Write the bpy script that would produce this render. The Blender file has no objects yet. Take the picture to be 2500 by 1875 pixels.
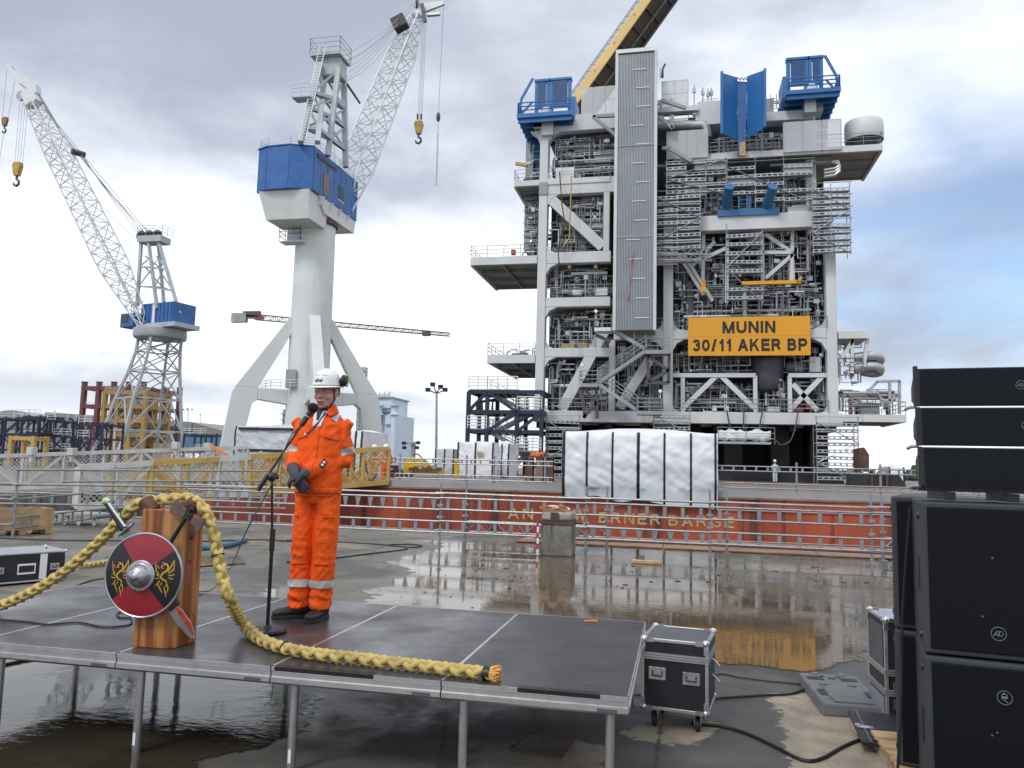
import bpy, bmesh, math, random
from mathutils import Vector, Matrix, Quaternion
R = math.radians
scene = bpy.context.scene
# ------------------------------------------------------------------ camera
EYE = 1.78; FPX = 1900.0; HOR = 1135.0; ROLL = R(1.41); YAW = R(12.3)     # focal length and horizon in photo pixels
PITCH = math.atan((HOR - 937.5) * math.cos(ROLL) / FPX)
C0 = Vector((0, 0, EYE))
FWD = Vector((-math.sin(YAW) * math.cos(PITCH), math.cos(YAW) * math.cos(PITCH), math.sin(PITCH)))
RT0 = Vector((math.cos(YAW), math.sin(YAW), 0)); UP0 = RT0.cross(FWD)
RT = RT0 * math.cos(ROLL) + UP0 * math.sin(ROLL); UPV = UP0 * math.cos(ROLL) - RT0 * math.sin(ROLL)
cd = bpy.data.cameras.new('camera'); cam = bpy.data.objects.new('camera', cd); scene.collection.objects.link(cam)
cd.sensor_fit = 'HORIZONTAL'; cd.sensor_width = 36; cd.lens = 36 * FPX / 2500; cd.clip_start = .05; cd.clip_end = 6000
m = Matrix((RT, UPV, -FWD)).transposed().to_4x4(); m.translation = C0; cam.matrix_world = m
scene.camera = cam
def ray(px, py): return FWD * FPX + RT * (px - 1250) - UPV * (py - 937.5)
def at(px, py, Y):                                   # where the survey ray through a photo point meets the plane Y
    v = ray(px, py); return C0 + v * (Y / v.y)
def gz(px, py, z=0.0):                               # ... meets the level z
    v = ray(px, py); return C0 + v * ((z - EYE) / v.z)
# ------------------------------------------------------------------ world, sun, exposure
SUN_EL, SUN_AZ = R(48), R(205)                       # high, behind the camera and a little to its right, veiled by cloud
w = bpy.data.worlds.new('World'); scene.world = w; w.use_nodes = True
nt = w.node_tree; nt.nodes.clear()
def N(t, **k):
    n = nt.nodes.new(t)
    for a, b in k.items(): setattr(n, a, b)
    return n
def L(a, b): nt.links.new(a, b)
def MATH(op, a, b=None, c=None):
    n = N('ShaderNodeMath', operation=op)
    for i, v in enumerate((a, b, c)):
        if v is None: continue
        if isinstance(v, (int, float)): n.inputs[i].default_value = v
        else: L(v, n.inputs[i])
    return n.outputs[0]
def SMOOTH(v, lo, hi):
    n = N('ShaderNodeMapRange', interpolation_type='SMOOTHSTEP'); L(v, n.inputs[0])
    n.inputs[1].default_value = lo; n.inputs[2].default_value = hi; return n.outputs[0]
def MIXC(f, a, b):
    n = N('ShaderNodeMix', data_type='RGBA')
    if isinstance(f, (int, float)): n.inputs[0].default_value = f
    else: L(f, n.inputs[0])
    for i, v in ((6, a), (7, b)):
        if isinstance(v, tuple): n.inputs[i].default_value = (*v, 1)
        else: L(v, n.inputs[i])
    return n.outputs[2]
def NOISE(vec, scale, detail=6, rough=.55, dist=0., off=0.):
    n = N('ShaderNodeTexNoise'); L(vec, n.inputs['Vector']); n.inputs['Scale'].default_value = scale
    n.inputs['Detail'].default_value = detail; n.inputs['Roughness'].default_value = rough; n.inputs['Distortion'].default_value = dist
    return n.outputs[0]
sky = N('ShaderNodeTexSky', sky_type='NISHITA', sun_disc=False, sun_elevation=SUN_EL, sun_rotation=SUN_AZ)
sky.air_density = 1.0; sky.dust_density = .2; sky.ozone_density = 2.5
tc = N('ShaderNodeTexCoord'); sep = N('ShaderNodeSeparateXYZ'); L(tc.outputs['Generated'], sep.inputs[0])
zc = MATH('MAXIMUM', sep.outputs[2], 0.0); den = MATH('ADD', zc, .27)
cmb = N('ShaderNodeCombineXYZ'); L(MATH('DIVIDE', sep.outputs[0], den), cmb.inputs[0]); L(MATH('DIVIDE', sep.outputs[1], den), cmb.inputs[1])
CL = N('ShaderNodeMapping'); L(cmb.outputs[0], CL.inputs[0]); CL.inputs['Location'].default_value = (-3.84, -12.0, 0.0)
cv = CL.outputs[0]
cover = NOISE(cv, .42, 6, .52, .2)                   # how closed the cloud deck is: thin blue gaps here and there
puff = NOISE(cv, .66, 7, .53, .3)                    # thick grey bellies against thin bright cloud
wisp = NOISE(cv, 2.6, 6, .58, .3)
body = SMOOTH(MATH('ADD', puff, MATH('MULTIPLY', MATH('SUBTRACT', wisp, .5), .16)), .41, .63)
cloud = MIXC(body, (7.2, 7.5, 7.95), (2.75, 3.05, 3.75))
cmask = SMOOTH(MATH('ADD', cover, MATH('MULTIPLY', MATH('SUBTRACT', wisp, .5), .26)), .27, .48)
skyc = MIXC(MATH('MULTIPLY', cmask, .97), sky.outputs[0], cloud)
hz = SMOOTH(zc, .17, .0)                             # bright milky air low down
skyc = MIXC(MATH('MULTIPLY', hz, .72), skyc, (6.7, 6.95, 7.3))
bg = N('ShaderNodeBackground'); L(skyc, bg.inputs[0]); bg.inputs[1].default_value = .15
ow = N('ShaderNodeOutputWorld'); L(bg.outputs[0], ow.inputs[0])
sd = bpy.data.lights.new('sun', 'SUN'); sd.energy = 1.3; sd.angle = R(14); sd.color = (1, .96, .9)
so = bpy.data.objects.new('sun', sd); scene.collection.objects.link(so)
sdir = Vector((math.sin(SUN_AZ) * math.cos(SUN_EL), math.cos(SUN_AZ) * math.cos(SUN_EL), math.sin(SUN_EL)))
so.rotation_euler = sdir.to_track_quat('Z', 'Y').to_euler(); so.location = (0, 0, 100)
vs = scene.view_settings; vs.view_transform = 'Standard'; vs.look = 'None'; vs.exposure = 0.18; vs.gamma = 1.0; vs.use_curve_mapping = False
scene.cycles.max_bounces = 6; scene.cycles.transparent_max_bounces = 24; scene.cycles.caustics_reflective = False; scene.cycles.caustics_refractive = False
# ------------------------------------------------------------------ helpers
COL = scene.collection
V = Vector
def root_loc(o):
    while o.parent: o = o.parent
    return V(o.location)
def tag(o, label=None, cat=None, group=None, kind=None):
    for k, v in (('label', label), ('category', cat), ('group', group), ('kind', kind)):
        if v: o[k] = v
    return o
def thing(name, label, cat, loc=(0, 0, 0), rotz=0, group=None):
    o = bpy.data.objects.new(name, None); COL.objects.link(o); o.location = loc; o.rotation_euler = (0, 0, rotz); o.empty_display_size = .1
    return tag(o, label, cat, group)
def addobj(name, me, parent=None, loc=None):
    o = bpy.data.objects.new(name, me); COL.objects.link(o)
    if parent: o.parent = parent
    if loc is not None: o.location = loc
    return o
def copy_tree(o, parent=None):
    c = o.copy(); COL.objects.link(c)
    if parent: c.parent = parent
    for ch in list(o.children): copy_tree(ch, c)
    return c
def frame(d):
    d = V(d).normalized(); u = V((0, 0, 1)) if abs(d.z) < .95 else V((0, 1, 0))
    s = d.cross(u).normalized(); return d, s, s.cross(d)
class MB:
    def __init__(s): s.v = []; s.f = []; s.uv = {}
    def add(s, vs, fs, uvs=None):
        b = len(s.v); s.v += [tuple(p) for p in vs]
        for i, f in enumerate(fs):
            if uvs: s.uv[len(s.f)] = uvs[i]
            s.f.append(tuple(b + k for k in f))
        return s
    def box(s, c, d, rot=None):
        h = [x / 2 for x in d]; pts = []
        for z in (-1, 1):
            for y in (-1, 1):
                for x in (-1, 1):
                    p = V((x * h[0], y * h[1], z * h[2]))
                    if rot: p = rot @ p
                    pts.append(V(c) + p)
        return s.add(pts, [(0, 2, 3, 1), (4, 5, 7, 6), (0, 1, 5, 4), (2, 6, 7, 3), (0, 4, 6, 2), (1, 3, 7, 5)])
    def bb(s, a, b): return s.box([(p + q) / 2 for p, q in zip(a, b)], [abs(q - p) for p, q in zip(a, b)])
    def bar(s, a, b, w, h, up=None):
        a, b = V(a), V(b); d = (b - a).normalized()
        u = V(up) if up else (V((0, 0, 1)) if abs(d.z) < .99 else V((0, 1, 0)))
        sd_ = d.cross(u).normalized(); u = sd_.cross(d)
        return s.add([p + sd_ * i * w / 2 + u * j * h / 2 for p in (a, b) for i, j in ((-1, -1), (1, -1), (1, 1), (-1, 1))],
                     [(3, 2, 1, 0), (4, 5, 6, 7), (0, 1, 5, 4), (1, 2, 6, 5), (2, 3, 7, 6), (3, 0, 4, 7)])
    def tube(s, a, b, r, n=8, r2=None, caps=True):
        a, b = V(a), V(b); r2 = r if r2 is None else r2; d, x, y = frame(b - a); pts = []
        for p, rr in ((a, r), (b, r2)):
            for k in range(n):
                t = 2 * math.pi * k / n; pts.append(p + (x * math.cos(t) + y * math.sin(t)) * rr)
        fs = [(k, (k + 1) % n, n + (k + 1) % n, n + k) for k in range(n)]
        if caps: fs += [tuple(range(n))[::-1], tuple(range(n, 2 * n))]
        return s.add(pts, fs)
    def path(s, P, r, n=8, closed=False, caps=True, uvw=None):
        P = [V(p) for p in P]; m_ = len(P); rr = r if isinstance(r, (list, tuple)) else [r] * m_
        pts = []; prev = None; uvl = [0.0]
        for i in range(m_):
            t = (P[(i + 1) % m_] - P[i - 1]) if closed else (P[min(i + 1, m_ - 1)] - P[max(i - 1, 0)])
            if t.length < 1e-9: t = V((0, 0, 1))
            t.normalize()
            if prev is None: _, x, _ = frame(t)
            else:
                x = prev - t * prev.dot(t)
                if x.length < 1e-6: _, x, _ = frame(t)
                x.normalize()
            prev = x; y = t.cross(x)
            if i: uvl.append(uvl[-1] + (P[i] - P[i - 1]).length)
            for k in range(n):
                a = 2 * math.pi * k / n; pts.append(P[i] + (x * math.cos(a) + y * math.sin(a)) * rr[i])
        fs = []; uvs = []
        for i in range(m_ if closed else m_ - 1):
            j = (i + 1) % m_
            for k in range(n):
                k2 = (k + 1) % n
                fs.append((i * n + k, i * n + k2, j * n + k2, j * n + k))
                uvs.append([(k / n, uvl[i]), ((k + 1) / n, uvl[i]), ((k + 1) / n, uvl[j]), (k / n, uvl[j])])
        if caps and not closed:
            fs += [tuple(range(n))[::-1], tuple(range((m_ - 1) * n, m_ * n))]; uvs += [[(0, 0)] * n] * 2
        return s.add(pts, fs, uvs if uvw else None)
    def poly(s, pts2, fn, d):
        # polygon (2-D points) lifted by fn(u, v, w) and extruded from w=0 to w=d
        n = len(pts2); P = [fn(u, v, 0) for u, v in pts2] + [fn(u, v, d) for u, v in pts2]
        return s.add(P, [tuple(range(n))[::-1], tuple(range(n, 2 * n))] + [(k, (k + 1) % n, n + (k + 1) % n, n + k) for k in range(n)])
    def lathe(s, prof, n=16, o=(0, 0, 0), ax=(0, 0, 1), caps=True):
        d, x, y = frame(ax); o = V(o); pts = []
        for r_, h in prof:
            for k in range(n):
                t = 2 * math.pi * k / n; pts.append(o + d * h + (x * math.cos(t) + y * math.sin(t)) * r_)
        fs = [(i * n + k, i * n + (k + 1) % n, (i + 1) * n + (k + 1) % n, (i + 1) * n + k) for i in range(len(prof) - 1) for k in range(n)]
        if caps: fs += [tuple(range(n))[::-1], tuple(range((len(prof) - 1) * n, len(prof) * n))]
        return s.add(pts, fs)
    def ball(s, c, r, n=10, m_=6):
        r3 = r if isinstance(r, (tuple, list)) else (r, r, r); pts = []
        for i in range(m_ + 1):
            a = math.pi * i / m_
            for k in range(n):
                t = 2 * math.pi * k / n
                pts.append(V(c) + V((math.sin(a) * math.cos(t) * r3[0], math.sin(a) * math.sin(t) * r3[1], -math.cos(a) * r3[2])))
        return s.add(pts, [(i * n + k, i * n + (k + 1) % n, (i + 1) * n + (k + 1) % n, (i + 1) * n + k) for i in range(m_) for k in range(n)])
    def sheet(s, P): return s.add(P, [tuple(range(len(P)))])
    def mesh(s, name, off=None, smooth=False):
        me = bpy.data.meshes.new(name); vs_ = s.v if off is None else [(p[0] - off[0], p[1] - off[1], p[2] - off[2]) for p in s.v]
        me.from_pydata(vs_, [], s.f)
        if s.uv:
            l = me.uv_layers.new(name='UVMap')
            for pi, co in s.uv.items():
                st = me.polygons[pi].loop_start
                for k, c in enumerate(co): l.data[st + k].uv = c
        if smooth:
            for p in me.polygons: p.use_smooth = True
            if smooth != 'all': me.set_sharp_from_angle(angle=R(40))
        me.update(); return me
    def build(s, name, mt, parent=None, smooth=False, world=False, bevel=0, label=None):
        me = s.mesh(name, root_loc(parent) if (parent and world) else None, smooth)
        mm = MATS[mt] if isinstance(mt, str) else mt
        me.materials.append(mm); o = addobj(name, me, parent)
        if bevel:
            b = o.modifiers.new('b', 'BEVEL'); b.width = bevel; b.segments = 2; b.limit_method = 'ANGLE'; b.angle_limit = R(35)
        if label: o['label'] = label
        return o
def struct(o): o['kind'] = 'structure'; return o
def text_mesh(body, width, height, depth, bold=0.0, spacing=1.0, align='CENTER'):
    cu = bpy.data.curves.new('t', 'FONT'); cu.body = body; cu.size = 1; cu.extrude = .01; cu.offset = bold; cu.space_character = spacing; cu.align_x = align; cu.resolution_u = 4
    o = bpy.data.objects.new('t', cu); COL.objects.link(o); dg = bpy.context.evaluated_depsgraph_get(); dg.update()
    me = bpy.data.meshes.new_from_object(o.evaluated_get(dg)); bpy.data.objects.remove(o)
    xs = [p.co.x for p in me.vertices]; ys = [p.co.y for p in me.vertices]
    sx = width / (max(xs) - min(xs)); sy = height / (max(ys) - min(ys)); cx, cy = (max(xs) + min(xs)) / 2, (max(ys) + min(ys)) / 2
    for p in me.vertices: p.co = ((p.co.x - cx) * sx, (p.co.y - cy) * sy, p.co.z / .01 * depth / 2)
    return me
# ------------------------------------------------------------------ materials
MATS = {}
def mat(name, col, rough=.5, metal=0., var=.12, scale=2.5, bump=0., bscale=30., streak=None, spot=None, spec=.5, coat=0., second=None, bdist=.01):
    """plain paint or metal with slight patchiness, optional vertical streaks of another colour, optional blotches"""
    global nt
    mt = bpy.data.materials.new(name); mt.use_nodes = True; nt = mt.node_tree; nt.nodes.clear()
    b = N('ShaderNodeBsdfPrincipled'); o = N('ShaderNodeOutputMaterial'); L(b.outputs[0], o.inputs[0])
    t = N('ShaderNodeTexCoord'); geo = N('ShaderNodeNewGeometry'); P = geo.outputs['Position']
    n1 = NOISE(P, scale, 5, .6)
    c = MIXC(SMOOTH(n1, .3, .7), tuple(x * (1 - var) for x in col), tuple(min(1, x * (1 + var)) for x in col))
    if second: c = MIXC(SMOOTH(NOISE(P, second[1], 5, .65), second[2], second[2] + .06), c, second[0])
    if streak:
        mp = N('ShaderNodeMapping'); L(P, mp.inputs[0]); mp.inputs['Scale'].default_value = (1, 1, streak[3] if len(streak) > 3 else .08)
        c = MIXC(SMOOTH(NOISE(mp.outputs[0], streak[1], 6, .6), streak[2], streak[2] + .14), c, streak[0])
    if spot: c = MIXC(SMOOTH(NOISE(P, spot[1], 6, .7), spot[2], spot[2] + .08), c, spot[0])
    L(c, b.inputs['Base Color']); b.inputs['Metallic'].default_value = metal
    r = N('ShaderNodeMapRange'); L(NOISE(P, scale * 3, 4, .6), r.inputs[0]); r.inputs[1].default_value = .3; r.inputs[2].default_value = .7
    r.inputs[3].default_value = max(.02, rough - .08); r.inputs[4].default_value = min(1, rough + .08); L(r.outputs[0], b.inputs['Roughness'])
    b.inputs['Specular IOR Level'].default_value = spec; b.inputs['Coat Weight'].default_value = coat
    if bump:
        bp = N('ShaderNodeBump'); bp.inputs['Strength'].default_value = bump; bp.inputs['Distance'].default_value = bdist
        L(NOISE(P, bscale, 4, .6), bp.inputs['Height']); L(bp.outputs[0], b.inputs['Normal'])
    MATS[name] = mt; return mt
RUST = (.16, .065, .03)
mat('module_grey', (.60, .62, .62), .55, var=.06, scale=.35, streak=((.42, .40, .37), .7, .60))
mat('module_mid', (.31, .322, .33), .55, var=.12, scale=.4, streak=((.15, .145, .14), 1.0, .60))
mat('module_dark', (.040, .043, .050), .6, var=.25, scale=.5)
mat('louvre', (.33, .35, .365), .45, .35, var=.07, scale=.5)
mat('pipe_steel', (.42, .43, .44), .40, .65, var=.15, scale=1.0)
mat('pipe_dark', (.075, .078, .085), .5, .2, var=.2, scale=1.0)
mat('white_paint', (.72, .73, .72), .5, var=.05, scale=.6, streak=((.5, .48, .44), .8, .63))
mat('crane_white', (.68, .71, .69), .5, var=.05, scale=.25, streak=((.46, .45, .40), .9, .62), spot=((.22, .17, .13), 1.1, .73))
mat('crane_lattice', (.70, .72, .72), .5, var=.06, scale=.5)
mat('crane_grey', (.42, .45, .47), .5, var=.1, scale=.5)
mat('crane_blue', (.024, .12, .34), .5, var=.08, scale=.3, second=((.038, .135, .385), .8, .50), streak=((.05, .075, .16), 1.6, .62, .06), spot=((.13, .09, .07), 1.6, .72))
mat('lift_blue', (.024, .145, .38), .45, var=.10, scale=.6)
mat('frame_navy', (.016, .020, .050), .5, var=.2, scale=.8, spot=((.12, .06, .04), 2.5, .70))
mat('galv', (.33, .34, .35), .45, .75, var=.14, scale=6)
mat('galv_plank', (.40, .41, .42), .48, .5, var=.12, scale=3)
mat('aluminium', (.60, .58, .585), .34, .85, var=.06, scale=5, spot=((.30, .28, .27), 9, .68))
mat('bridge_alu', (.58, .575, .53), .5, .3, var=.12, scale=2)
mat('bridge_yellow', (.52, .33, .09), .5, var=.12, scale=2)
mat('sign_yellow', (.72, .33, .012), .5, var=.03, scale=.6)
mat('crane_yellow', (.60, .40, .14), .5, var=.08, scale=.3)
mat('hook_yellow', (.50, .30, .05), .5, var=.25, scale=2, spot=(RUST, 2.2, .6))
mat('machine_yellow', (.62, .40, .02), .45, var=.08, scale=2)
mat('black_paint', (.008, .008, .009), .45, var=.2, scale=4)
mat('lettering_black', (.010, .010, .012), .5, var=.1)
mat('hull_red', (.30, .055, .026), .6, var=.22, scale=.5, streak=((.075, .028, .018), 1.9, .50, .05), spot=((.14, .09, .03), 1.3, .58))
mat('hull_orange', (.40, .075, .032), .6, var=.18, scale=.5, streak=((.11, .035, .02), 2.2, .53, .05), spot=((.17, .10, .07), 1.6, .62))
mat('hull_letters', (.50, .36, .16), .65, var=.2, scale=2, spot=((.25, .07, .03), 3.5, .60))
mat('rust_plate', (.26, .15, .09), .55, var=.25, scale=1.2, spot=((.12, .07, .05), 2.5, .58))
mat('rust_steel', (.10, .05, .035), .7, var=.35, scale=1.5)
mat('deck_steel', (.20, .15, .115), .6, var=.3, scale=.8)
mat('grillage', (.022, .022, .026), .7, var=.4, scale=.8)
mat('tarp', (.74, .76, .79), .45, var=.06, scale=.9, bump=.10, bscale=1.1, bdist=.30)
mat('tarp_grey', (.52, .55, .58), .5, var=.06, scale=.9, bump=.3, bscale=1.3, bdist=.30)
mat('strap_black', (.014, .018, .022), .6, var=.3, scale=8)
mat('concrete_block', (.20, .19, .165), .85, var=.35, scale=3, bump=.8, bscale=25, streak=((.07, .065, .055), 4, .52, .15))
mat('concrete_rough', (.33, .31, .28), .9, var=.35, scale=9, bump=1.0, bscale=30)
mat('pallet_wood', (.46, .31, .17), .75, var=.2, scale=5, streak=((.3, .19, .1), 6, .55, .1))
mat('mast_red', (.22, .09, .08), .5, var=.15, scale=.5)
mat('frame_red', (.16, .05, .042), .55, var=.15, scale=.4)
mat('frame_yellow', (.36, .23, .07), .55, var=.12, scale=.4)
mat('hall_grey', (.30, .315, .32), .6, var=.08, scale=.1)
mat('hall_roof', (.25, .255, .235), .6, var=.08, scale=.1)
mat('hall_blue', (.10, .22, .36), .6, var=.08, scale=.1)
mat('quarters_blue', (.60, .69, .78), .5, var=.04, scale=.2)
mat('glass_dark', (.02, .03, .04), .1, var=.1)
mat('orange_fabric', (.86, .105, .012), .75, var=.10, scale=7, spec=.2, bump=.55, bscale=16)
mat('reflective_tape', (.50, .50, .50), .4, .15, var=.05, scale=20)
mat('skin', (.60, .33, .25), .5, var=.10, scale=25, spec=.4)
mat('lip', (.30, .10, .08), .5, var=.1, scale=25)
mat('teeth', (.55, .5, .44), .4, var=.05)
mat('hair_grey', (.20, .18, .165), .7, var=.3, scale=80)
mat('helmet_white', (.80, .80, .77), .22, var=.02, scale=4, coat=.3)
mat('black_plastic', (.012, .012, .013), .42, var=.2, scale=12)
mat('muff_green', (.38, .70, .10), .4, var=.05)
mat('glove_grey', (.040, .043, .050), .75, var=.25, scale=22, bump=.4, bscale=90)
mat('glove_cuff', (.075, .085, .105), .8, var=.15, scale=22)
mat('boot_black', (.012, .012, .013), .5, var=.3, scale=20, bump=.3, bscale=60)
mat('boot_sole', (.018, .018, .019), .8, var=.2, scale=20)
mat('shirt_white', (.78, .74, .78), .7, var=.05, scale=8)
mat('undershirt', (.035, .028, .035), .8, var=.1)
mat('lanyard_blue', (.02, .025, .10), .6, var=.1)
mat('foam_black', (.006, .006, .007), .95, var=.2, scale=90, bump=.5, bscale=300)
mat('stand_black', (.012, .012, .013), .45, .3, var=.1, scale=9)
mat('cable_black', (.010, .010, .011), .55, var=.2, scale=9)
mat('shield_red', (.28, .016, .026), .38, var=.12, scale=9)
mat('shield_black', (.010, .010, .014), .35, var=.2, scale=9)
mat('boss_steel', (.42, .42, .44), .33, .9, var=.10, scale=14)
mat('blade_steel', (.30, .30, .31), .35, .85, var=.2, scale=10)
mat('axe_brown', (.17, .12, .105), .4, .6, var=.25, scale=9)
mat('reflection_red', (.42, .045, .02), .35, .3, var=.35, scale=12)
mat('gold_paint', (.58, .32, .015), .45, var=.1, scale=20)
mat('jewel_green', (.40, .62, .02), .15, var=.1, coat=.6)
mat('bracket_brown', (.12, .045, .026), .6, var=.3, scale=9)
mat('frayed_orange', (.74, .40, .11), .8, var=.25, scale=40)
mat('case_black', (.012, .013, .017), .5, var=.3, scale=6, bump=.15, bscale=120)
mat('case_grey', (.085, .088, .095), .55, var=.15, scale=6)
mat('case_lid', (.26, .27, .31), .4, var=.06, scale=3)
mat('chrome', (.66, .66, .67), .22, .95, var=.05, scale=9)
mat('wheel_rubber', (.015, .015, .016), .6, var=.2)
mat('wheel_white', (.45, .45, .43), .5, var=.1)
mat('cabinet_grey', (.040, .044, .052), .62, var=.10, scale=7, bump=.35, bscale=160)
mat('logo_grey', (.16, .18, .20), .35, .5, var=.05)
mat('plastic_grey', (.13, .132, .138), .62, var=.15, scale=6, bump=.25, bscale=60)
mat('strap_orange', (.45, .15, .04), .7, var=.25, scale=12)
mat('tape_red', (.55, .03, .03), .5, var=.1)
mat('tape_white', (.75, .75, .75), .5, var=.05)
mat('hose_blue', (.06, .13, .20), .6, var=.2, scale=10)
mat('flyer_orange', (.80, .22, .05), .6, var=.1)
mat('red_box', (.42, .03, .03), .5, var=.1)
mat('lamp_white', (.85, .85, .82), .3, var=.02)
mat('foliage', (.038, .058, .030), .8, var=.45, scale=.4)
mat('bark', (.06, .045, .03), .9, var=.3)
mat('manhole', (.030, .027, .024), .55, var=.3, scale=6)
mat('green_rope', (.02, .12, .06), .7, var=.2)
def new_mat(name):
    global nt
    mt = bpy.data.materials.new(name); mt.use_nodes = True; nt = mt.node_tree; nt.nodes.clear()
    b = N('ShaderNodeBsdfPrincipled'); o = N('ShaderNodeOutputMaterial'); L(b.outputs[0], o.inputs[0])
    g = N('ShaderNodeNewGeometry'); MATS[name] = mt
    return b, g.outputs['Position'], o
def BUMP(b, h, s, d=.01):
    n = N('ShaderNodeBump'); n.inputs['Strength'].default_value = s; n.inputs['Distance'].default_value = d
    L(h, n.inputs['Height']); L(n.outputs[0], b.inputs['Normal']); return n
def MAPP(P, sc, rot=(0, 0, 0)):
    mp = N('ShaderNodeMapping'); L(P, mp.inputs[0]); mp.inputs['Scale'].default_value = sc; mp.inputs['Rotation'].default_value = rot; return mp.outputs[0]
# quay surface: damp asphalt and tan concrete; 'wet' and 'pale' hold the distance in metres to the nearest puddle or slab edge
def ATTR(n): a = N('ShaderNodeAttribute'); a.attribute_name = n; return a.outputs['Fac']
b, P, _ = new_mat('quay')
n_mid = MATH('SUBTRACT', NOISE(P, 1.7, 7, .62, .4), .5); n_fine = MATH('SUBTRACT', NOISE(P, 9, 6, .65), .5)
dw = MATH('ADD', ATTR('wet'), MATH('ADD', MATH('MULTIPLY', n_mid, 1.5), MATH('MULTIPLY', n_fine, .35)))
damp = MATH('MAXIMUM', SMOOTH(dw, -.75, .15), MATH('MULTIPLY', SMOOTH(NOISE(P, .45, 7, .62, .6), .42, .60), .75))
dry = MIXC(SMOOTH(NOISE(P, 1.1, 7, .68), .35, .65), (.25, .215, .17), (.15, .135, .115))
dry = MIXC(SMOOTH(NOISE(P, .28, 4, .6, .8), .50, .60), dry, (.105, .100, .094))
dp = MATH('ADD', ATTR('pale'), MATH('MULTIPLY', n_mid, .26)); dp = MATH('ADD', dp, MATH('MULTIPLY', n_fine, .30))
slab = SMOOTH(dp, -.02, .02); dry = MIXC(MATH('MULTIPLY', SMOOTH(ATTR('pale'), -1.7, -.9), .9), dry, MIXC(SMOOTH(n_mid, -.12, .12), (.085, .083, .080), (.060, .059, .058)))
dry = MIXC(slab, dry, MIXC(SMOOTH(NOISE(P, 3.2, 7, .7), .38, .66), (.34, .29, .22), (.22, .185, .145)))
damp = MATH('MULTIPLY', damp, MATH('SUBTRACT', 1.0, MATH('MULTIPLY', slab, .85)))
grit = NOISE(P, 60, 5, .75)
c = MIXC(SMOOTH(grit, .60, .70), dry, (.36, .34, .31)); c = MIXC(MATH('MULTIPLY', SMOOTH(NOISE(P, 85, 3, .6), .62, .68), .8), c, (.05, .047, .044))
vc = N('ShaderNodeTexVoronoi', feature='DISTANCE_TO_EDGE'); L(MAPP(P, (1, 1, 1)), vc.inputs[0]); vc.inputs['Scale'].default_value = .42
wv_ = N('ShaderNodeMapping'); crack = SMOOTH(MATH('ADD', vc.outputs[0], MATH('MULTIPLY', n_fine, .05)), .008, .0)
c = MIXC(MATH('MULTIPLY', crack, .8), c, (.035, .033, .03))
mul = N('ShaderNodeMix', data_type='RGBA', blend_type='MULTIPLY'); L(damp, mul.inputs[0]); L(c, mul.inputs[6]); mul.inputs[7].default_value = (.36, .355, .35, 1); L(mul.outputs[2], b.inputs['Base Color'])
r = N('ShaderNodeMapRange'); L(damp, r.inputs[0]); r.inputs[3].default_value = .85; r.inputs[4].default_value = .22; L(MATH('ADD', r.outputs[0], MATH('MULTIPLY', n_fine, .25)), b.inputs['Roughness'])
BUMP(b, MATH('ADD', grit, MATH('MULTIPLY', slab, .6)), .4, .008)
# standing rain water: shallow, muddy, wind-ruffled in places

def shore(o):
    tr = N('ShaderNodeBsdfTransparent'); mx = N('ShaderNodeMixShader'); d_ = MATH('ADD', ATTR('wet'), MATH('ADD', MATH('MULTIPLY', MATH('SUBTRACT', NOISE(P, 1.7, 7, .62, .4), .5), .9), MATH('MULTIPLY', MATH('SUBTRACT', NOISE(P, 9, 6, .65), .5), .22)))
    L(SMOOTH(d_, -.015, .05), mx.inputs[0]); L(tr.outputs[0], mx.inputs[1]); L(b.outputs[0], mx.inputs[2]); L(mx.outputs[0], o.inputs[0])
b, P, mo_ = new_mat('rain_water'); shore(mo_)
L(MIXC(SMOOTH(NOISE(P, .5, 5, .6), .35, .65), (.13, .092, .056), (.085, .064, .042)), b.inputs['Base Color'])
b.inputs['Roughness'].default_value = .02; b.inputs['IOR'].default_value = 1.333
gust = SMOOTH(NOISE(P, .45, 3, .5), .48, .66)
rip = MATH('MULTIPLY', NOISE(MAPP(P, (1, 2.2, 1)), 7, 3, .5), MATH('ADD', MATH('MULTIPLY', gust, .9), .10))
BUMP(b, rip, .15, .03)
b, P, mo_ = new_mat('ruffled_water'); shore(mo_)
L(MIXC(SMOOTH(NOISE(P, .9, 5, .6), .40, .62), (.030, .024, .017), (.055, .042, .026)), b.inputs['Base Color'])
b.inputs['Roughness'].default_value = .03; b.inputs['IOR'].default_value = 1.333
rip = MATH('ADD', MATH('MULTIPLY', NOISE(MAPP(P, (1, 1.8, 1), (0, 0, .4)), 9, 4, .6, .4), SMOOTH(NOISE(P, .8, 3, .5), .35, .6)), MATH('MULTIPLY', NOISE(P, 2.5, 2, .5), .3))
BUMP(b, rip, .10, .03)
b, P, _ = new_mat('sea'); b.inputs['Base Color'].default_value = (.025, .045, .05, 1); b.inputs['Roughness'].default_value = .12
BUMP(b, NOISE(P, .6, 5, .6), .6, .3)
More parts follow.
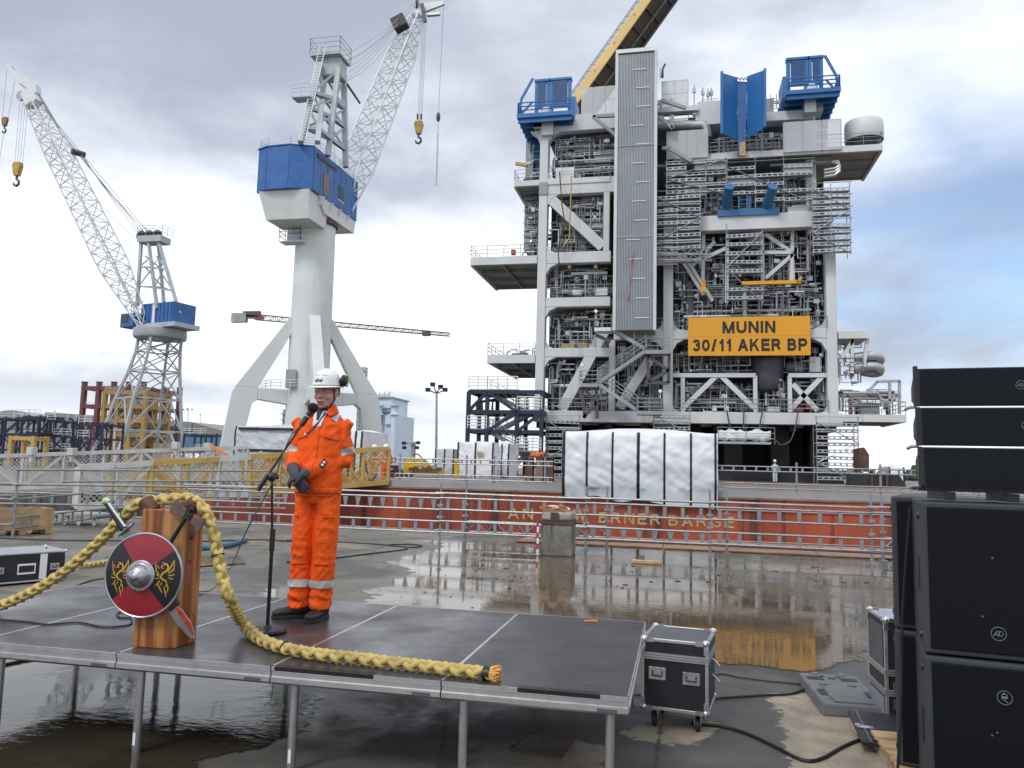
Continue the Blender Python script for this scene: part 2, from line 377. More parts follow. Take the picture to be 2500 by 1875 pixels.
# phenolic stage plywood with its fine wire-mesh tread
b, P, _ = new_mat('stage_ply')
n1 = NOISE(P, 2.2, 6, .65); dust = SMOOTH(NOISE(P, 5.5, 7, .7, .8), .60, .74)
c = MIXC(SMOOTH(n1, .35, .65), (.036, .034, .037), (.056, .052, .055)); c = MIXC(MATH('MULTIPLY', dust, .55), c, (.16, .15, .14))
scr = SMOOTH(NOISE(MAPP(P, (1.2, 9, 1), (0, 0, .6)), 4, 6, .7), .70, .74); c = MIXC(MATH('MULTIPLY', scr, .5), c, (.22, .21, .20)); L(c, b.inputs['Base Color'])
r = N('ShaderNodeMapRange'); L(NOISE(P, 1.3, 5, .6), r.inputs[0]); r.inputs[1].default_value = .35; r.inputs[2].default_value = .65; r.inputs[3].default_value = .22; r.inputs[4].default_value = .48; L(r.outputs[0], b.inputs['Roughness'])
wv = N('ShaderNodeTexWave'); L(P, wv.inputs[0]); wv.inputs['Scale'].default_value = 16; wv.bands_direction = 'DIAGONAL'
wv2 = N('ShaderNodeTexWave'); L(MAPP(P, (-1, 1, 1)), wv2.inputs[0]); wv2.inputs['Scale'].default_value = 16; wv2.bands_direction = 'DIAGONAL'
BUMP(b, MATH('MULTIPLY', wv.outputs[1], wv2.outputs[1]), .25, .002)
# oiled pine with long grain
b, P, _ = new_mat('post_wood')
ob = N('ShaderNodeTexCoord').outputs['Object']
mp = MAPP(ob, (9, 9, .75)); wv = N('ShaderNodeTexWave', wave_type='RINGS', rings_direction='Z'); L(mp, wv.inputs[0]); wv.inputs['Scale'].default_value = 1.1; wv.inputs['Distortion'].default_value = 5.5; wv.inputs['Detail'].default_value = 3; wv.inputs['Detail Scale'].default_value = .6
fine = NOISE(MAPP(ob, (60, 60, 2)), 1, 4, .6)
g_ = MATH('ADD', MATH('MULTIPLY', wv.outputs[1], .75), MATH('MULTIPLY', fine, .35))
c = MIXC(SMOOTH(g_, .2, .95), (.42, .160, .048), (.19, .058, .018)); c = MIXC(SMOOTH(NOISE(MAPP(ob, (7, 7, .6)), 1.0, 3, .5), .54, .66), c, (.48, .25, .09)); L(c, b.inputs['Base Color'])
b.inputs['Roughness'].default_value = .38; BUMP(b, g_, .12, .003)
# polypropylene strand: lengthwise yarns, shade coloured into the grooves, grubby in patches
b, P, _ = new_mat('rope_yarn')
uv = N('ShaderNodeTexCoord').outputs['UV']; su = N('ShaderNodeSeparateXYZ'); L(uv, su.inputs[0])
ph = MATH('ADD', MATH('MULTIPLY', su.outputs[0], 88.0), MATH('MULTIPLY', su.outputs[1], 90.0)); st = MATH('SINE', ph)
c = MIXC(SMOOTH(st, -1, .8), (.42, .30, .08), (.72, .56, .19)); c = MIXC(MATH('MULTIPLY', SMOOTH(NOISE(P, 7, 5, .6), .45, .7), .6), c, (.30, .20, .075)); L(c, b.inputs['Base Color'])
b.inputs['Roughness'].default_value = .55; BUMP(b, MATH('ADD', st, MATH('MULTIPLY', NOISE(P, 220, 2, .5), 1.2)), .45, .002)
# loudspeaker grille: hexagon-perforated steel over black foam
b, P, _ = new_mat('grille')
vo = N('ShaderNodeTexVoronoi', feature='F1'); L(MAPP(N('ShaderNodeTexCoord').outputs['Object'], (150, 150, 110)), vo.inputs[0]); vo.inputs['Randomness'].default_value = .05; vo.inputs['Scale'].default_value = 1
hole = SMOOTH(vo.outputs[0], .50, .36)
L(MIXC(hole, (.0045, .006, .011), (.001, .001, .0015)), b.inputs['Base Color']); b.inputs['Roughness'].default_value = .6; b.inputs['Specular IOR Level'].default_value = .2; BUMP(b, vo.outputs[0], .4, .002)
# perforated wind screens: half open sheet
def screen(name, col, openness, pitch):
    global nt
    b, P, o = new_mat(name)
    b.inputs['Base Color'].default_value = (*col, 1); b.inputs['Roughness'].default_value = .5; b.inputs['Metallic'].default_value = .2
    chk = NOISE(P, pitch, 2, .5)
    tr = N('ShaderNodeBsdfTransparent'); mx = N('ShaderNodeMixShader')
    L(MATH('ADD', MATH('MULTIPLY', chk, .25), openness - .12), mx.inputs[0]); L(b.outputs[0], mx.inputs[1]); L(tr.outputs[0], mx.inputs[2]); L(mx.outputs[0], o.inputs[0])
screen('wind_screen', (.62, .63, .64), .46, 9.0)
screen('clear_lens', (.30, .25, .22), .80, 30)
# ------------------------------------------------------------------ the ground and the water
rnd = random.Random(7)
mb = MB(); mb.bb((-27.0, 20.2, -4), (400, 20.6, -.012)); mb.bb((-27.4, 20.6, -4), (-27.0, 500, -.012)); struct(mb.build('quay_wall', 'concrete_block'))
mb = MB(); mb.sheet([(-3500, -200, -2.6), (3500, -200, -2.6), (3500, 5500, -2.6), (-3500, 5500, -2.6)]); struct(mb.build('sea_water', 'sea'))
POOLS = [([(820, 1500), (900, 1462), (880, 1452), (960, 1420), (1010, 1398), (940, 1372), (1010, 1356), (1080, 1335), (1030, 1322), (1120, 1308), (1290, 1310), (1300, 1322), (1560, 1332), (1900, 1352), (2240, 1372), (2330, 1480), (2270, 1590), (2120, 1600), (2010, 1640), (1900, 1636), (1760, 1622), (1600, 1612), (1420, 1560), (1200, 1560), (1000, 1580)], 'rain_water'),
         ([(560, 1470), (640, 1440), (700, 1432), (800, 1440), (820, 1452), (700, 1466), (640, 1482)], 'rain_water'), ([(250, 1360), (420, 1352), (600, 1362), (560, 1386), (330, 1392), (260, 1380)], 'rain_water'),
         ([(-700, 1500), (0, 1530), (300, 1560), (560, 1600), (720, 1640), (800, 1700), (700, 1790), (560, 1850), (420, 1900), (300, 2100), (-300, 2300), (-900, 2000)], 'ruffled_water')]
SLABS = [[(1874, 1697), (1985, 1690), (2140, 1700), (2320, 1760), (2500, 1960), (2100, 2080), (1962, 2000), (1935, 1880), (1912, 1800), (1900, 1745)], [(1530, 1772), (1600, 1752), (1720, 1748), (1756, 1775), (1690, 1818), (1600, 1815), (1535, 1800)], [(1215, 1838), (1290, 1795), (1420, 1805), (1480, 1826), (1468, 1890), (1400, 1990), (1160, 1970), (1150, 1890)]]
PW = [[(p.x, p.y) for p in (gz(*q) for q in pl)] for pl, _ in POOLS]; PS = [[(p.x, p.y) for p in (gz(*q) for q in pl)] for pl in SLABS]
def sdist(x, y, poly):
    d = 1e9; ins = False; n = len(poly)
    for i in range(n):
        ax, ay = poly[i]; bx_, by_ = poly[(i + 1) % n]; ex, ey = bx_ - ax, by_ - ay; t = max(0., min(1., ((x - ax) * ex + (y - ay) * ey) / (ex * ex + ey * ey + 1e-12))); d = min(d, (x - ax - ex * t) ** 2 + (y - ay - ey * t) ** 2)
        if (ay > y) != (by_ > y) and x < (bx_ - ax) * (y - ay) / (by_ - ay + 1e-15) + ax: ins = not ins
    return math.sqrt(d) * (1 if ins else -1)
def put(me, name, vals): a = me.attributes.new(name, 'FLOAT', 'POINT'); a.data.foreach_set('value', vals)
GX0, GX1, GY0, GY1, GS = -17.0, 7.0, 1.0, 20.2, .16
nx_, ny_ = int((GX1 - GX0) / GS), int((GY1 - GY0) / GS); V_ = [(GX0 + (GX1 - GX0) * i / nx_, GY0 + (GY1 - GY0) * j / ny_, 0) for j in range(ny_ + 1) for i in range(nx_ + 1)]
F_ = [(j * (nx_ + 1) + i, j * (nx_ + 1) + i + 1, (j + 1) * (nx_ + 1) + i + 1, (j + 1) * (nx_ + 1) + i) for j in range(ny_) for i in range(nx_)]
WET = [max(sdist(x, y, pl) for pl in PW) for x, y, _ in V_]; PALE = [max(sdist(x, y, pl) for pl in PS) for x, y, _ in V_]
b0 = len(V_)
for x0, y0, x1, y1 in ((-600, -80, GX0, 20.2), (GX1, -80, 400, 20.2), (GX0, -80, GX1, GY0), (-600, 20.2, -27, 500)): k = len(V_); V_ += [(x0, y0, 0), (x1, y0, 0), (x1, y1, 0), (x0, y1, 0)]; F_.append((k, k + 1, k + 2, k + 3))
me = bpy.data.meshes.new('quay_ground'); me.from_pydata(V_, [], F_); put(me, 'wet', WET + [-3.0] * (len(V_) - b0)); put(me, 'pale', PALE + [-3.0] * (len(V_) - b0)); me.materials.append(MATS['quay']); struct(addobj('quay_ground', me))
for pl, (_, mt) in zip(PW, POOLS):                   # shallow water sheets whose rims run out over the ground
    x0, x1 = max(GX0, min(p[0] for p in pl) - .6), min(GX1, max(p[0] for p in pl) + .6); y0, y1 = max(GY0, min(p[1] for p in pl) - .6), min(20.1, max(p[1] for p in pl) + .6); na, nb = int((x1 - x0) / .14) + 2, int((y1 - y0) / .14) + 2
    vv = [(x0 + (x1 - x0) * i / na, y0 + (y1 - y0) * j / nb, .004) for j in range(nb + 1) for i in range(na + 1)]; dd = [sdist(x, y, pl) for x, y, _ in vv]
    ff = [f for f in ((j * (na + 1) + i, j * (na + 1) + i + 1, (j + 1) * (na + 1) + i + 1, (j + 1) * (na + 1) + i) for j in range(nb) for i in range(na)) if max(dd[k] for k in f) > -.55]
    us = sorted({k for f in ff for k in f}); ix = {k: i for i, k in enumerate(us)}; me = bpy.data.meshes.new('puddle'); me.from_pydata([vv[k] for k in us], [], [tuple(ix[k] for k in f) for f in ff]); put(me, 'wet', [dd[k] for k in us]); me.materials.append(MATS[mt]); struct(addobj('puddle', me))
# manhole plate with its angle frame
p0, p1, p2, p3 = [gz(*q) for q in ((1246, 1833), (1368, 1851), (1400, 1808), (1292, 1793))]
mc = thing('manhole_cover', 'square dark steel manhole cover in pale concrete beneath the stage corner', 'manhole cover', ((p0 + p2) / 2))
mb = MB(); cx = (p0 + p1 + p2 + p3) / 4
for i, (a, b_) in enumerate(((p0, p1), (p1, p2), (p2, p3), (p3, p0))): mb.bar(a + V((0, 0, .008)), b_ + V((0, 0, .008)), .022, .022)
mb.build('rim', 'rust_steel', mc, world=True)
mb = MB(); q = [cx + (k - cx) * .955 for k in (p0, p1, p2, p3)]; mb.poly([(k.x, k.y) for k in q], lambda u, v, w_: (u, v, .010 + w_), .006); mb.build('plate', 'manhole', mc, world=True)
# hills with woods across the fjord
hp = thing('wooded_hill', 'low hill covered in dark green trees across the fjord', 'hill', (60, 640, -2.6))
rr = random.Random(4); mb = MB(); xs = [k * 26 - 180 for k in range(40)]
prof = []
for k, x in enumerate(xs): prof.append((x, 8 + 7 * math.sin(k * .35 + 1) + 3 * math.sin(k * 1.1)))
for y, s_ in ((0, 0), (40, .55), (90, .95), (160, 1.1)): mb.v += [(60 + x, 640 + y, -2.4 + max(.3, h) * s_) for x, h in prof]
n_ = len(xs); mb.f = [(j * n_ + i, j * n_ + i + 1, (j + 1) * n_ + i + 1, (j + 1) * n_ + i) for j in range(3) for i in range(n_ - 1)]
mb.build('slope', 'foliage', hp, world=True)
mb = MB()
for k in range(1500):
    i = rr.random() * (n_ - 2); a = int(i); y = rr.random() * 120; h = prof[a][1] * min(1, y / 95 + .1); c_ = V((60 + xs[a] + 26 * (i - a), 640 + y, -2.4 + h + rr.uniform(1, 4)))
    s_ = rr.uniform(2.2, 4.5)
    for q in range(3):
        d = V((rr.gauss(0, 1), rr.gauss(0, 1), rr.gauss(0, .8))) * s_ * .35; mb.ball(c_ + d, (s_ * rr.uniform(.5, .8), s_ * .7, s_ * rr.uniform(.5, 1.0)), 6, 4)
o = mb.build('tree_canopy', 'foliage', hp, world=True); o['kind'] = 'stuff'
# ------------------------------------------------------------------ the barge
BY, BZ = 28.0, .85
bg_ = thing('barge', 'long rust-stained red barge moored along the quay carrying the platform', 'barge', (8, BY, -2.6))
mb = MB(); mb.bb((-20, BY + .06, -3.4), (62, 118, BZ - .02)); mb.build('hull', 'hull_red', bg_, world=True)
mb = MB(); mb.bb((-19.9, BY + .3, BZ - .02), (61.9, 117.9, BZ)); mb.build('deck', 'deck_steel', bg_, world=True)
x = -20.0; k = 0; rr = random.Random(3)
while x < 24:
    wd = rr.choice((1.9, 2.4, 2.9)); mb = MB(); mb.bb((x + .006, BY - rr.uniform(0, .012), -3.4), (x + wd - .006, BY + .07, BZ - .05)); mb.build('hull_plate', 'hull_orange' if x > -1.5 or rr.random() < .25 else 'hull_red', bg_, world=True); x += wd; k += 1
mb = MB(); mb.bb((-20, BY - .05, BZ - .05), (62, BY + .3, BZ + .02)); mb.build('gunwale', 'rust_plate', bg_, world=True)
mb = MB(); mb.bb((-14, BY + .02, BZ + .02), (30, BY + .06, BZ + .24)); mb.build('toe_board', 'module_mid', bg_, world=True)
# painted name, worn: the letters that can still be read
GL = {'M': (.9, [[(0, 0), (0, 1)], [(0, 1), (.45, 0)], [(.45, 0), (.9, 1)], [(.9, 1), (.9, 0)]]), 'U': (.72, [[(0, 1), (0, .33), (.06, .13), (.2, .02), (.36, 0), (.52, .02), (.66, .13), (.72, .33), (.72, 1)]]), 'N': (.72, [[(0, 0), (0, 1)], [(0, 1), (.72, 0)], [(.72, 0), (.72, 1)]]), 'I': (0, [[(0, 0), (0, 1)]]),
      '3': (.56, [[(0, .80), (.1, .95), (.28, 1), (.46, .95), (.53, .80), (.5, .64), (.38, .55), (.22, .53)], [(.38, .54), (.52, .44), (.56, .28), (.5, .1), (.32, 0), (.12, .03), (0, .2)]]), '0': (.56, [[(.28, 1), (.1, .92), (0, .66), (0, .34), (.1, .08), (.28, 0), (.46, .08), (.56, .34), (.56, .66), (.46, .92), (.28, 1)]]), '1': (.34, [[(.30, 0), (.30, 1)], [(.30, .98), (.18, .82), (.0, .74)]]), '/': (.3, [[(0, 0), (.3, 1)]]),
      'A': (.8, [[(0, 0), (.4, 1)], [(.4, 1), (.8, 0)], [(.16, .30), (.64, .30)]]), 'K': (.74, [[(0, 0), (0, 1)], [(0, .38), (.66, 1)], [(.26, .62), (.72, 0)]]), 'E': (.6, [[(0, 0), (0, 1)], [(0, 1), (.6, 1)], [(0, .53), (.55, .53)], [(0, 0), (.62, 0)]]), 'W': (1.15, [[(0, 1), (.28, 0)], [(.28, 0), (.575, 1)], [(.575, 1), (.87, 0)], [(.87, 0), (1.15, 1)]]),
      'R': (.7, [[(0, 0), (0, 1)], [(0, 1), (.42, 1), (.58, .94), (.64, .76), (.58, .58), (.42, .50), (0, .50)], [(.34, .50), (.50, .36), (.70, 0)]]), 'B': (.66, [[(0, 0), (0, 1)], [(0, 1), (.4, 1), (.54, .93), (.58, .77), (.53, .62), (.4, .55), (0, .55)], [(.38, .55), (.56, .48), (.65, .29), (.57, .08), (.4, 0), (0, 0)]]), 'P': (.64, [[(0, 0), (0, 1)], [(0, 1), (.42, 1), (.58, .93), (.64, .73), (.58, .53), (.42, .45), (0, .45)]]), 'G': (.74, [[(.72, .76), (.6, .94), (.38, 1), (.14, .9), (0, .62), (0, .36), (.14, .1), (.38, 0), (.6, .05), (.73, .2), (.73, .46), (.42, .46)]])}
def lettering(body, x0, x1, z0, z1, y, parent, mt, sw=.17, gap=.30, depth=.02):
    """block capitals built stroke by stroke on a plane facing -Y; every letter is a part"""
    tot = sum((GL[c][0] + sw if c != ' ' else .66) for c in body) + gap * sum(1 for a_, b__ in zip(body, body[1:]) if ' ' not in (a_, b__)); H = z1 - z0; k = (x1 - x0) / tot; x = x0; hs = sw * H
    for i, c in enumerate(body):
        if c == ' ': x += .66 * k; continue
        w_, st_ = GL[c]; m_ = MB(); e = 0
        for pl in st_:
            q_ = [V((x + (sw / 2 + u) * k, 0, z0 + hs / 2 + v * (H - hs))) for u, v in pl]; n_ = len(q_); e += 1; P = []; ws = sw * k * .5
            straight = n_ == 2; dd_ = [(q_[min(i_ + 1, n_ - 1)] - q_[max(0, i_ - 1)]).normalized() for i_ in range(n_)]
            horiz = straight and abs(dd_[0].z) < .05
            for i_, p in enumerate(q_):
                d_ = dd_[i_]; nn = V((-d_.z * ws, 0, d_.x * hs * .5))
                if straight and not horiz: nn = V((-ws * (1.0 if abs(d_.x) < .05 else 1.08), 0, 0)); ext = V((0, 0, hs * .5 * (1 if d_.z > 0 else -1)))
                else: ext = V((d_.x * ws, 0, 0)) if straight else V((0, 0, d_.z * hs * .5))
                p = p + (ext if i_ == n_ - 1 else -ext if i_ == 0 else V((0, 0, 0))) * (1 if straight or c in 'U' else 0)
                P += [p + nn + V((0, y - e * .0006, 0)), p - nn + V((0, y - e * .0006, 0))]
            b0 = [p + V((0, depth, 0)) for p in P]; m2 = len(P); fs = [(2 * i_, 2 * i_ + 1, 2 * i_ + 3, 2 * i_ + 2) for i_ in range(n_ - 1)]; fs += [(2 * i_, 2 * i_ + 2, m2 + 2 * i_ + 2, m2 + 2 * i_) for i_ in range(n_ - 1)] + [(2 * i_ + 1, m2 + 2 * i_ + 1, m2 + 2 * i_ + 3, 2 * i_ + 3) for i_ in range(n_ - 1)] + [(0, m2, m2 + 1, 1), (m2 - 2, m2 - 1, 2 * m2 - 1, 2 * m2 - 2)]
            m_.add(P + b0, fs)
        m_.build('letter', mt, parent, False, True); x += (w_ + sw + (gap if i + 1 < len(body) and body[i + 1] != ' ' else 0)) * k
def hull_text(body, x0, x1, y0, y1):
    a = at(x0, (y0 + y1) / 2, BY); b_ = at(x1, (y0 + y1) / 2, BY); z = (a.z + b_.z) / 2; lettering(body, a.x, b_.x, z - .19, z + .19, BY - .018, bg_, 'hull_letters', depth=.004)
hull_text('AN', 1240, 1302, 1242, 1266); hull_text('W', 1400, 1432, 1246, 1270); hull_text('ERNER', 1462, 1612, 1254, 1278); hull_text('BARGE', 1632, 1792, 1260, 1286)
for z_ in (.42, -.62):
    mb = MB(); mb.path([(1, BY - .06, z_), (12, BY - .07, z_ + .05), (30, BY - .06, z_)], .018, 6); mb.build('mooring_wire', 'galv', bg_, world=True)
# quay edge: brown steel plates lying along the edge
for i, (xa, xb) in enumerate(((-3.7, -.4), (-.38, 2.9), (2.92, 6.3), (6.32, 10))):
    mb = MB(); mb.bb((xa, 17.9 - .03 * i, .012), (xb, 20.1, .036)); o = mb.build('steel_plate', 'rust_plate')
    tag(o, ['brown steel ground plate beside the concrete mooring block', 'brown steel ground plate behind the tarpaulin-fronted railing bay', 'brown steel ground plate along the quay edge below the barge name ending', 'brown steel ground plate at the quay edge behind the loudspeakers'][i], 'steel plate', 'steel plates along the quay edge')
mb = MB(); mb.path([(-3.4, 18.6, .055), (0, 18.75, .055), (4, 18.6, .055), (9.5, 18.7, .055)], .018, 6); tag(mb.build('wire_rope', 'rust_steel'), 'rusty wire rope lying along the brown steel plates', 'wire rope')
# ------------------------------------------------------------------ scaffold pieces
LB_CACHE = {}
def lattice_mesh(length, h, style, r):
    key = (round(length, 1), h, style, r)
    if key in LB_CACHE: return LB_CACHE[key]
    l = key[0]; mb = MB(); mb.tube((0, 0, 0), (l, 0, 0), r, 8); mb.tube((0, 0, h), (l, 0, h), r, 8)
    if style == 'plate':
        n = max(2, int(l / .36))
        for k in range(n): x = (k + .5) * l / n; mb.bb((x - .036, -.006, r * .5), (x + .036, .006, h - r * .5))
    elif style == 'trap':
        n = max(2, int(l / .30))
        for k in range(n):
            x = (k + .5) * l / n; mb.add([(x - .02, -.005, 0), (x + .02, -.005, 0), (x + .07, -.005, h), (x - .07, -.005, h), (x - .02, .005, 0), (x + .02, .005, 0), (x + .07, .005, h), (x - .07, .005, h)], [(0, 1, 2, 3), (7, 6, 5, 4), (1, 5, 6, 2), (0, 3, 7, 4)])
    elif style == 'zig':
        n = max(2, int(l / .42))
        for k in range(n): x = k * l / n; s_ = l / n; mb.tube((x, 0, 0), (x + s_ / 2, 0, h), r * .6, 6); mb.tube((x + s_ / 2, 0, h), (x + s_, 0, 0), r * .6, 6)
    me = mb.mesh('lattice_beam', smooth=True); me.materials.append(MATS['galv']); LB_CACHE[key] = me; return me
def lay(me_len, me, a, b, parent, name):
    # an unrotated thing at root_loc; stretch a unit mesh of length me_len from a to b
    a, b = V(a), V(b); d = b - a; o = addobj(name, me, parent); x = d.normalized(); y = V((0, 0, 1)).cross(x).normalized(); z = x.cross(y)
    m_ = Matrix((x * (d.length / me_len), y, z)).transposed().to_4x4(); m_.translation = a - root_loc(parent); o.matrix_local = m_; return o
def beam(parent, a, b, h=.28, style='plate', r=.0215):
    l = round((V(b) - V(a)).length, 1); return lay(l, lattice_mesh(l, h, style, r), a, b, parent, 'lattice_beam')
def tube_part(parent, a, b, r, name='guard_tube', mt='galv', n=8): mb = MB(); mb.tube(a, b, r, n); return mb.build(name, mt, parent, True, True)
def post(parent, x, y, z0, z1, r=.024, couplers=()):
    mb = MB(); mb.tube((x, y, z0), (x, y, z1), r, 8); mb.box((x, y, z0 + .006), (.15, .15, .012)); mb.tube((x, y, z0 + .01), (x, y, z0 + .14), r * 1.35, 8)
    o = mb.build('post', 'galv', parent, True, True)
    for z in couplers:
        c_ = MB(); c_.box((x, y - .01, z), (.085, .10, .06)); c_.tube((x - .06, y - .04, z), (x + .06, y - .04, z), .018, 6); c_.tube((x + .03, y - .09, z), (x + .03, y - .03, z), .012, 6); c_.build('coupler', 'galv', o, False, True)
    return o
# perforated steel scaffold boards, seen on edge as a row of slots
PL_CACHE = {}
def plank_mesh(l, h=.30):
    l = max(.6, round(l * 2) / 2); key = (l, h)
    if key in PL_CACHE: return l, PL_CACHE[key]
    mb = MB(); t = .02; rh = h * .27; mb.bb((0, -t, 0), (l, t, rh)); mb.bb((0, -t, h - rh), (l, t, h)); n = max(2, int(l / .42)); mb.bb((0, -t, rh), (.1, t, h - rh)); mb.bb((l - .1, -t, rh), (l, t, h - rh))
    for k in range(1, n): x = k * l / n; mb.bb((x - .075, -t * .9, rh), (x + .075, t * .9, h - rh))
    mb.bb((0, t, 0), (l, .62, .04))
    me = mb.mesh('scaffold_plank'); me.materials.append(MATS['galv_plank']); PL_CACHE[key] = me; return l, me
def scaffold(label, x0, x1, z0, z1, y0, y1, nlev, nbay, seed=0, group='steel scaffolds around the platform', brace=True, skip=.12, sheets=0):
    r_ = random.Random(seed); t = thing('scaffold_tower', label, 'scaffold', ((x0 + x1) / 2, y0, z0), 0, group)
    xs = [x0 + (x1 - x0) * k / nbay for k in range(nbay + 1)]
    for x in xs:
        for y in (y0, y1): tube_part(t, (x, y, z0 - r_.uniform(0, .3)), (x, y, z1 + r_.uniform(.1, .9)), .04, 'standard', n=6)
    for k in range(nlev):
        z = z0 + (z1 - z0) * (k + .5) / nlev
        for i in range(nbay):
            if r_.random() < skip: continue
            l, me = plank_mesh(xs[i + 1] - xs[i]); lay(l, me, (xs[i], y0 - .05 + r_.uniform(-.02, .02), z + r_.uniform(-.05, .05)), (xs[i + 1], y0 - .05, z + r_.uniform(-.05, .05)), t, 'plank')
        if k % 2 == 0: tube_part(t, (x0 - .2, y0 - .1, z + .75), (x1 + .2, y0 - .1, z + .75), .032, 'ledger', n=6)
    if brace:
        for k in range(max(1, nlev // 3)):
            za = z0 + (z1 - z0) * k / max(1, nlev // 3); zb = z0 + (z1 - z0) * (k + 1) / max(1, nlev // 3); a, b_ = (x0, x1) if k % 2 else (x1, x0); tube_part(t, (a, y0 - .14, za), (b_, y0 - .14, zb), .04, 'brace', n=6)
    for k in range(sheets):
        i = r_.randrange(nbay); z = z0 + (z1 - z0) * r_.random() * .8; mb = MB(); mb.bb((xs[i], y0 + .1, z), (xs[i + 1], y0 + .13, z + (z1 - z0) * .2)); mb.build('netting', 'wind_screen', t, False, True)
    return t
# ------------------------------------------------------------------ quay railing of scaffold beams
def rail_run(label, posts, beams, tubes, ztop, y_off=.0):
    t = thing('scaffold_railing', label, 'railing', (posts[0][0], posts[0][1], 0), 0, 'scaffold railings on the quay')
    for x, y in posts: post(t, x, y, 0.0, ztop, couplers=[.30, .58, .84, 1.10])
    for a, b_, h, st in beams: beam(t, a, b_, h, st)
    for a, b_ in tubes: tube_part(t, a, b_, .024)
    return t
PX = [gz(1099, 1320), gz(1436, 1350), gz(1735, 1354), gz(2126, 1374)]
YR = 16.9
xs = [-5.25, -1.98, .60, 3.72]
def zq(px, py, Y=YR): return at(px, py, Y).z
P4 = [(x, YR) for x in xs]; PB = [(x + .38, YR + .75) for x in xs]
zt = zq(1099, 1225); zt2 = zq(1099, 1242)          # top of upper guard and lower edge
bms = []; tbs = []
for i in range(-1, 4):
    a = xs[i] if i >= 0 else -11.6; b_ = xs[i + 1] if i < 3 else 8.5
    st = ('plate', 'trap', 'trap', 'plate', 'trap')[i + 1]
    bms.append(((a, YR - .05, .76), (b_, YR - .05, .75), .25, 'trap' if i == -1 else 'plate'))
    bms.append(((a, YR - .05, .26), (b_, YR - .05, .25), .24, 'plate' if i != 1 else 'trap'))
    tbs.append(((a - .1, YR - .09, 1.12), (b_ + .1, YR - .09, 1.10)))
    if i in (0, 3): bms.append(((a + .4, YR + .78, .22), (b_ + .4, YR + .78, .22), .24, 'zig'))
rail_run('galvanised scaffold railing along the quay edge in front of the barge', P4 + PB, bms, tbs, 1.36)
# left-hand railing turning inland round the gangway foot
L0, L1 = gz(30, 1313), gz(271, 1280)
tl = rail_run('galvanised scaffold railing around the gangway foot beside the pallets', [(L0.x, L0.y), (L1.x, L1.y), (L0.x + .5, L0.y + 5.2)],
    [((L0.x, L0.y, .20), (L1.x, L1.y, .20), .22, 'plate'), ((L0.x - 4, L0.y + .2, .62), (L0.x + 3.6, L0.y + 4.9, .50), .26, 'plate'), ((L1.x, L1.y, .25), (-11.5, YR, .16), .27, 'plate')],
    [((L0.x - 5, L0.y + .1, 1.16), (L0.x + .4, L0.y - .05, 1.12)), ((L0.x, L0.y - .05, 1.12), (-9.5, YR - .1, 1.10)), ((L0.x - 5, L0.y, .83), (L0.x, L0.y - .05, .80)), ((L0.x, L0.y, .80), (L1.x, L1.y, .86)), ((L1.x, L1.y, .86), (-11.3, YR, .85)), ((L0.x - 5, L0.y + .1, .98), (L1.x, L1.y + .1, 1.0)), ((L0.x, L0.y - .06, 1.42), (L0.x + 3.1, L0.y + 4.8, 1.46)), ((L0.x + .2, L0.y + 1.0, 1.16), (L0.x + 3.4, L0.y + 4.9, 1.22)), ((L0.x - 5, L0.y, .30), (L0.x, L0.y - .05, .27))], 1.52)
# railing along the barge gunwale
tb = thing('scaffold_railing', 'scaffold plank railing standing on the barge deck edge', 'railing', (0, BY + .2, BZ), 0, 'railings on the barge')
bx = [at(x_, 1180, BY + .2).x for x_ in (908, 975, 1138, 1205, 1330, 1945, 2150)] + [9.5, 14]
for x in bx: tube_part(tb, (x, BY + .2, BZ), (x, BY + .2, BZ + 1.25), .04, 'post', n=6)
segs = [(bx[0], bx[2]), (bx[2], bx[4] + .3), (at(1750, 1160, BY).x, bx[5]), (bx[5], bx[6]), (bx[6], 14)]
for a, b_ in segs:
    for z, h in ((.92, .16), (.34, .16)): beam(tb, (a, BY + .16, BZ + z), (b_, BY + .16, BZ + z), h, 'plate', .022)
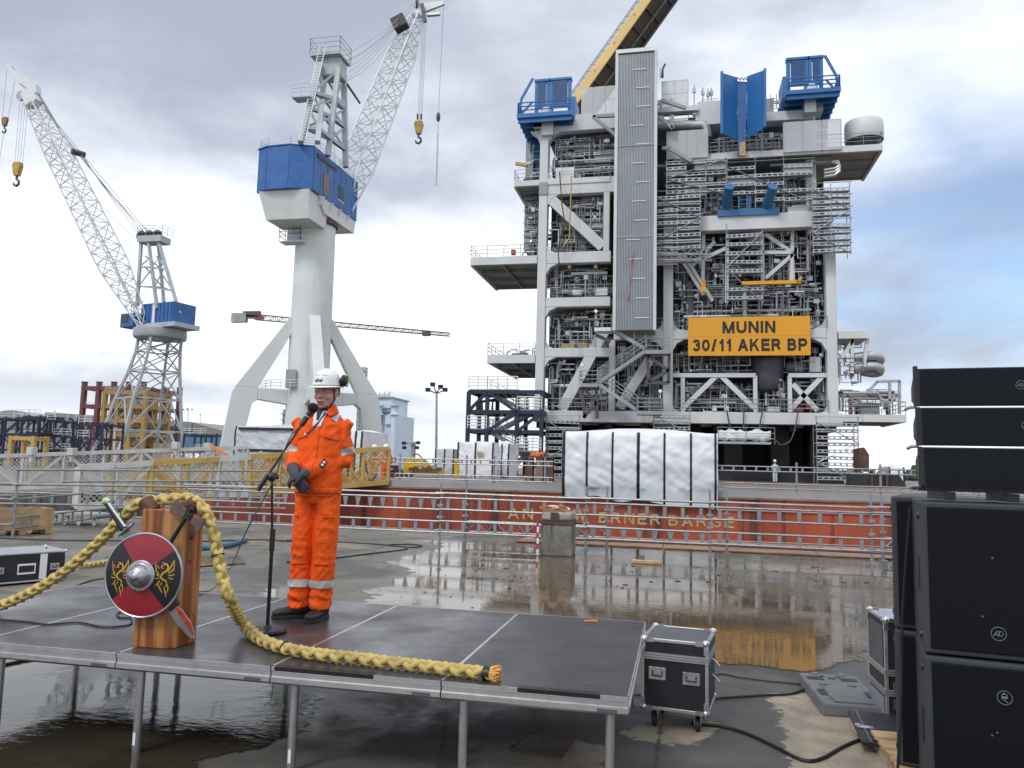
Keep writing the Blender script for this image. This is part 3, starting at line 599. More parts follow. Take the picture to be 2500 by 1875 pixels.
# ------------------------------------------------------------------ stage of 1 m x 2 m decks
SZ = .60; SY0, SY1 = 4.205, 6.255; sx = [-5.33, -4.315, -3.30, -2.285, -1.27, -.258]
lab = ['black stage deck with coiled cable and no objects beyond the post', 'black stage deck left of the wooden post under the rope', 'black stage deck carrying the wooden post and shield', 'black stage deck where the man stands beside the microphone stand', 'black stage deck at the open end under the frayed rope tip']
lab = lab[::1]
for i in range(5):
    x0, x1 = sx[i] + .004, sx[i + 1] - .004
    t = thing('stage_deck', lab[i], 'stage deck', ((x0 + x1) / 2, SY0, 0), 0, 'stage decks joined side by side')
    mb = MB(); mb.bb((x0 + .006, SY0 + .006, SZ - .03), (x1 - .006, SY1 - .006, SZ)); top = mb.build('plywood_top', 'stage_ply', t, world=True)
    # extruded aluminium frame: lip, groove and lower flange on every side
    def rim(xa, ya, xb, yb, nx, ny):
        prof = [(0, 0.0), (.004, .0), (.004, -.022), (-.004, -.030), (-.004, -.052), (.006, -.058), (.006, -.084), (-.010, -.098), (-.03, -.098), (-.03, -.034), (-.005, -.034), (-.005, 0)]
        a, b_ = V((xa, ya, 0)), V((xb, yb, 0)); n = V((nx, ny, 0)); pts = []
        for p in (a, b_):
            for o_, z in prof: pts.append(p + n * o_ + V((0, 0, SZ + .001 + z)))
        m_ = len(prof); f = MB(); f.add(pts, [(k, (k + 1) % m_, m_ + (k + 1) % m_, m_ + k) for k in range(m_)] + [tuple(range(m_))[::-1], tuple(range(m_, 2 * m_))]); return f.build('frame_rail', 'aluminium', t, world=True)
    rim(x0, SY0, x1, SY0, 0, -1); rim(x0, SY1, x1, SY1, 0, 1); rim(x0, SY0 + .03, x0, SY1 - .03, -1, 0); rim(x1, SY0 + .03, x1, SY1 - .03, 1, 0)
    for lx in (x0 + .10, x1 - .10) if i in (0, 4) else (x0 + .10,):
        for ly in (SY0 + .10, SY1 - .10):
            mb = MB(); mb.lathe([(.024, 0), (.025, .006), (.025, SZ - .09)], 14, (lx, ly, 0)); lg = mb.build('leg', 'aluminium', t, True, True)
            if ly < SY0 + .5:
                mb = MB(); mb.poly([(-.009, 0), (.009, 0), (.009, .075), (-.009, .075)], lambda u, v, w_: (lx + u, ly - .0262 - w_, .055 + v), .001); st_ = mb.build('sticker', 'tape_white', lg, world=True)
    mb = MB(); mb.bb((x1 - .16, SY0 - .0062 - .0012, SZ - .082), (x1 - .055, SY0 - .006, SZ - .066)); mb.build('maker_plate', 'case_grey', t, world=True)
    if i in (3, 4):
        mb = MB(); mb.bb((x0 + (.02 if i == 3 else .42), SY0 - .0052, SZ - .020), (x0 + (.62 if i == 3 else .86), SY0 + .05, SZ + .0018)); mb.build('gaffer_tape', 'black_paint', t, world=True)
mb = MB(); mb.path([(-.72, 6.10, SZ + .003), (-.66, 6.12, SZ + .006), (-.62, 6.13, SZ + .003)], .008, 6); tag(mb.build('orange_scrap', 'flyer_orange'), 'small orange scrap lying at the back of the stage', 'scrap')
# ------------------------------------------------------------------ wooden post with its rope brackets
ZT = 1.447
pw = thing('wooden_post', 'thick oiled pine post with chamfered corner standing on the stage front', 'post', (-3.19, 4.48, SZ))
q0, q1, q2, q3 = (-3.325, 4.375), (-3.115, 4.375), (-3.05, 4.415), (-3.045, 4.615); q4 = (-3.325, 4.615)
mb = MB(); mb.poly([q0, q1, q2, q3, q4], lambda u, v, w_: (u, v, SZ + w_), ZT - SZ); mb.build('block', 'post_wood', pw, world=True, bevel=.006)
mb = MB(); mb.tube((-3.36, 4.49, ZT - .012), (-3.02, 4.49, ZT - .012), .016, 8); mb.build('bracket_bar', 'bracket_brown', pw, True, True)
for x_, a in ((-3.335, -.75), (-3.045, .85)):
    mb = MB(); d_ = V((math.sin(a), 0, math.cos(a))); c_ = V((x_, 4.455, ZT + .012)); mb.tube(c_ - d_ * .05, c_ + d_ * .055, .05, 12); mb.build('rope_saddle', 'bracket_brown', pw, True, True, .008)
for r_, z_ in ((.012, 1.12), (.028, 1.28)): mb = MB(); mb.lathe([(r_, 0), (r_ * .8, .004)], 12, (-3.046, 4.50, z_), (1, 0, 0)); mb.build('knot_plug', 'bracket_brown', pw, True, True)
# ------------------------------------------------------------------ sword, axe, shield: carried by the post front
YS = 4.355
def flat(px, y, th, name, mt, parent, bevel=.002):
    pts = [at(a, b_, y) for a, b_ in px]; mb = MB(); n = len(pts)
    mb.add([p for p in pts] + [p + V((0, th, 0)) for p in pts], [tuple(range(n)), tuple(range(2 * n - 1, n - 1, -1))] + [(k, n + k, n + (k + 1) % n, (k + 1) % n) for k in range(n)])
    return mb.build(name, mt, parent, world=True, bevel=bevel)
def z2(u, v): return (240 + u * .2653, 1180 + v * .2653)
def Z2(l): return [z2(*p) for p in l]
sw = thing('sword', 'sword with green jewelled pommel slung behind the round shield', 'sword', (-3.2, YS, .9))
flat(Z2([(208, 470), (285, 420), (345, 500), (420, 620), (330, 690), (262, 575)]), YS - .006, .010, 'blade', 'blade_steel', sw)
flat(Z2([(640, 1175), (712, 1120), (770, 1170), (842, 1270), (882, 1370), (884, 1430), (840, 1425), (770, 1350), (700, 1270)]), YS - .012, .012, 'scabbard_tip', 'blade_steel', sw)
flat(Z2([(700, 1150), (735, 1140), (785, 1195), (850, 1290), (876, 1375), (868, 1400), (815, 1320), (745, 1215)]), YS - .015, .004, 'red_reflection', 'reflection_red', sw, .001)  # reddish reflection on the blade, laid on as a coloured strip
flat(Z2([(635, 1170), (715, 1075), (740, 1110), (665, 1180)]), YS - .018, .020, 'black_collar', 'black_paint', sw)
mb = MB(); a, b_ = at(*z2(80, 190), YS - .02), at(*z2(232, 425), YS - .01); mb.tube(a, b_, .015, 8, .019); mb.build('grip', 'black_paint', sw, True, True)
mb = MB(); a2, b2 = at(*z2(92, 185), YS - .036), at(*z2(245, 400), YS - .026); mb.tube(a2, b2, .0085, 8); mb.build('grip_plate', 'chrome', sw, True, True)
mb = MB(); a, b_ = at(*z2(190, 480), YS - .01), at(*z2(322, 372), YS - .01); mb.path([a, a.lerp(b_, .2), a.lerp(b_, .5) + V((0, -.006, 0)), a.lerp(b_, .8), b_], [.010, .010, .012, .009, .010], 8); mb.build('crossguard', 'blade_steel', sw, True, True)
pc = at(*z2(70, 165), YS - .02); mb = MB(); mb.lathe([(.016, -.014), (.024, -.010), (.026, 0), (.024, .010), (.016, .014)], 14, pc, (0.5, 1, 0)); pm = mb.build('pommel', 'chrome', sw, True, True)
mb = MB(); mb.ball(at(*z2(54, 168), YS - .04), (.014, .012, .015)); mb.build('jewel', 'jewel_green', pm, True, True)
ax = thing('battle_axe', 'double-bitted axe with black haft tucked behind the shield', 'axe', (-3.1, YS, 1.1))
mb = MB(); a, b_ = at(*z2(640, 580), YS - .004), at(*z2(862, 228), YS - .004); mb.tube(a, b_, .0135, 10); mb.build('haft', 'black_plastic', ax, True, True)
flat(Z2([(650, 275), (668, 205), (700, 160), (735, 138), (742, 170), (770, 215), (812, 240), (800, 275), (772, 322), (735, 298), (690, 280)]), YS - .012, .012, 'axe_blade', 'axe_brown', ax)
flat(Z2([(868, 280), (905, 310), (945, 322), (982, 318), (975, 360), (945, 420), (900, 468), (895, 425), (870, 385), (830, 352), (850, 310)]), YS - .012, .012, 'axe_blade', 'axe_brown', ax)
flat(Z2([(785, 325), (808, 268), (870, 280), (835, 345)]), YS - .020, .020, 'socket', 'black_plastic', ax)
SC = at(350, 1404, 4.315); SRD = .253
sh = thing('round_shield', 'round viking shield with red and black quarters and gold dragons', 'shield', SC - V((0, 0, SRD)))
NRM = V((math.sin(R(5)), -math.cos(R(5)), .03)).normalized(); SXA = V((0, 0, 1)).cross(NRM).normalized() ; SXA = -SXA if SXA.x < 0 else SXA; SYA = V((0, 0, 1)) - NRM * NRM.z; SYA.normalize()
def sp(u, v, w_=0): return SC + SXA * u + SYA * v + NRM * (w_ + .028 * (1 - (u * u + v * v) / SRD ** 2))
def sector(a0, a1, mt):
    mb = MB(); nr, na = 5, 14; P = []
    for w_ in (0, -.008):
        for i in range(nr + 1):
            for k in range(na + 1): t = R(a0 + (a1 - a0) * k / na); r_ = SRD * .985 * (.05 + .95 * i / nr); P.append(sp(r_ * math.cos(t), r_ * math.sin(t), w_))
    s_ = na + 1; o_ = (nr + 1) * s_; fs = [(i * s_ + k, (i + 1) * s_ + k, (i + 1) * s_ + k + 1, i * s_ + k + 1) for i in range(nr) for k in range(na)]; fs += [tuple(o_ + x for x in f[::-1]) for f in fs]
    mb.add(P, fs); return mb.build('quarter', mt, sh, True, True)
for a0, mt in ((39, 'shield_red'), (129, 'shield_black'), (219, 'shield_red'), (309, 'shield_black')): sector(a0 + .15, a0 + 89.85, mt)
mb = MB(); mb.path([sp(SRD * math.cos(R(k)), SRD * math.sin(R(k)), -.002) for k in range(0, 360, 6)], .0075, 8, closed=True); mb.build('rim', 'boss_steel', sh, True, True)
mb = MB(); mb.lathe([(.094, 0), (.095, .008), (.088, .013), (.076, .008), (.071, .012), (.066, .034), (.055, .054), (.034, .066), (.024, .068), (.022, .078), (.010, .081), (.001, .081)], 32, sp(0, 0, -.002), NRM); mb.build('boss', 'boss_steel', sh, 'all', True)
strokes = [([(-.008, .075), (.010, .078), (.022, .060), (.014, .040), (-.010, .022), (-.022, .002), (-.006, -.016), (.012, -.020), (.020, -.042), (.006, -.064)], .0085), ([(-.006, .074), (-.022, .064), (-.018, .052), (-.004, .056)], .0055), ([(.0, .082), (-.02, .086)], .004),
           ([(.020, .030), (.040, .070), (.052, .104)], .007), ([(.052, .104), (.056, .060), (.040, .036)], .004), ([(.024, .022), (.050, .040), (.062, .052)], .0055), ([(.026, .010), (.048, .012), (.064, .020)], .0055), ([(.026, -.002), (.046, -.010), (.058, -.008)], .0045),
           ([(-.030, .012), (-.050, .034), (-.062, .092)], .0062), ([(-.034, .050), (-.050, .072)], .0045), ([(-.030, .004), (-.056, .018)], .0045), ([(-.028, -.008), (-.052, -.010), (-.060, .002)], .0045),
           ([(-.024, -.020), (-.038, -.044), (-.052, -.052)], .0052), ([(-.034, -.044), (-.020, -.070), (-.006, -.098)], .0062), ([(.004, -.062), (.012, -.090), (.020, -.122)], .0062), ([(.020, -.040), (.030, -.070), (.022, -.096)], .0055), ([(-.010, -.030), (-.018, -.052)], .004)]
for cx_, cy_, sc in ((-.145, -.012, 1.0), (.148, -.004, 1.0)):
    mb = MB()
    for pl, wd in strokes:
        # tapered flat stroke
        pts = []; m_ = 8
        for i in range(len(pl) - 1):
            for k in range(m_ // 2): t = k / (m_ // 2); pts.append((pl[i][0] + (pl[i + 1][0] - pl[i][0]) * t, pl[i][1] + (pl[i + 1][1] - pl[i][1]) * t))
        pts.append(pl[-1]); n_ = len(pts); P = []
        for i, (u, v) in enumerate(pts):
            a, b_ = pts[max(0, i - 1)], pts[min(n_ - 1, i + 1)]; d = V((b_[0] - a[0], b_[1] - a[1])).normalized(); t = i / (n_ - 1); hw = wd * (.25 + .75 * math.sin(math.pi * min(1, t * .8 + .2))) * .62
            for s_ in (-1, 1): P.append(sp(cx_ + (u - d.y * hw * s_) * sc, cy_ + (v + d.x * hw * s_) * sc, .0012))
        mb.add(P, [(2 * i, 2 * i + 2, 2 * i + 3, 2 * i + 1) for i in range(n_ - 1)])
    mb.build('gold_dragon', 'gold_paint', sh, world=True)
# ------------------------------------------------------------------ plaited hawser
def smooth_path(P, step):
    P = [V(p) for p in P]; out = []
    for i in range(len(P) - 1):
        a, b_, c_, d = P[max(0, i - 1)], P[i], P[i + 1], P[min(len(P) - 1, i + 2)]; n = max(2, int((c_ - b_).length / step))
        for k in range(n):
            t = k / n; out.append(.5 * ((2 * b_) + (c_ - a) * t + (2 * a - 5 * b_ + 4 * c_ - d) * t * t + (3 * b_ - a - 3 * c_ + d) * t ** 3))
    out.append(P[-1]); return out
def plait(name, label, pts, rad, pitch, mt='rope_yarn', step=.012, nside=9):
    C = smooth_path(pts, step); t = thing(name, label, 'rope', (C[-1].x, C[-1].y, min(p.z for p in C) - rad)); s = 0; S = [0]
    for i in range(1, len(C)): s += (C[i] - C[i - 1]).length; S.append(s)
    fr = []; prev = V((0, -1, .2)).normalized()
    for i in range(len(C)):
        d = (C[min(i + 1, len(C) - 1)] - C[max(0, i - 1)]).normalized(); x = (prev - d * prev.dot(d)).normalized(); prev = x; fr.append((x, d.cross(x)))
    for sgn in (1, -1):
        for j in (0, 1):
            P = []
            for c_, s_, (x, y) in zip(C, S, fr):
                ph = 2 * math.pi * s_ / pitch; th = sgn * ph + j * math.pi + .6; r_ = rad * (.50 + sgn * .15 * math.cos(2 * ph)); P.append(c_ + x * r_ * math.cos(th) + y * r_ * math.sin(th) * 1.0)
            mb = MB(); mb.path(P, rad * .47, nside, uvw=True); mb.build('strand', mt, t, 'all', True)
    return t, C
RR = .038; zs = SZ + RR
top = lambda px, py, y: at(px, py, y)
pts = [V((-8.6, 7.2, .05)), V((-7.0, 6.3, .06)), V((-6.1, 5.75, .16)), V((-5.72, 5.42, .50)), top(-130, 1528, 4.98), top(-50, 1500, 4.94), top(0, 1480, 4.90), top(70, 1450, 4.84), top(140, 1408, 4.77), top(205, 1358, 4.70), top(262, 1304, 4.62), top(308, 1256, 4.54), top(345, 1228, 4.50), top(385, 1222, 4.49), top(432, 1218, 4.48), top(470, 1220, 4.47), top(502, 1248, 4.46), top(521, 1300, 4.45), top(533, 1360, 4.44), top(545, 1415, 4.43), top(562, 1466, 4.43), gz(592, 1520, zs + .04), gz(630, 1556, zs + .005), gz(680, 1578, zs), gz(736, 1591, zs), gz(800, 1600, zs), gz(871, 1607, zs), gz(960, 1618, zs), gz(1060, 1629, zs), gz(1130, 1637, zs), gz(1200, 1645, zs)]
rp, RC = plait('hawser_rope', 'thick yellow plaited hawser hung over the wooden post and across the stage', pts, RR, .19)
e = RC[-1]; d = (RC[-1] - RC[-6]).normalized()
mb = MB(); mb.tube(e - d * .045, e - d * .005, RR * 1.06, 16); mb.build('whipping', 'black_paint', rp, True, True)
mb = MB(); rr = random.Random(5); _, fx, fy = frame(d)
for k in range(240):
    a, r_ = rr.random() * 6.283, RR * .9 * math.sqrt(rr.random()); b0 = e - d * .01 + (fx * math.cos(a) + fy * math.sin(a)) * r_; ln = rr.uniform(.035, .065); tip = b0 + d * ln + (fx * math.cos(a) + fy * math.sin(a)) * rr.uniform(-.01, .02)
    mb.tube(b0, tip, .0045, 4, .002)
mb.build('frayed_end', 'frayed_orange', rp, world=True)
for k in (0.715, .865, .43, .62):
    i = int(len(RC) * k); d = (RC[i + 1] - RC[i - 1]).normalized(); _, fx, fy = frame(d); mb = MB(); mb.path([RC[i] + (fx * math.cos(R(a)) + fy * math.sin(R(a))) * RR * 1.02 for a in range(0, 360, 24)], .004, 5, closed=True); mb.build('cable_tie', 'black_plastic', rp, True, True)
g0 = gz(150, 1396, .05); plait('hawser_rope', 'yellow plaited rope lying on wet ground behind the stage', [gz(195, 1382, .05), gz(232, 1376, .05), gz(275, 1370, .05), gz(340, 1366, .05), gz(420, 1352, .05), gz(480, 1345, .05)], .045, .2, step=.03, nside=7)
mb = MB(); mb.path(smooth_path([gz(492, 1338, .05), gz(520, 1336, .05), gz(560, 1330, .05), gz(600, 1318, .05)], .1), .055, 8); tag(mb.build('blue_hose', 'hose_blue', None, True), 'blue hose wrapped in sleeving on the ground behind the rope', 'hose')
# ------------------------------------------------------------------ microphone on boom stand
mx, my = -2.755, 4.99
ms = thing('microphone_stand', 'black round-base microphone boom stand beside the speaking man', 'microphone stand', (mx, my, SZ))
mb = MB(); mb.lathe([(.125, 0), (.130, .008), (.130, .020), (.122, .030), (.03, .034), (.018, .05), (.012, .055)], 32, (mx, my, SZ)); mb.build('base', 'stand_black', ms, True, True)
piv = at(664, 1164, my); mb = MB(); mb.tube((mx, my, SZ + .03), (mx, my, SZ + .62), .0125, 12); mb.build('lower_tube', 'stand_black', ms, True, True)
mb = MB(); mb.tube((mx, my, SZ + .55), (mx, my, SZ + .70), .018, 12); mb.build('clutch', 'black_plastic', ms, True, True)
mb = MB(); mb.tube((mx, my, SZ + .6), piv, .0085, 10); mb.build('upper_tube', 'stand_black', ms, True, True)
clip = at(740, 1032, 5.17); tail = at(630, 1196, 4.95)
mb = MB(); mb.tube(tail, clip, .008, 10); bo = mb.build('boom', 'stand_black', ms, True, True)
mb = MB(); dd = (clip - tail).normalized(); mb.tube(tail - dd * .005, tail + dd * .12, .016, 10); mb.build('counterweight', 'stand_black', bo, True, True)
mb = MB(); mb.lathe([(.026, -.022), (.030, -.015), (.030, .015), (.026, .022)], 14, piv, (1, .3, 0)); mb.lathe([(.018, .02), (.018, .045)], 8, piv, (1, .3, 0)); mb.build('pivot_knob', 'black_plastic', ms, True, True)
mcp = thing('microphone', 'black microphone with foam windshield held in the boom clip', 'microphone', clip)
mtip = at(764, 996, 5.21); md = (mtip - clip).normalized(); hd = clip - md * .03
mb = MB(); mb.tube(hd, mtip - md * .02, .013, 12, .021); mb.build('handle', 'black_plastic', mcp, True, True)
mb = MB(); mb.tube(hd + md * .055, hd + md * .085, .0185, 12, .0195); mb.build('label_band', 'tape_white', mcp, True, True)
mb = MB(); mb.ball(mtip, .038, 18, 12); mb.build('foam_windshield', 'foam_black', mcp, 'all', True)
mb = MB(); mb.tube(clip - dd * .02, clip + md * .05, .021, 10); mb.build('clip', 'black_plastic', mcp, True, True)
cb = smooth_path([hd, at(712, 1062, 5.12), at(690, 1110, 5.03), at(672, 1165, 4.96), at(640, 1225, 4.93), at(600, 1300, 4.95), gz(562, 1400, SZ + .02) + V((0, 0, .06)), gz(520, 1438, SZ + .008), gz(486, 1450, SZ + .008), (-3.6, 6.6, .4), (-3.8, 6.9, .02)], .04)
mb = MB(); mb.path(cb, .0042, 6); tag(mb.build('microphone_cable', 'cable_black', None, True), 'thin black cable hanging from the microphone stand', 'cable')
def cable(label, P, r_=.006, mt='cable_black'):
    mb = MB(); mb.path(smooth_path(P, .05), r_, 6); return tag(mb.build('cable', mt, None, True), label, 'cable')
sg = lambda x, y: gz(x, y, SZ + .007)
cable('black cable snaking over the stage to the foot of the post', [sg(-60, 1506), sg(0, 1512), sg(60, 1517), sg(120, 1524), sg(190, 1519), sg(250, 1530), sg(300, 1528), sg(322, 1521), sg(318, 1508), sg(295, 1508), sg(285, 1499), sg(298, 1493), sg(322, 1497)])
gg = lambda x, y: gz(x, y, .012)
cable('black cable stretched over the yard in front of the pallets', [gg(-80, 1312), gg(0, 1314), gg(150, 1319), gg(300, 1320), gg(480, 1322), gg(640, 1318), gg(760, 1326)], .016)
cable('black cable looping over the pale concrete behind the man', [gg(700, 1372), gg(820, 1362), (gg(900, 1352)), gg(985, 1342), gg(990, 1336), gg(950, 1330), gg(1000, 1329), gg(1030, 1333), gg(1000, 1336), gg(900, 1327), gg(800, 1322), gg(700, 1318)], .014)
cable('black cable on the ground between flight case and post', [gg(160, 1440), gg(220, 1418), gg(262, 1411), gg(360, 1395), gg(500, 1382), gg(600, 1376)], .010)
cable('thick black cable looping from the wheeled rack case to the loudspeakers', [gg(1702, 1752), gg(1690, 1765), gg(1720, 1769), gg(1770, 1774), gg(1830, 1793), gg(1900, 1826), gg(1940, 1848), gg(1975, 1858), gg(2010, 1850), gg(2060, 1822), gg(2110, 1803), gg(2165, 1796), gg(2230, 1790)], .011)
cable('thin black cable running from the rack case to the grey fence foot', [gg(1742, 1706), gg(1800, 1701), gg(1870, 1697), gg(1930, 1694), gg(1960, 1684), gg(1985, 1675)], .009)
cable('thin cable lying in the shallow water behind the rack case', [gg(1500, 1700), gg(1600, 1690), gg(1745, 1647), gg(1800, 1653), gg(1880, 1663), gg(1990, 1673)], .007)
cable('black cable on the wet floor under the stage', [gg(-60, 1640), gg(60, 1612), gg(160, 1600), gg(250, 1606)], .012)
# ------------------------------------------------------------------ flight cases
def flight_case(name, label, loc, rot, w_, d, h, z0, handles=(), casters=False, top='case_grey', face='case_black', split=None, group=None):
    t = thing(name, label, 'flight case', loc, rot, group); e_ = .022
    mb = MB(); mb.bb((-w_ / 2 + .006, -d / 2 + .006, z0 + .006), (w_ / 2 - .006, d / 2 - .006, z0 + h - .006)); mb.build('panels', face, t)
    mb = MB(); mb.bb((-w_ / 2 + .02, -d / 2 + .02, z0 + h - .0055), (w_ / 2 - .02, d / 2 - .02, z0 + h - .003)); mb.build('lid', top, t)
    for sx_ in (-1, 1):
        for sy_ in (-1, 1):
            mb = MB(); mb.box((sx_ * (w_ / 2 - e_ / 2), sy_ * (d / 2 - e_ / 2), z0 + h / 2), (e_, e_, h - .02)); mb.build('edge_rail', 'aluminium', t, bevel=.003)
        for z in (z0 + e_ / 2, z0 + h - e_ / 2):
            mb = MB(); mb.box((sx_ * (w_ / 2 - e_ / 2), 0, z), (e_, d - .04, e_)); mb.build('edge_rail', 'aluminium', t, bevel=.003)
            mb = MB(); mb.box((0, sx_ * (d / 2 - e_ / 2), z), (w_ - .04, e_, e_)); mb.build('edge_rail', 'aluminium', t, bevel=.003)
            for sy_ in (-1, 1):
                mb = MB(); c_ = (sx_ * (w_ / 2 - .018), sy_ * (d / 2 - .018), z); mb.ball(c_, .027, 10, 8)
                for ax_ in range(3):
                    o_ = V(c_); dd_ = V((0, 0, 0)); dd_[ax_] = (-sx_, -sy_, 1 if z < z0 + h / 2 else -1)[ax_]; pp = o_ + dd_ * .045 + V((sx_ * .004, sy_ * .006, 0)); mb.box(pp, [.03 if k != ax_ else .05 for k in range(3)])
                mb.build('ball_corner', 'chrome', t, True)
    for z in (split or ()):
        mb = MB(); mb.bb((-w_ / 2 - .002, -d / 2 - .003, z0 + z), (w_ / 2 + .002, d / 2 + .003, z0 + z + .045)); mb.build('lid_valance', 'aluminium', t)
        mb = MB()
        for k in range(2): mb.bb((-w_ / 2 - .004, -d / 2 - .0042, z0 + z + .012 + k * .016), (w_ / 2 + .004, d / 2 + .0042, z0 + z + .0155 + k * .016))
        mb.build('valance_groove', 'case_grey', t)
    for hx, hz, face_ in handles:
        W_ = .115; Hh = .085
        def hp_(u, v, w__): return (hx + u, -d / 2 - w__, z0 + hz + v) if face_ == 'f' else (w_ / 2 + w__, hx + u, z0 + hz + v)
        mb = MB()
        for a, b_ in (((-W_ / 2, -Hh / 2), (W_ / 2, -Hh / 2 + .016)), ((-W_ / 2, Hh / 2 - .016), (W_ / 2, Hh / 2)), ((-W_ / 2, -Hh / 2 + .016), (-W_ / 2 + .016, Hh / 2 - .016)), ((W_ / 2 - .016, -Hh / 2 + .016), (W_ / 2, Hh / 2 - .016))): mb.poly([a, (b_[0], a[1]), b_, (a[0], b_[1])], hp_, .004)
        hn = mb.build('handle_dish', 'chrome', t)
        mb = MB(); mb.poly([(-.042, -.03), (.042, -.03), (.042, .03), (-.042, .03)], hp_, -.002 + .004); mb.build('dish_back', 'pipe_steel', hn)
        mb = MB(); mb.path([hp_(-.032, .018, .004), hp_(-.032, -.014, .012), hp_(.032, -.014, .012), hp_(.032, .018, .004)], .005, 6); mb.build('grip', 'black_plastic', hn, True)
        mb = MB()
        for k in range(-1, 2):
            for s_ in (-1, 1): p = V(hp_(k * .045, s_ * (Hh / 2 - .008), .004)); mb.ball(p, .004, 6, 4)
        mb.build('rivet', 'chrome', hn, True)
    if casters:
        for sx_ in (-1, 1):
            for sy_ in (-1, 1):
                cx_, cy_ = sx_ * (w_ / 2 - .08), sy_ * (d / 2 - .08)
                mb = MB(); mb.box((cx_, cy_, z0 - .008), (.085, .085, .008))
                for s_ in (-1, 1): mb.bar((cx_ + s_ * .022, cy_, z0 - .01), (cx_ + s_ * .022, cy_ + .02, .048), .004, .04, (0, 1, 0))
                cs = mb.build('caster', 'chrome', t); mb = MB(); mb.lathe([(.02, -.016), (.048, -.014), (.05, 0), (.048, .014), (.02, .016)], 18, (cx_, cy_ + .02, .05), (1, 0, 0)); mb.build('wheel', 'wheel_rubber', cs, True)
    return t
rc = flight_case('flight_case', 'wheeled black rack flight case with two recessed handles beside the stage', (-.005, 5.86, 0), R(-8), .455, .50, .475, .135, ((-.115, .245, 'f'), (.115, .232, 'f')), True, split=(.335,))
for z in (.36, .47):
    for yy in (-.05,):
        mb = MB(); mb.path([(.232, yy, z), (.262, yy - .03, z - .012), (.292, yy - .075, z - .03)], .005, 6); mb.build('latch_lever', 'chrome', rc, True)
lc = flight_case('flight_case', 'low wide flight case with rack equipment on the yard beside the rope', (-9.05, 9.35, 0), R(62), 1.02, .78, .40, .03, ((-.32, .18, 'f'), (.36, .19, 'f')), False, top='case_lid', split=())
mb = MB(); mb.bb((-.10, -.392, .14), (.12, -.386, .28)); p = mb.build('label_frame', 'tape_white', lc); mb = MB(); mb.bb((-.085, -.3935, .165), (.105, -.3915, .255)); mb.build('label_card', 'case_black', p)
mb = MB(); mb.bb((.17, -.392, .06), (.26, -.387, .40)); mb.build('white_strip', 'tape_white', lc)
mb = MB(); mb.bb((-.517, -.30, .08), (-.508, .30, .37)); mb.build('open_front', 'black_paint', lc)
mb = MB(); mb.bb((-.522, -.26, .09), (-.516, .26, .20)); mb.build('rack_unit', 'hose_blue', lc)
cable('black cable arched over the lid of the low flight case', [(-9.6, 9.0, .44), at(60, 1362, 9.3), at(100, 1358, 9.4), at(130, 1362, 9.5), (-8.9, 9.7, .44)], .009)
c1 = flight_case('flight_case', 'tall upright flight case standing behind the loudspeakers', (1.66, 6.45, 0), R(2), .46, .46, .74, .0, (), False, face='case_black', top='chrome', split=(.20, .34))
mb = MB()
for z, zz in ((.23, .27), (.11, .15)):
    mb.bb((-.18, -.237, z), (-.08, -.232, zz + .03))
mb.build('latch', 'chrome', c1)
mb = MB(); mb.bb((-.2305, -.18, .38), (-.2265, .18, .68)); mb.build('side_panel', 'case_grey', c1)
mb = MB(); mb.bb((-.2305, -.18, .04), (-.2265, .18, .18)); mb.build('side_label', 'case_lid', c1)
# grey plastic fence foot, black board on timber, stray planks
ff = thing('fence_foot', 'grey recycled-plastic fence foot block lying on pale concrete', 'fence foot', (1.24, 6.78, 0), R(3))
mb = MB(); mb.poly([(-.24, -.46), (.24, -.46), (.24, .46), (-.24, .46)], lambda u, v, w_: (u * (1 - w_ * .6), v * (1 - w_ * .4), w_), .085); mb.build('slab', 'plastic_grey', ff, bevel=.012)
for x, y, a, b_ in ((-.13, .28, .13, .10), (.13, .28, .13, .10), (0, .30, .06, .05), (-.06, .36, .04, .04), (.06, .36, .04, .04), (-.17, -.14, .05, .17), (.17, -.14, .05, .17)):
    mb = MB(); mb.box((x, y, .0855), (a, b_, .004)); mb.build('socket', 'black_paint', ff)
for x in (-.11, .11):
    for y in (.10, .42):
        mb = MB(); mb.lathe([(.034, 0), (.032, .012), (.02, .014)], 12, (x, y, .084)); mb.build('stud', 'plastic_grey', ff, True)
mb = MB(); mb.poly([(-.14, -.40), (.14, -.40), (.14, .02), (-.14, .02)], lambda u, v, w_: (u, v, .084 + w_), .012); mb.build('pad', 'plastic_grey', ff, bevel=.006)
lp = thing('case_lid_panel', 'black case lid lying flat on timbers in front of the loudspeakers', 'case lid', (1.36, 5.86, 0), R(-4))
mb = MB(); mb.bb((-.20, -.33, .055), (.28, .36, .08)); mb.build('board', 'case_black', lp, bevel=.004)
mb = MB(); mb.bb((-.155, -.33, .0805), (-.14, .36, .085)); mb.bb((-.20, -.28, .0805), (.28, -.27, .084)); mb.build('rail', 'case_grey', lp)
mb = MB(); mb.box((-.14, -.04, .086), (.10, .055, .006)); mb.box((-.185, -.02, .088), (.03, .04, .012)); mb.build('butterfly_latch', 'chrome', lp)
for k, (x, y) in enumerate(((1.30, 5.60), (1.38, 5.42), (1.55, 5.2))):
    o = MB().box((x, y, .024), (.09, .9, .045), Matrix.Rotation(R(12 + 4 * k), 3, 'Z')).build('timber_batten', 'pallet_wood', bevel=.004); tag(o, ['short timber batten under the black case lid', 'timber batten between case lid and subwoofer', 'timber batten under the subwoofer stack corner'][k], 'timber', 'timbers under the sound equipment')
tb_ = MB().box((-.62, 15.05, .035), (.55, .16, .05), Matrix.Rotation(R(-4), 3, 'Z')).build('plank', 'pallet_wood'); tag(tb_, 'short timber plank floating in the puddle before the railing', 'plank')
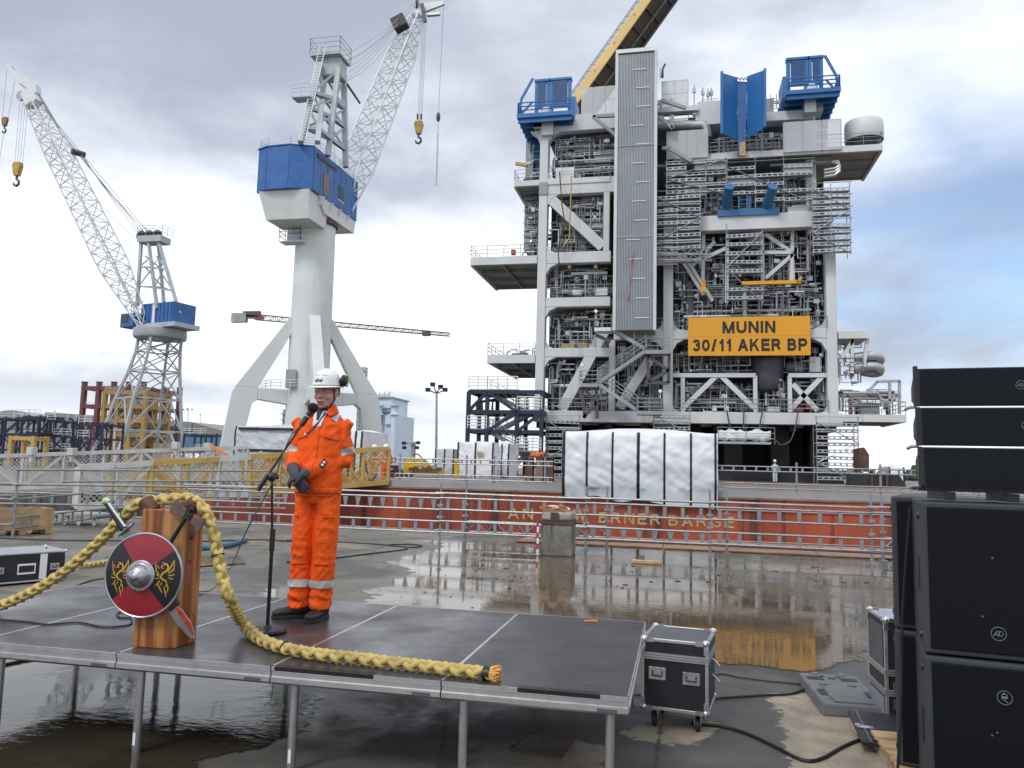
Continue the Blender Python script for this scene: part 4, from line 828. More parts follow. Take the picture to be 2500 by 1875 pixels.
tb_ = MB().box((-.72, 15.35, .07), (.10, .12, .09)).build('timber_offcut', 'concrete_block'); tag(tb_, 'small timber offcut standing behind the plank in the puddle', 'offcut')
rr = random.Random(8); mb = MB()
for k in range(46):
    p = gz(rr.uniform(1150, 2150), rr.uniform(1372, 1440)); s_ = rr.uniform(.01, .05); mb.box(p + V((0, 0, .008)), (s_ * 1.6, s_, .014), Matrix.Rotation(rr.random() * 3, 3, 'Z'))
for k in range(40):
    p = gz(rr.uniform(820, 1500), rr.uniform(1400, 1560)); s_ = rr.uniform(.006, .02); mb.box(p + V((0, 0, .006)), (s_ * 1.6, s_, .008), Matrix.Rotation(rr.random() * 3, 3, 'Z'))
o = mb.build('litter', 'rust_steel'); tag(o, 'scattered small bark and grit specks floating in the puddle', 'litter', kind='stuff')
# ------------------------------------------------------------------ loudspeakers
def ad_logo(parent, x, y, z, r_, rot=0):
    mb = MB(); mb.path([(x + r_ * math.cos(R(k)), y, z + r_ * math.sin(R(k))) for k in range(0, 360, 15)], r_ * .09, 6, closed=True)
    def st_(pts):
        q_ = [V((u, 0, v)) for u, v in pts]; c_, s_ = math.cos(rot), math.sin(rot)
        mb.path([(x + r_ * (p.x * c_ - p.z * s_), y, z + r_ * (p.x * s_ + p.z * c_)) for p in q_], r_ * .085, 6)
    st_([(-.68, -.35), (-.18, .42), (-.02, .42), (-.02, -.38)]); st_([(-.45, -.12), (-.05, -.12)]); st_([(.12, -.36), (.12, .40), (.40, .38), (.62, .05), (.42, -.32), (.12, -.36)])
    return mb.build('maker_badge', 'logo_grey', parent, True)
def sub(name, label, loc, rot, z0, h, w_=1.25, d=.72, logo=(.62, .16, 0), group='subwoofers stacked on the right'):
    t = thing(name, label, 'subwoofer', (loc[0], loc[1], z0), rot, group)
    mb = MB(); mb.poly([(0, 0), (w_, 0), (w_ - .03, d), (.03, d)], lambda u, v, w__: (u, v, .004 + w__), h - .008); mb.build('cabinet', 'cabinet_grey', t, bevel=.012)
    mb = MB(); mb.bb((.03, -.012, .03), (w_ - .03, .002, h - .03)); mb.build('grille', 'grille', t, bevel=.006)
    for z in (.08, h - .08):
        mb = MB(); mb.lathe([(.02, 0), (.018, .012), (.006, .014)], 12, (.005, .10, z), (-1, 0, 0)); mb.build('foot_cup', 'black_plastic', t, True)
    mb = MB(); mb.poly([(-.02, -.09), (.02, -.09), (.02, .09), (-.02, .09)], lambda u, v, w__: (.010 - w__ + .002, .17 + u, h * .5 + v), .012); mb.build('hand_grip', 'black_paint', t, bevel=.004)
    ad_logo(t, logo[0], -.016, logo[1], .032, logo[2])
    rr_ = random.Random(int(z0 * 100)); mb = MB()
    for k in range(3): mb.ball((rr_.uniform(.1, .5), -.014, rr_.uniform(.1, h - .1)), .006, 6, 4)
    mb.build('grille_screw', 'logo_grey', t, True); return t
SX, SYY, SROT = 1.205, 4.40, R(-9)
sub('subwoofer', 'black subwoofer with upright round badge, upper of the front stack', (SX, SYY), SROT, .885, .765, logo=(.325, .13, 0))
sub('subwoofer', 'black subwoofer with sideways badge, lower of the front stack', (SX - .0, SYY), SROT, .115, .765, logo=(.34, .60, R(90)))
sub('subwoofer', 'grey subwoofer cabinet half hidden behind the front stack', (SX + .02, 5.06), R(-16), .885, .77, logo=(.9, .13, 0))
sub('subwoofer', 'grey subwoofer cabinet under the half hidden one behind', (SX + .02, 5.06), R(-16), .115, .765, logo=(.9, .13, 0))
pl = thing('speaker_pallet', 'low wooden pallet carrying the subwoofer stacks', 'pallet', (1.8, 5.0, 0))
for k in range(7): mb = MB(); mb.bb((1.22, 4.42 + k * .19, .09), (2.7, 4.42 + k * .19 + .13, .112)); mb.build('slat', 'pallet_wood', pl, world=True)
for k in range(3): mb = MB(); mb.bb((1.24 + k * .66, 4.42, 0), (1.24 + k * .66 + .1, 5.7, .09)); mb.build('bearer', 'pallet_wood', pl, world=True)
rot = Matrix.Rotation(SROT, 4, 'Z')
for k in range(3):
    z0 = 1.728 + k * .2045; tilt = (0.0, .0, .0)[k]
    t = thing('line_array_speaker', ['line array speaker box, lowest of three above the subwoofers', 'line array speaker box, middle of the three stacked cabinets', 'line array speaker box, topmost of the three stacked cabinets'][k], 'loudspeaker', (SX + .005 - k * .006, SYY + .0, z0), SROT, 'line array boxes on the right'); w_ = 1.05; h = .196; d = .38
    mb = MB(); P = []
    for x in (0, w_):
        for y, za, zb in ((0, 0, h), (d * .5, .012, h - .05), (d, .048, h - .080)): P += [(x + (.03 if y == d else 0) * (1 if x == 0 else -1), y, za), (x + (.03 if y == d else 0) * (1 if x == 0 else -1), y, zb)]
    P[2:6] = [((0), .02, 0), (0, .02, h), (.02, d, .052), (.02, d, h - .062)]; P[8:12] = [(w_, .02, 0), (w_, .02, h), (w_ - .02, d, .052), (w_ - .02, d, h - .062)]
    mb.add(P, [(0, 2, 8, 6), (2, 4, 10, 8), (1, 7, 9, 3), (3, 9, 11, 5), (0, 6, 7, 1), (4, 5, 11, 10), (0, 1, 3, 2), (2, 3, 5, 4), (6, 8, 9, 7), (8, 10, 11, 9)]); mb.build('cabinet', 'cabinet_grey', t, bevel=.004)
    mb = MB(); mb.bb((.022, -.010, .006), (w_ - .022, -.001, h - .006)); mb.build('grille', 'grille', t)
    mb = MB(); mb.bb((-.008, -.012, -.002), (.012, .02, h + (.012 if k == 2 else .002))); mb.build('rigging_plate', 'black_plastic', t)
    mb = MB(); mb.poly([(-.012, -.045), (.012, -.045), (.012, .045), (-.012, .045)], lambda u, v, w__: (.012 - w__, .15 + u, h * .5 + v - .005), .006); mb.build('hand_grip', 'black_paint', t)
    mb = MB(); mb.path([(.0, .012, -.004), (-.03, .03, -.006), (-.045, .05, -.016)], .009, 8); mb.build('rigging_pin', 'pipe_steel', t, True)
    mb = MB(); mb.poly([(-.014, -.03), (.014, -.03), (.014, .03), (-.014, .03)], lambda u, v, w__: (.0015 - w__ * .5, .075 + u, h * .5 + v), .002)
    ad_logo(t, .47 + .012 * (2 - k), -.013, h * .52, .021)
mb = MB(); 
for x in (.12, .40, .72): mb.box(rot @ V((x, .18, 0)) + V((SX, SYY, 1.676)), (.05, .3, .04))
mb.box(rot @ V((.5, .10, 0)) + V((SX, SYY, 1.712)), (1.0, .05, .028), rot.to_3x3()); mb.box(rot @ V((.5, .32, 0)) + V((SX, SYY, 1.712)), (1.0, .05, .028), rot.to_3x3())
tag(mb.build('rigging_frame', 'black_plastic'), 'flat black rigging frame between subwoofers and line array boxes', 'rigging frame')
cable('black cable dropping down the side of the subwoofer stack', [V((SX + .09, SYY + .52, 1.60)), V((SX + .03, SYY + .50, 1.0)), V((SX + .0, SYY + .45, .55)), V((SX - .04, SYY + .40, .2)), V((SX - .06, SYY + .36, .01))], .008)
# ------------------------------------------------------------------ concrete mooring block, crates, trolley
mk_ = thing('mooring_block', 'weathered square concrete block with rusty collar and orange straps', 'concrete block', (-2.41, 15.85, 0))
rr = random.Random(2)
mb = MB(); mb.bb((-2.72, 15.5, 0), (-2.10, 16.15, .62)); mb.build('plinth', 'concrete_block', mk_, world=True, bevel=.03)
mb = MB(); mb.bb((-2.71, 15.51, .70), (-2.11, 16.14, .86)); mb.build('cap', 'concrete_rough', mk_, world=True, bevel=.04)
mb = MB(); mb.bb((-2.735, 15.485, .62), (-2.085, 16.165, .70)); mb.box((-2.44, 15.48, .78), (.16, .02, .16)); mb.build('steel_collar', 'rust_steel', mk_, world=True)
for s_, x in ((-1, -2.735), (1, -2.085)):
    mb = MB(); mb.tube((x, 15.8, .655), (x + s_ * .16, 15.8, .655), .03, 8); mb.build('pin', 'rust_steel', mk_, True, True)
sp_ = thing('lashing_straps', 'heap of orange lashing straps on the concrete block', 'straps', (-2.45, 15.7, .86))
for k in range(9):
    c_ = V((-2.5 + rr.uniform(-.18, .2), 15.7 + rr.uniform(-.12, .2), .885 + rr.uniform(0, .05))); a = rr.random() * 3
    mb = MB(); P = [c_ + V((math.cos(a) * .11 * math.cos(t) - math.sin(a) * .05 * math.sin(t), math.sin(a) * .11 * math.cos(t) + math.cos(a) * .05 * math.sin(t), .03 * math.sin(t * 1.0) + .025)) for t in [R(q * 30) for q in range(12)]]
    mb.path(P, .018, 5, closed=True); mb.build('loop', 'strap_orange' if k % 3 else 'tape_white', sp_, True, True)
mb = MB(); mb.bar((-2.3, 15.6, .90), (-1.2, 15.9, 1.02), .04, .006); mb.build('loose_end', 'strap_orange', sp_, world=True)
bt = thing('barrier_tape', 'red and white barrier tape hanging at the concrete block corner', 'tape', (-2.75, 15.46, 0))
for k in range(6):
    mb = MB(); mb.bb((-2.79 - .012 * (k % 2), 15.45, .02 + k * .11), (-2.745 - .008 * (k % 2), 15.456, .13 + k * .11)); mb.build('stripe', 'tape_red' if k % 2 else 'tape_white', bt, world=True)
def pallet_crate(label, x, y, rot, w_=1.2, d=.8, h=.42):
    t = thing('pallet_crate', label, 'crate', (x, y, 0), rot, 'pallet crates by the gangway')
    for sy_ in (-1, 0, 1):
        for sx_ in (-1, 0, 1): mb = MB(); mb.box((sx_ * (w_ / 2 - .07), sy_ * (d / 2 - .05), .055), (.14, .10, .09)); mb.build('pallet_block', 'pallet_wood', t)
        mb = MB(); mb.box((0, sy_ * (d / 2 - .05), .112), (w_, .1, .02)); mb.build('stringer', 'pallet_wood', t)
    for k in range(6): mb = MB(); mb.box((-w_ / 2 + (k + .5) * w_ / 6, 0, .133), (w_ / 6 - .012, d, .02)); mb.build('slat', 'pallet_wood', t)
    for k in range(2):
        z = .145 + (k + .5) * h / 2
        for s_ in (-1, 1):
            mb = MB(); mb.box((0, s_ * (d / 2 - .011), z), (w_, .022, h / 2 - .008)); mb.build('board', 'pallet_wood', t)
            mb = MB(); mb.box((s_ * (w_ / 2 - .011), 0, z), (.022, d - .046, h / 2 - .008)); mb.build('board', 'pallet_wood', t)
    return t
pallet_crate('wooden pallet crate standing inside the left railing corner', -14.35, 14.75, R(63))
pallet_crate('wooden pallet crate behind the left railing post, partly cut off', -15.0, 13.55, R(66), 1.2, .8, .36)
tr = thing('wheeled_trolley', 'low flat grey trolley on white caster wheels near the gangway', 'trolley', (-14.9, 17.3, 0))
mb = MB(); mb.bb((-15.75, 16.95, .24), (-14.1, 17.8, .30)); mb.build('bed', 'module_mid', tr, world=True)
for x in (-15.45, -15.1, -14.7, -14.25):
    mb = MB(); mb.box((x, 17.02, .20), (.12, .1, .10)); c_ = mb.build('fork', 'galv', tr, world=True); mb = MB(); mb.lathe([(.03, -.03), (.10, -.028), (.11, 0), (.10, .028), (.03, .03)], 16, (x, 17.02, .112), (.35, 1, 0)); mb.build('wheel', 'wheel_white', c_, True, True)
# ------------------------------------------------------------------ the man in orange
from mathutils import noise as mnoise
from mathutils.bvhtree import BVHTree
def loft(mb, P, rad, n=16, ref=(1, 0, 0)):
    P = [V(p) for p in P]; pts = []; m_ = len(P)
    for i in range(m_):
        t = (P[min(i + 1, m_ - 1)] - P[max(0, i - 1)]).normalized(); x = V(ref) - t * V(ref).dot(t); x.normalize(); y = t.cross(x); ra, rb = rad[i] if isinstance(rad[i], tuple) else (rad[i], rad[i])
        for k in range(n): a = 2 * math.pi * k / n; pts.append(P[i] + x * ra * math.cos(a) + y * rb * math.sin(a))
    mb.add(pts, [(i * n + k, i * n + (k + 1) % n, (i + 1) * n + (k + 1) % n, (i + 1) * n + k) for i in range(m_ - 1) for k in range(n)] + [tuple(range(n))[::-1], tuple(range((m_ - 1) * n, m_ * n))])
    return mb
def remesh(mb, vox, it=4, fac=.5):
    me = mb.mesh('tmp'); bm = bmesh.new(); bm.from_mesh(me); bmesh.ops.recalc_face_normals(bm, faces=bm.faces); bm.to_mesh(me); bm.free()
    o = bpy.data.objects.new('tmp', me); COL.objects.link(o); md_ = o.modifiers.new('r', 'REMESH'); md_.mode = 'VOXEL'; md_.voxel_size = vox
    if it: s_ = o.modifiers.new('s', 'SMOOTH'); s_.factor = fac; s_.iterations = it
    dg = bpy.context.evaluated_depsgraph_get(); dg.update(); r_ = bpy.data.meshes.new_from_object(o.evaluated_get(dg)); bpy.data.objects.remove(o); bpy.data.meshes.remove(me)
    for p in r_.polygons: p.use_smooth = True
    return r_
def wrinkle(me, fn):
    ns = [v.normal.copy() for v in me.vertices]
    for v, n in zip(me.vertices, ns): v.co = v.co + n * fn(v.co)
    me.update()
def finish(me, name, mt, parent): me.name = name; me.materials.clear(); me.materials.append(MATS[mt]); return addobj(name, me, parent)
mroot = gz(764, 1511, SZ); ROTM = R(5)
# --- body, one continuous surface from head to feet
sk = {'hipL': (-.085, 0, .90), 'hipR': (.085, 0, .90), 'knL': (-.105, -.015, .50), 'knR': (.075, -.02, .50), 'anL': (-.115, .02, .085), 'anR': (.055, 0, .085)}
shL, elL, wrL = (-.152, .0, 1.388), (-.218, .02, 1.20), (-.135, -.185, 1.095)
shR, elR, wrR = (.152, .01, 1.388), (.190, .045, 1.185), (-.035, -.215, 1.065)
mb = MB()
loft(mb, [(0, 0, .86), (0, 0, .96), (0, -.01, 1.10), (0, 0, 1.30), (0, .01, 1.44), (0, .015, 1.49)], [(.14, .10), (.15, .11), (.14, .11), (.16, .105), (.15, .085), (.08, .07)])
loft(mb, [(.0, .02, 1.45), (.012, 0, 1.53), (.026, -.028, 1.62)], [(.062, .062), (.057, .060), (.052, .055)])
for a, b_, c_ in (('hipL', 'knL', 'anL'), ('hipR', 'knR', 'anR')): loft(mb, [sk[a], (V(sk[a]) + V(sk[b_])) / 2, sk[b_], (V(sk[b_]) + V(sk[c_])) / 2, sk[c_]], [.080, .070, .052, .05, .036])
for a, b_, c_ in ((shL, elL, wrL), (shR, elR, wrR)): loft(mb, [a, (V(a) + V(b_)) / 2, b_, (V(b_) + V(c_)) / 2, c_], [.055, .045, .038, .036, .026], ref=(0, 1, 0))
HC = V((.032, -.042, 1.664)); HR = Matrix.Rotation(R(-7), 3, 'Z') @ Matrix.Rotation(R(4), 3, 'X')
def hp(x, y, z): return HC + HR @ V((x, y, z))
def hball(c_, r_):
    b0 = len(mb.v); mb.ball((0, 0, 0), r_, 16, 12)
    for i in range(b0, len(mb.v)): mb.v[i] = tuple(hp(*(V(mb.v[i]) + V(c_))))
hball((0, .020, .045), (.076, .098, .085)); hball((0, -.008, -.032), (.072, .080, .085)); hball((0, -.030, -.085), (.048, .055, .038)); hball((0, -.068, -.105), (.022, .018, .018))
hball((-.040, -.056, -.032), (.030, .028, .028)); hball((.040, -.056, -.032), (.030, .028, .028)); hball((0, -.070, .030), (.058, .022, .016))
hball((0, -.098, -.032), (.0155, .018, .014)); hball((0, -.088, -.008), (.0105, .018, .026)); hball((-.014, -.088, -.036), (.009, .011, .009)); hball((.014, -.088, -.036), (.009, .011, .009))
hball((0, -.083, -.068), (.030, .012, .008)); hball((0, -.080, -.083), (.026, .013, .009))
for s_ in (-1, 1): hball((s_ * .080, .018, -.005), (.009, .020, .033)); hball((s_ * .076, .012, -.028), (.008, .012, .014))
# eye sockets are left between brow, nose and cheek
body = remesh(mb, .0058, 3, .4)
person = finish(body, 'person', 'skin', None); person.location = mroot; person.scale = (.985, 1.0, 1.02); person.rotation_euler = (0, 0, ROTM)
tag(person, 'man in orange hi-vis workwear and white helmet speaking at the microphone', 'person')
def hpart(name, mt, fn, smooth=True):
    mb_ = MB(); fn(mb_); mb_.v = [tuple(hp(*p)) for p in mb_.v]; return mb_.build(name, mt, person, smooth)
def eyes(m_):
    for s_ in (-1, 1): m_.ball((s_ * .031, -.0745, .006), (.0135, .010, .0048), 12, 8)
hpart('eye', 'teeth', eyes)
hpart('iris', 'boot_black', lambda m_: [m_.ball((s_ * .031 - .003, -.0838, .0055), (.0046, .003, .0040), 8, 6) for s_ in (-1, 1)])
for s_ in (-1, 1): hpart('eyebrow', 'hair_grey', lambda m_: m_.path([(s_ * .014, -.0905, .026), (s_ * .032, -.0885, .032), (s_ * .05, -.074, .026)], .0042, 6))
hpart('mouth', 'boot_black', lambda m_: m_.ball((0, -.0885, -.0755), (.026, .006, .0075), 12, 6))
hpart('teeth', 'teeth', lambda m_: m_.ball((0, -.0915, -.0725), (.021, .004, .0038), 12, 6))
hpart('lip', 'lip', lambda m_: (m_.path([(-.029, -.084, -.072), (-.014, -.0955, -.067), (0, -.0965, -.0685), (.014, -.0955, -.067), (.029, -.084, -.072)], .0036, 6), m_.path([(-.027, -.084, -.076), (-.012, -.0935, -.0855), (0, -.0945, -.0865), (.012, -.0935, -.0855), (.027, -.084, -.076)], .0042, 6)))
hpart('hair', 'hair_grey', lambda m_: [m_.ball((s_ * .070, .055, .010), (.014, .042, .042), 10, 8) for s_ in (-1, 1)] + [m_.ball((0, .10, .005), (.062, .022, .05), 12, 8)])
# --- helmet
def dome(u, v):            # u around, v 0 rim .. 1 crown
    rx, ry, rz = .102, .128, .122; t = v * math.pi / 2; cs = math.cos(t) ** .72
    return V((rx * cs * math.cos(u), .012 + ry * cs * math.sin(u), .052 + rz * math.sin(t) ** .95))
mb = MB(); nu, nv = 40, 12
for j in range(nv + 1):
    for i in range(nu):
        p = dome(2 * math.pi * i / nu, j / nv * .999)
        if abs(p.x) < .018 and j > 1: p.z += .006 * (1 - abs(p.x) / .018)
        mb.v.append(tuple(hp(*p)))
mb.f = [(j * nu + i, j * nu + (i + 1) % nu, (j + 1) * nu + (i + 1) % nu, (j + 1) * nu + i) for j in range(nv) for i in range(nu)]
hm = mb.build('helmet', 'helmet_white', person, 'all')
mb = MB()
for ring in range(4):
    for i in range(nu):
        u = 2 * math.pi * i / nu; p = dome(u, 0); fr = max(0, -math.sin(u)) ** 1.5; k = (0, .5, 1, 1)[ring]; o_ = V((math.cos(u), math.sin(u), 0)) * k * (.010 + .036 * fr); q_ = p + o_ + V((0, 0, (-.004, -.006, -.011, -.016)[ring] - .008 * fr * k)); mb.v.append(tuple(hp(*q_)))
mb.f = [(j * nu + i, (j + 1) * nu + i, (j + 1) * nu + (i + 1) % nu, j * nu + (i + 1) % nu) for j in range(3) for i in range(nu)]
br = mb.build('brim', 'helmet_white', hm, 'all'); sd_ = br.modifiers.new('s', 'SOLIDIFY'); sd_.thickness = .004
me = text_mesh('aibel', .072, .024, .001, .03)
for v in me.vertices:
    u = -math.pi / 2 - .06 + v.co.x / .115; p = dome(u, .17 + v.co.y / .175); n = V((p.x / .102 ** 2, (p.y - .012) / .128 ** 2, 0)).normalized(); v.co = hp(*(p + n * .0016 + V((0, 0, 0))))
me.materials.append(MATS['case_grey']); addobj('maker_logo', me, hm)
mb = MB(); mb.path([hp(*(dome(R(k), .40) * 1.0 + V((math.cos(R(k)), math.sin(R(k)), 0)) * .001)) for k in range(-128, -51, 6)], .0035, 6); mb.build('front_rib', 'helmet_white', hm, True)
mb = MB()
for s_, a in ((1, 0),):
    c_ = V((s_ * .130, .040, .095)); mb.ball((0, 0, 0), (.026, .040, .046), 14, 10)
mb.v = [tuple(hp(*(HR.inverted() @ HR @ V(p) + V((.122, .055, .088))))) for p in mb.v]; em = mb.build('ear_muff', 'black_plastic', hm, True)
mb = MB(); mb.path([(.141, .055 + .034 * math.cos(R(k)), .088 + .042 * math.sin(R(k))) for k in range(-80, 140, 20)], .009, 8); mb.v = [tuple(hp(*p)) for p in mb.v]; mb.build('muff_band', 'muff_green', em, True)
mb = MB(); mb.bar(hp(.102, .02, .075), hp(.12, .05, .09), .02, .03); mb.bar(hp(.10, .03, .05), hp(.108, .05, .055), .012, .022); mb.build('muff_arm', 'black_plastic', em)
mb = MB(); mb.box(hp(.103, .055, .050), (.012, .03, .03), HR); mb.build('muff_clip', 'helmet_white', em)
for s_ in (-1, 1):
    mb = MB(); mb.path([hp(s_ * .080, .045, .048), hp(s_ * .0805, .020, -.005), hp(s_ * .070, .0, -.065), hp(s_ * .050, -.030, -.112), hp(s_ * .02, -.052, -.128), hp(0, -.056, -.130)], [.006, .006, .0055, .006, .0065, .0065], 6); mb.build('chin_strap', 'black_plastic', hm, True)
    mb = MB(); mb.path([hp(s_ * .080, -.045, .050), hp(s_ * .079, -.022, .010), hp(s_ * .072, -.004, -.055)], .005, 6); mb.build('chin_strap', 'black_plastic', hm, True)
# safety glasses
mb = MB(); G = []
for z in (.022, .004, -.016):
    for k in range(15): a = R(-78 + k * 156 / 14); G.append(hp(.073 * math.sin(a), -.020 - .083 * math.cos(a) * (1.0 if abs(a) > .12 else 1.0), z + .004 * math.cos(a * 2)))
mb.add(G, [(j * 15 + k, j * 15 + k + 1, (j + 1) * 15 + k + 1, (j + 1) * 15 + k) for j in range(2) for k in range(14)]); gl = mb.build('safety_glasses', 'clear_lens', person, True)
mb = MB()
for s_ in (-1, 1): mb.path([hp(s_ * .073, -.036, .012), hp(s_ * .079, .0, .014), hp(s_ * .080, .03, .012)], .0035, 6)
mb.path(G[:15], .0016, 5); mb.build('glasses_frame', 'black_plastic', gl, True)
# --- trousers
def noise3(p, s, seed=0.): return mnoise.noise(V((p.x * s[0] + seed, p.y * s[1] + seed * 1.7, p.z * s[2] - seed)))
mb = MB()
loft(mb, [(-.005, 0, .84), (-.005, 0, .90), (-.005, 0, .98), (-.005, 0, 1.04)], [(.155, .115), (.168, .125), (.165, .125), (.150, .115)], 24)
loft(mb, [(-.080, 0, .92), (-.088, -.002, .78), (-.098, -.010, .60), (-.105, -.015, .48), (-.112, -.002, .30), (-.118, .010, .14), (-.118, .012, .085)], [(.092, .115), (.092, .112), (.086, .098), (.082, .092), (.083, .090), (.080, .088), (.074, .082)], 24)
loft(mb, [(.074, 0, .92), (.074, -.002, .78), (.072, -.012, .60), (.070, -.018, .48), (.062, -.010, .30), (.056, .0, .14), (.054, .0, .075)], [(.092, .115), (.094, .112), (.088, .098), (.085, .092), (.086, .092), (.082, .090), (.076, .084)], 24)
tm = remesh(mb, .006, 5, .5)
def wt(p):
    low = max(0, 1 - abs(p.z - .14) / .16); kn = max(0, 1 - abs(p.z - .50) / .18); d = .008 * noise3(p, (8, 8, 4)) + .014 * (.22 - abs(noise3(p + V((p.z * .6, 0, 0)), (11, 11, 15), 3))) * (.55 + .8 * kn + 1.2 * low) + .011 * (.25 - abs(noise3(p - V((p.z * .7, 0, 0)), (17, 17, 9), 8)))
    return d + .006 * math.sin(p.z * 78 + 2.5 * noise3(p, (10, 10, 3), 5)) * low
wrinkle(tm, wt); tro = finish(tm, 'trousers', 'orange_fabric', person)
def bvh(me): return BVHTree.FromPolygons([v.co.copy() for v in me.vertices], [tuple(p.vertices) for p in me.polygons])
TT = bvh(tm)
def drape(quad, name, mt, parent, tree=None, nu=14, nv=6, off=.004, d=(0, 1, 0), th=.003):
    """lay a small cloth piece on the garment: four corners given in (x, z), pushed on from the front"""
    a, b_, c_, e_ = [V((q_[0], 0, q_[1])) for q_ in quad]; D = V(d).normalized(); P = []; tree = tree or JT
    for j in range(nv + 1):
        for i in range(nu + 1):
            u, v = i / nu, j / nv; p = a.lerp(b_, u).lerp(e_.lerp(c_, u), v); h = tree.ray_cast(p - D * .8, D)
            P.append((h[0] if h[0] is not None else tree.find_nearest(p)[0]) - D * off)
    mb_ = MB(); s_ = nu + 1; mb_.add(P, [(j * s_ + i, j * s_ + i + 1, (j + 1) * s_ + i + 1, (j + 1) * s_ + i) for j in range(nv) for i in range(nu)])
    o_ = mb_.build(name, mt, parent, 'all'); md_ = o_.modifiers.new('s', 'SOLIDIFY'); md_.thickness = th; md_.offset = 1; return o_
for s_, xc in ((-1, -.10), (1, .074)):
    drape([(xc - .060, .40), (xc + .060, .40), (xc + .062, .60), (xc - .062, .60)], 'knee_patch', 'orange_fabric', tro, TT, nu=16, nv=22, off=.0035)
    drape([(xc + s_ * .045 - .030, .74), (xc + s_ * .045 + .030, .74), (xc + s_ * .045 + .030, .775), (xc + s_ * .045 - .030, .775)], 'pocket_flap', 'orange_fabric', tro, TT, nu=8, nv=5, off=.005)
drape([(-.012, .80), (.018, .80), (.020, .93), (-.014, .93)], 'fly', 'orange_fabric', tro, TT, nu=5, nv=12, off=.003)
# --- jacket
mb = MB()
loft(mb, [(-.005, 0, .905), (-.005, -.003, .93), (-.004, -.012, 1.04), (0, -.012, 1.14), (0, -.008, 1.26), (0, .0, 1.35), (0, .004, 1.41), (.002, .008, 1.455), (.006, .012, 1.495), (.010, .012, 1.53), (.014, .01, 1.56)], [(.182, .138), (.184, .140), (.184, .146), (.180, .144), (.182, .140), (.184, .134), (.170, .124), (.138, .110), (.108, .096), (.090, .086), (.080, .080)], 28)
for a, b_, c_, r5 in ((shL, elL, wrL, None), (shR, elR, wrR, None)):
    a, b_, c_ = V(a), V(b_), V(c_); loft(mb, [a + V((math.copysign(-.072, a.x), 0, .062)), a + V((math.copysign(-.034, a.x), 0, .022)), a + V((math.copysign(-.004, a.x), 0, -.045)), a.lerp(b_, .5), b_ + V((0, .008, .02)), b_ + V((0, -.01, -.02)), b_.lerp(c_, .5), b_.lerp(c_, .9), c_], [.036, .046, .064, .068, .066, .066, .063, .056, .057], 18, ref=(0, 1, .2))
loft(mb, [(-.148, .003, 1.388), (-.09, .006, 1.440), (-.03, .010, 1.472), (.03, .010, 1.472), (.09, .006, 1.440), (.148, .003, 1.388)], [(.056, .058), (.062, .064), (.066, .060), (.066, .060), (.062, .064), (.056, .058)], 16, ref=(0, 1, 0))
jm = remesh(mb, .006, 14, .5)
eLv, eRv = V(elL), V(elR)
def wj(p):
    el = max(0, 1 - min((p - eLv).length, (p - eRv).length) / .16); lowr = max(0, 1 - abs(p.z - .98) / .12); arm = max(0, 1 - abs(p.z - 1.13) / .12)
    d = .007 * noise3(p, (8, 8, 5), 2) + .016 * (.22 - abs(noise3(p + V((p.z * .7, 0, 0)), (8, 8, 9), 4))) * (.55 + 1.2 * el + .7 * arm) + .012 * (.25 - abs(noise3(p - V((p.z * .7, 0, 0)), (17, 14, 9), 9))) + .006 * noise3(p, (5, 5, 3), 13)
    return d + lowr * .005 * noise3(p, (22, 22, 4), 6)
wrinkle(jm, wj); jk = finish(jm, 'jacket', 'orange_fabric', person)
JT = bvh(jm)
# front placket, chest pocket flaps, waistband
drape([(-.022, .93), (.022, .93), (.030, 1.44), (-.006, 1.44)], 'placket', 'orange_fabric', jk, nu=6, nv=40, off=.003)
drape([(.065, 1.325), (.165, 1.30), (.168, 1.34), (.066, 1.365)], 'pocket_flap', 'orange_fabric', jk, off=.006)
drape([(-.165, 1.305), (-.062, 1.325), (-.064, 1.362), (-.166, 1.342)], 'pocket_flap', 'orange_fabric', jk, off=.006)
drape([(-.178, .915), (.166, .915), (.166, .955), (-.178, .955)], 'hem_band', 'orange_fabric', jk, nu=40, nv=3, off=.003)
for s_ in (1, -1): drape([(s_ * .095, 1.41), (s_ * .135, 1.40), (s_ * .145, 1.50), (s_ * .100, 1.51)], 'reflective_band', 'reflective_tape', jk, d=(0, .8, -.6), off=.004, nu=6, nv=14)
def band(me, tree, p0, n, half, rmax, name, parent, mt='reflective_tape', off=.0055, seg=48):
    """tape ring round a limb: rays out of the limb axis"""
    p0, n = V(p0), V(n).normalized(); _, x, y = frame(n); P = []
    for k in (-1, -.5, 0, .5, 1):
        c_ = p0 + n * half * k
        for i in range(seg):
            a = 2 * math.pi * i / seg; dr = x * math.cos(a) + y * math.sin(a); h = tree.ray_cast(c_, dr, rmax); q_ = h[0] if h[0] is not None else c_ + dr * rmax * .82
            P.append(q_ + dr * off)
    mb_ = MB(); mb_.add(P, [(j * seg + i, j * seg + (i + 1) % seg, (j + 1) * seg + (i + 1) % seg, (j + 1) * seg + i) for j in range(4) for i in range(seg)]); return mb_.build(name, mt, parent, 'all')
band(tm, TT, (-.114, .004, .265), (0, 0, 1), .027, .100, 'reflective_band', tro, off=.009); band(tm, TT, (.060, -.006, .262), (0, 0, 1), .027, .098, 'reflective_band', tro, off=.009)
for a, b_ in ((shL, elL), (shR, elR)): a, b_ = V(a), V(b_); band(jm, JT, a.lerp(b_, .78), b_ - a, .025, .100, 'reflective_band', jk)
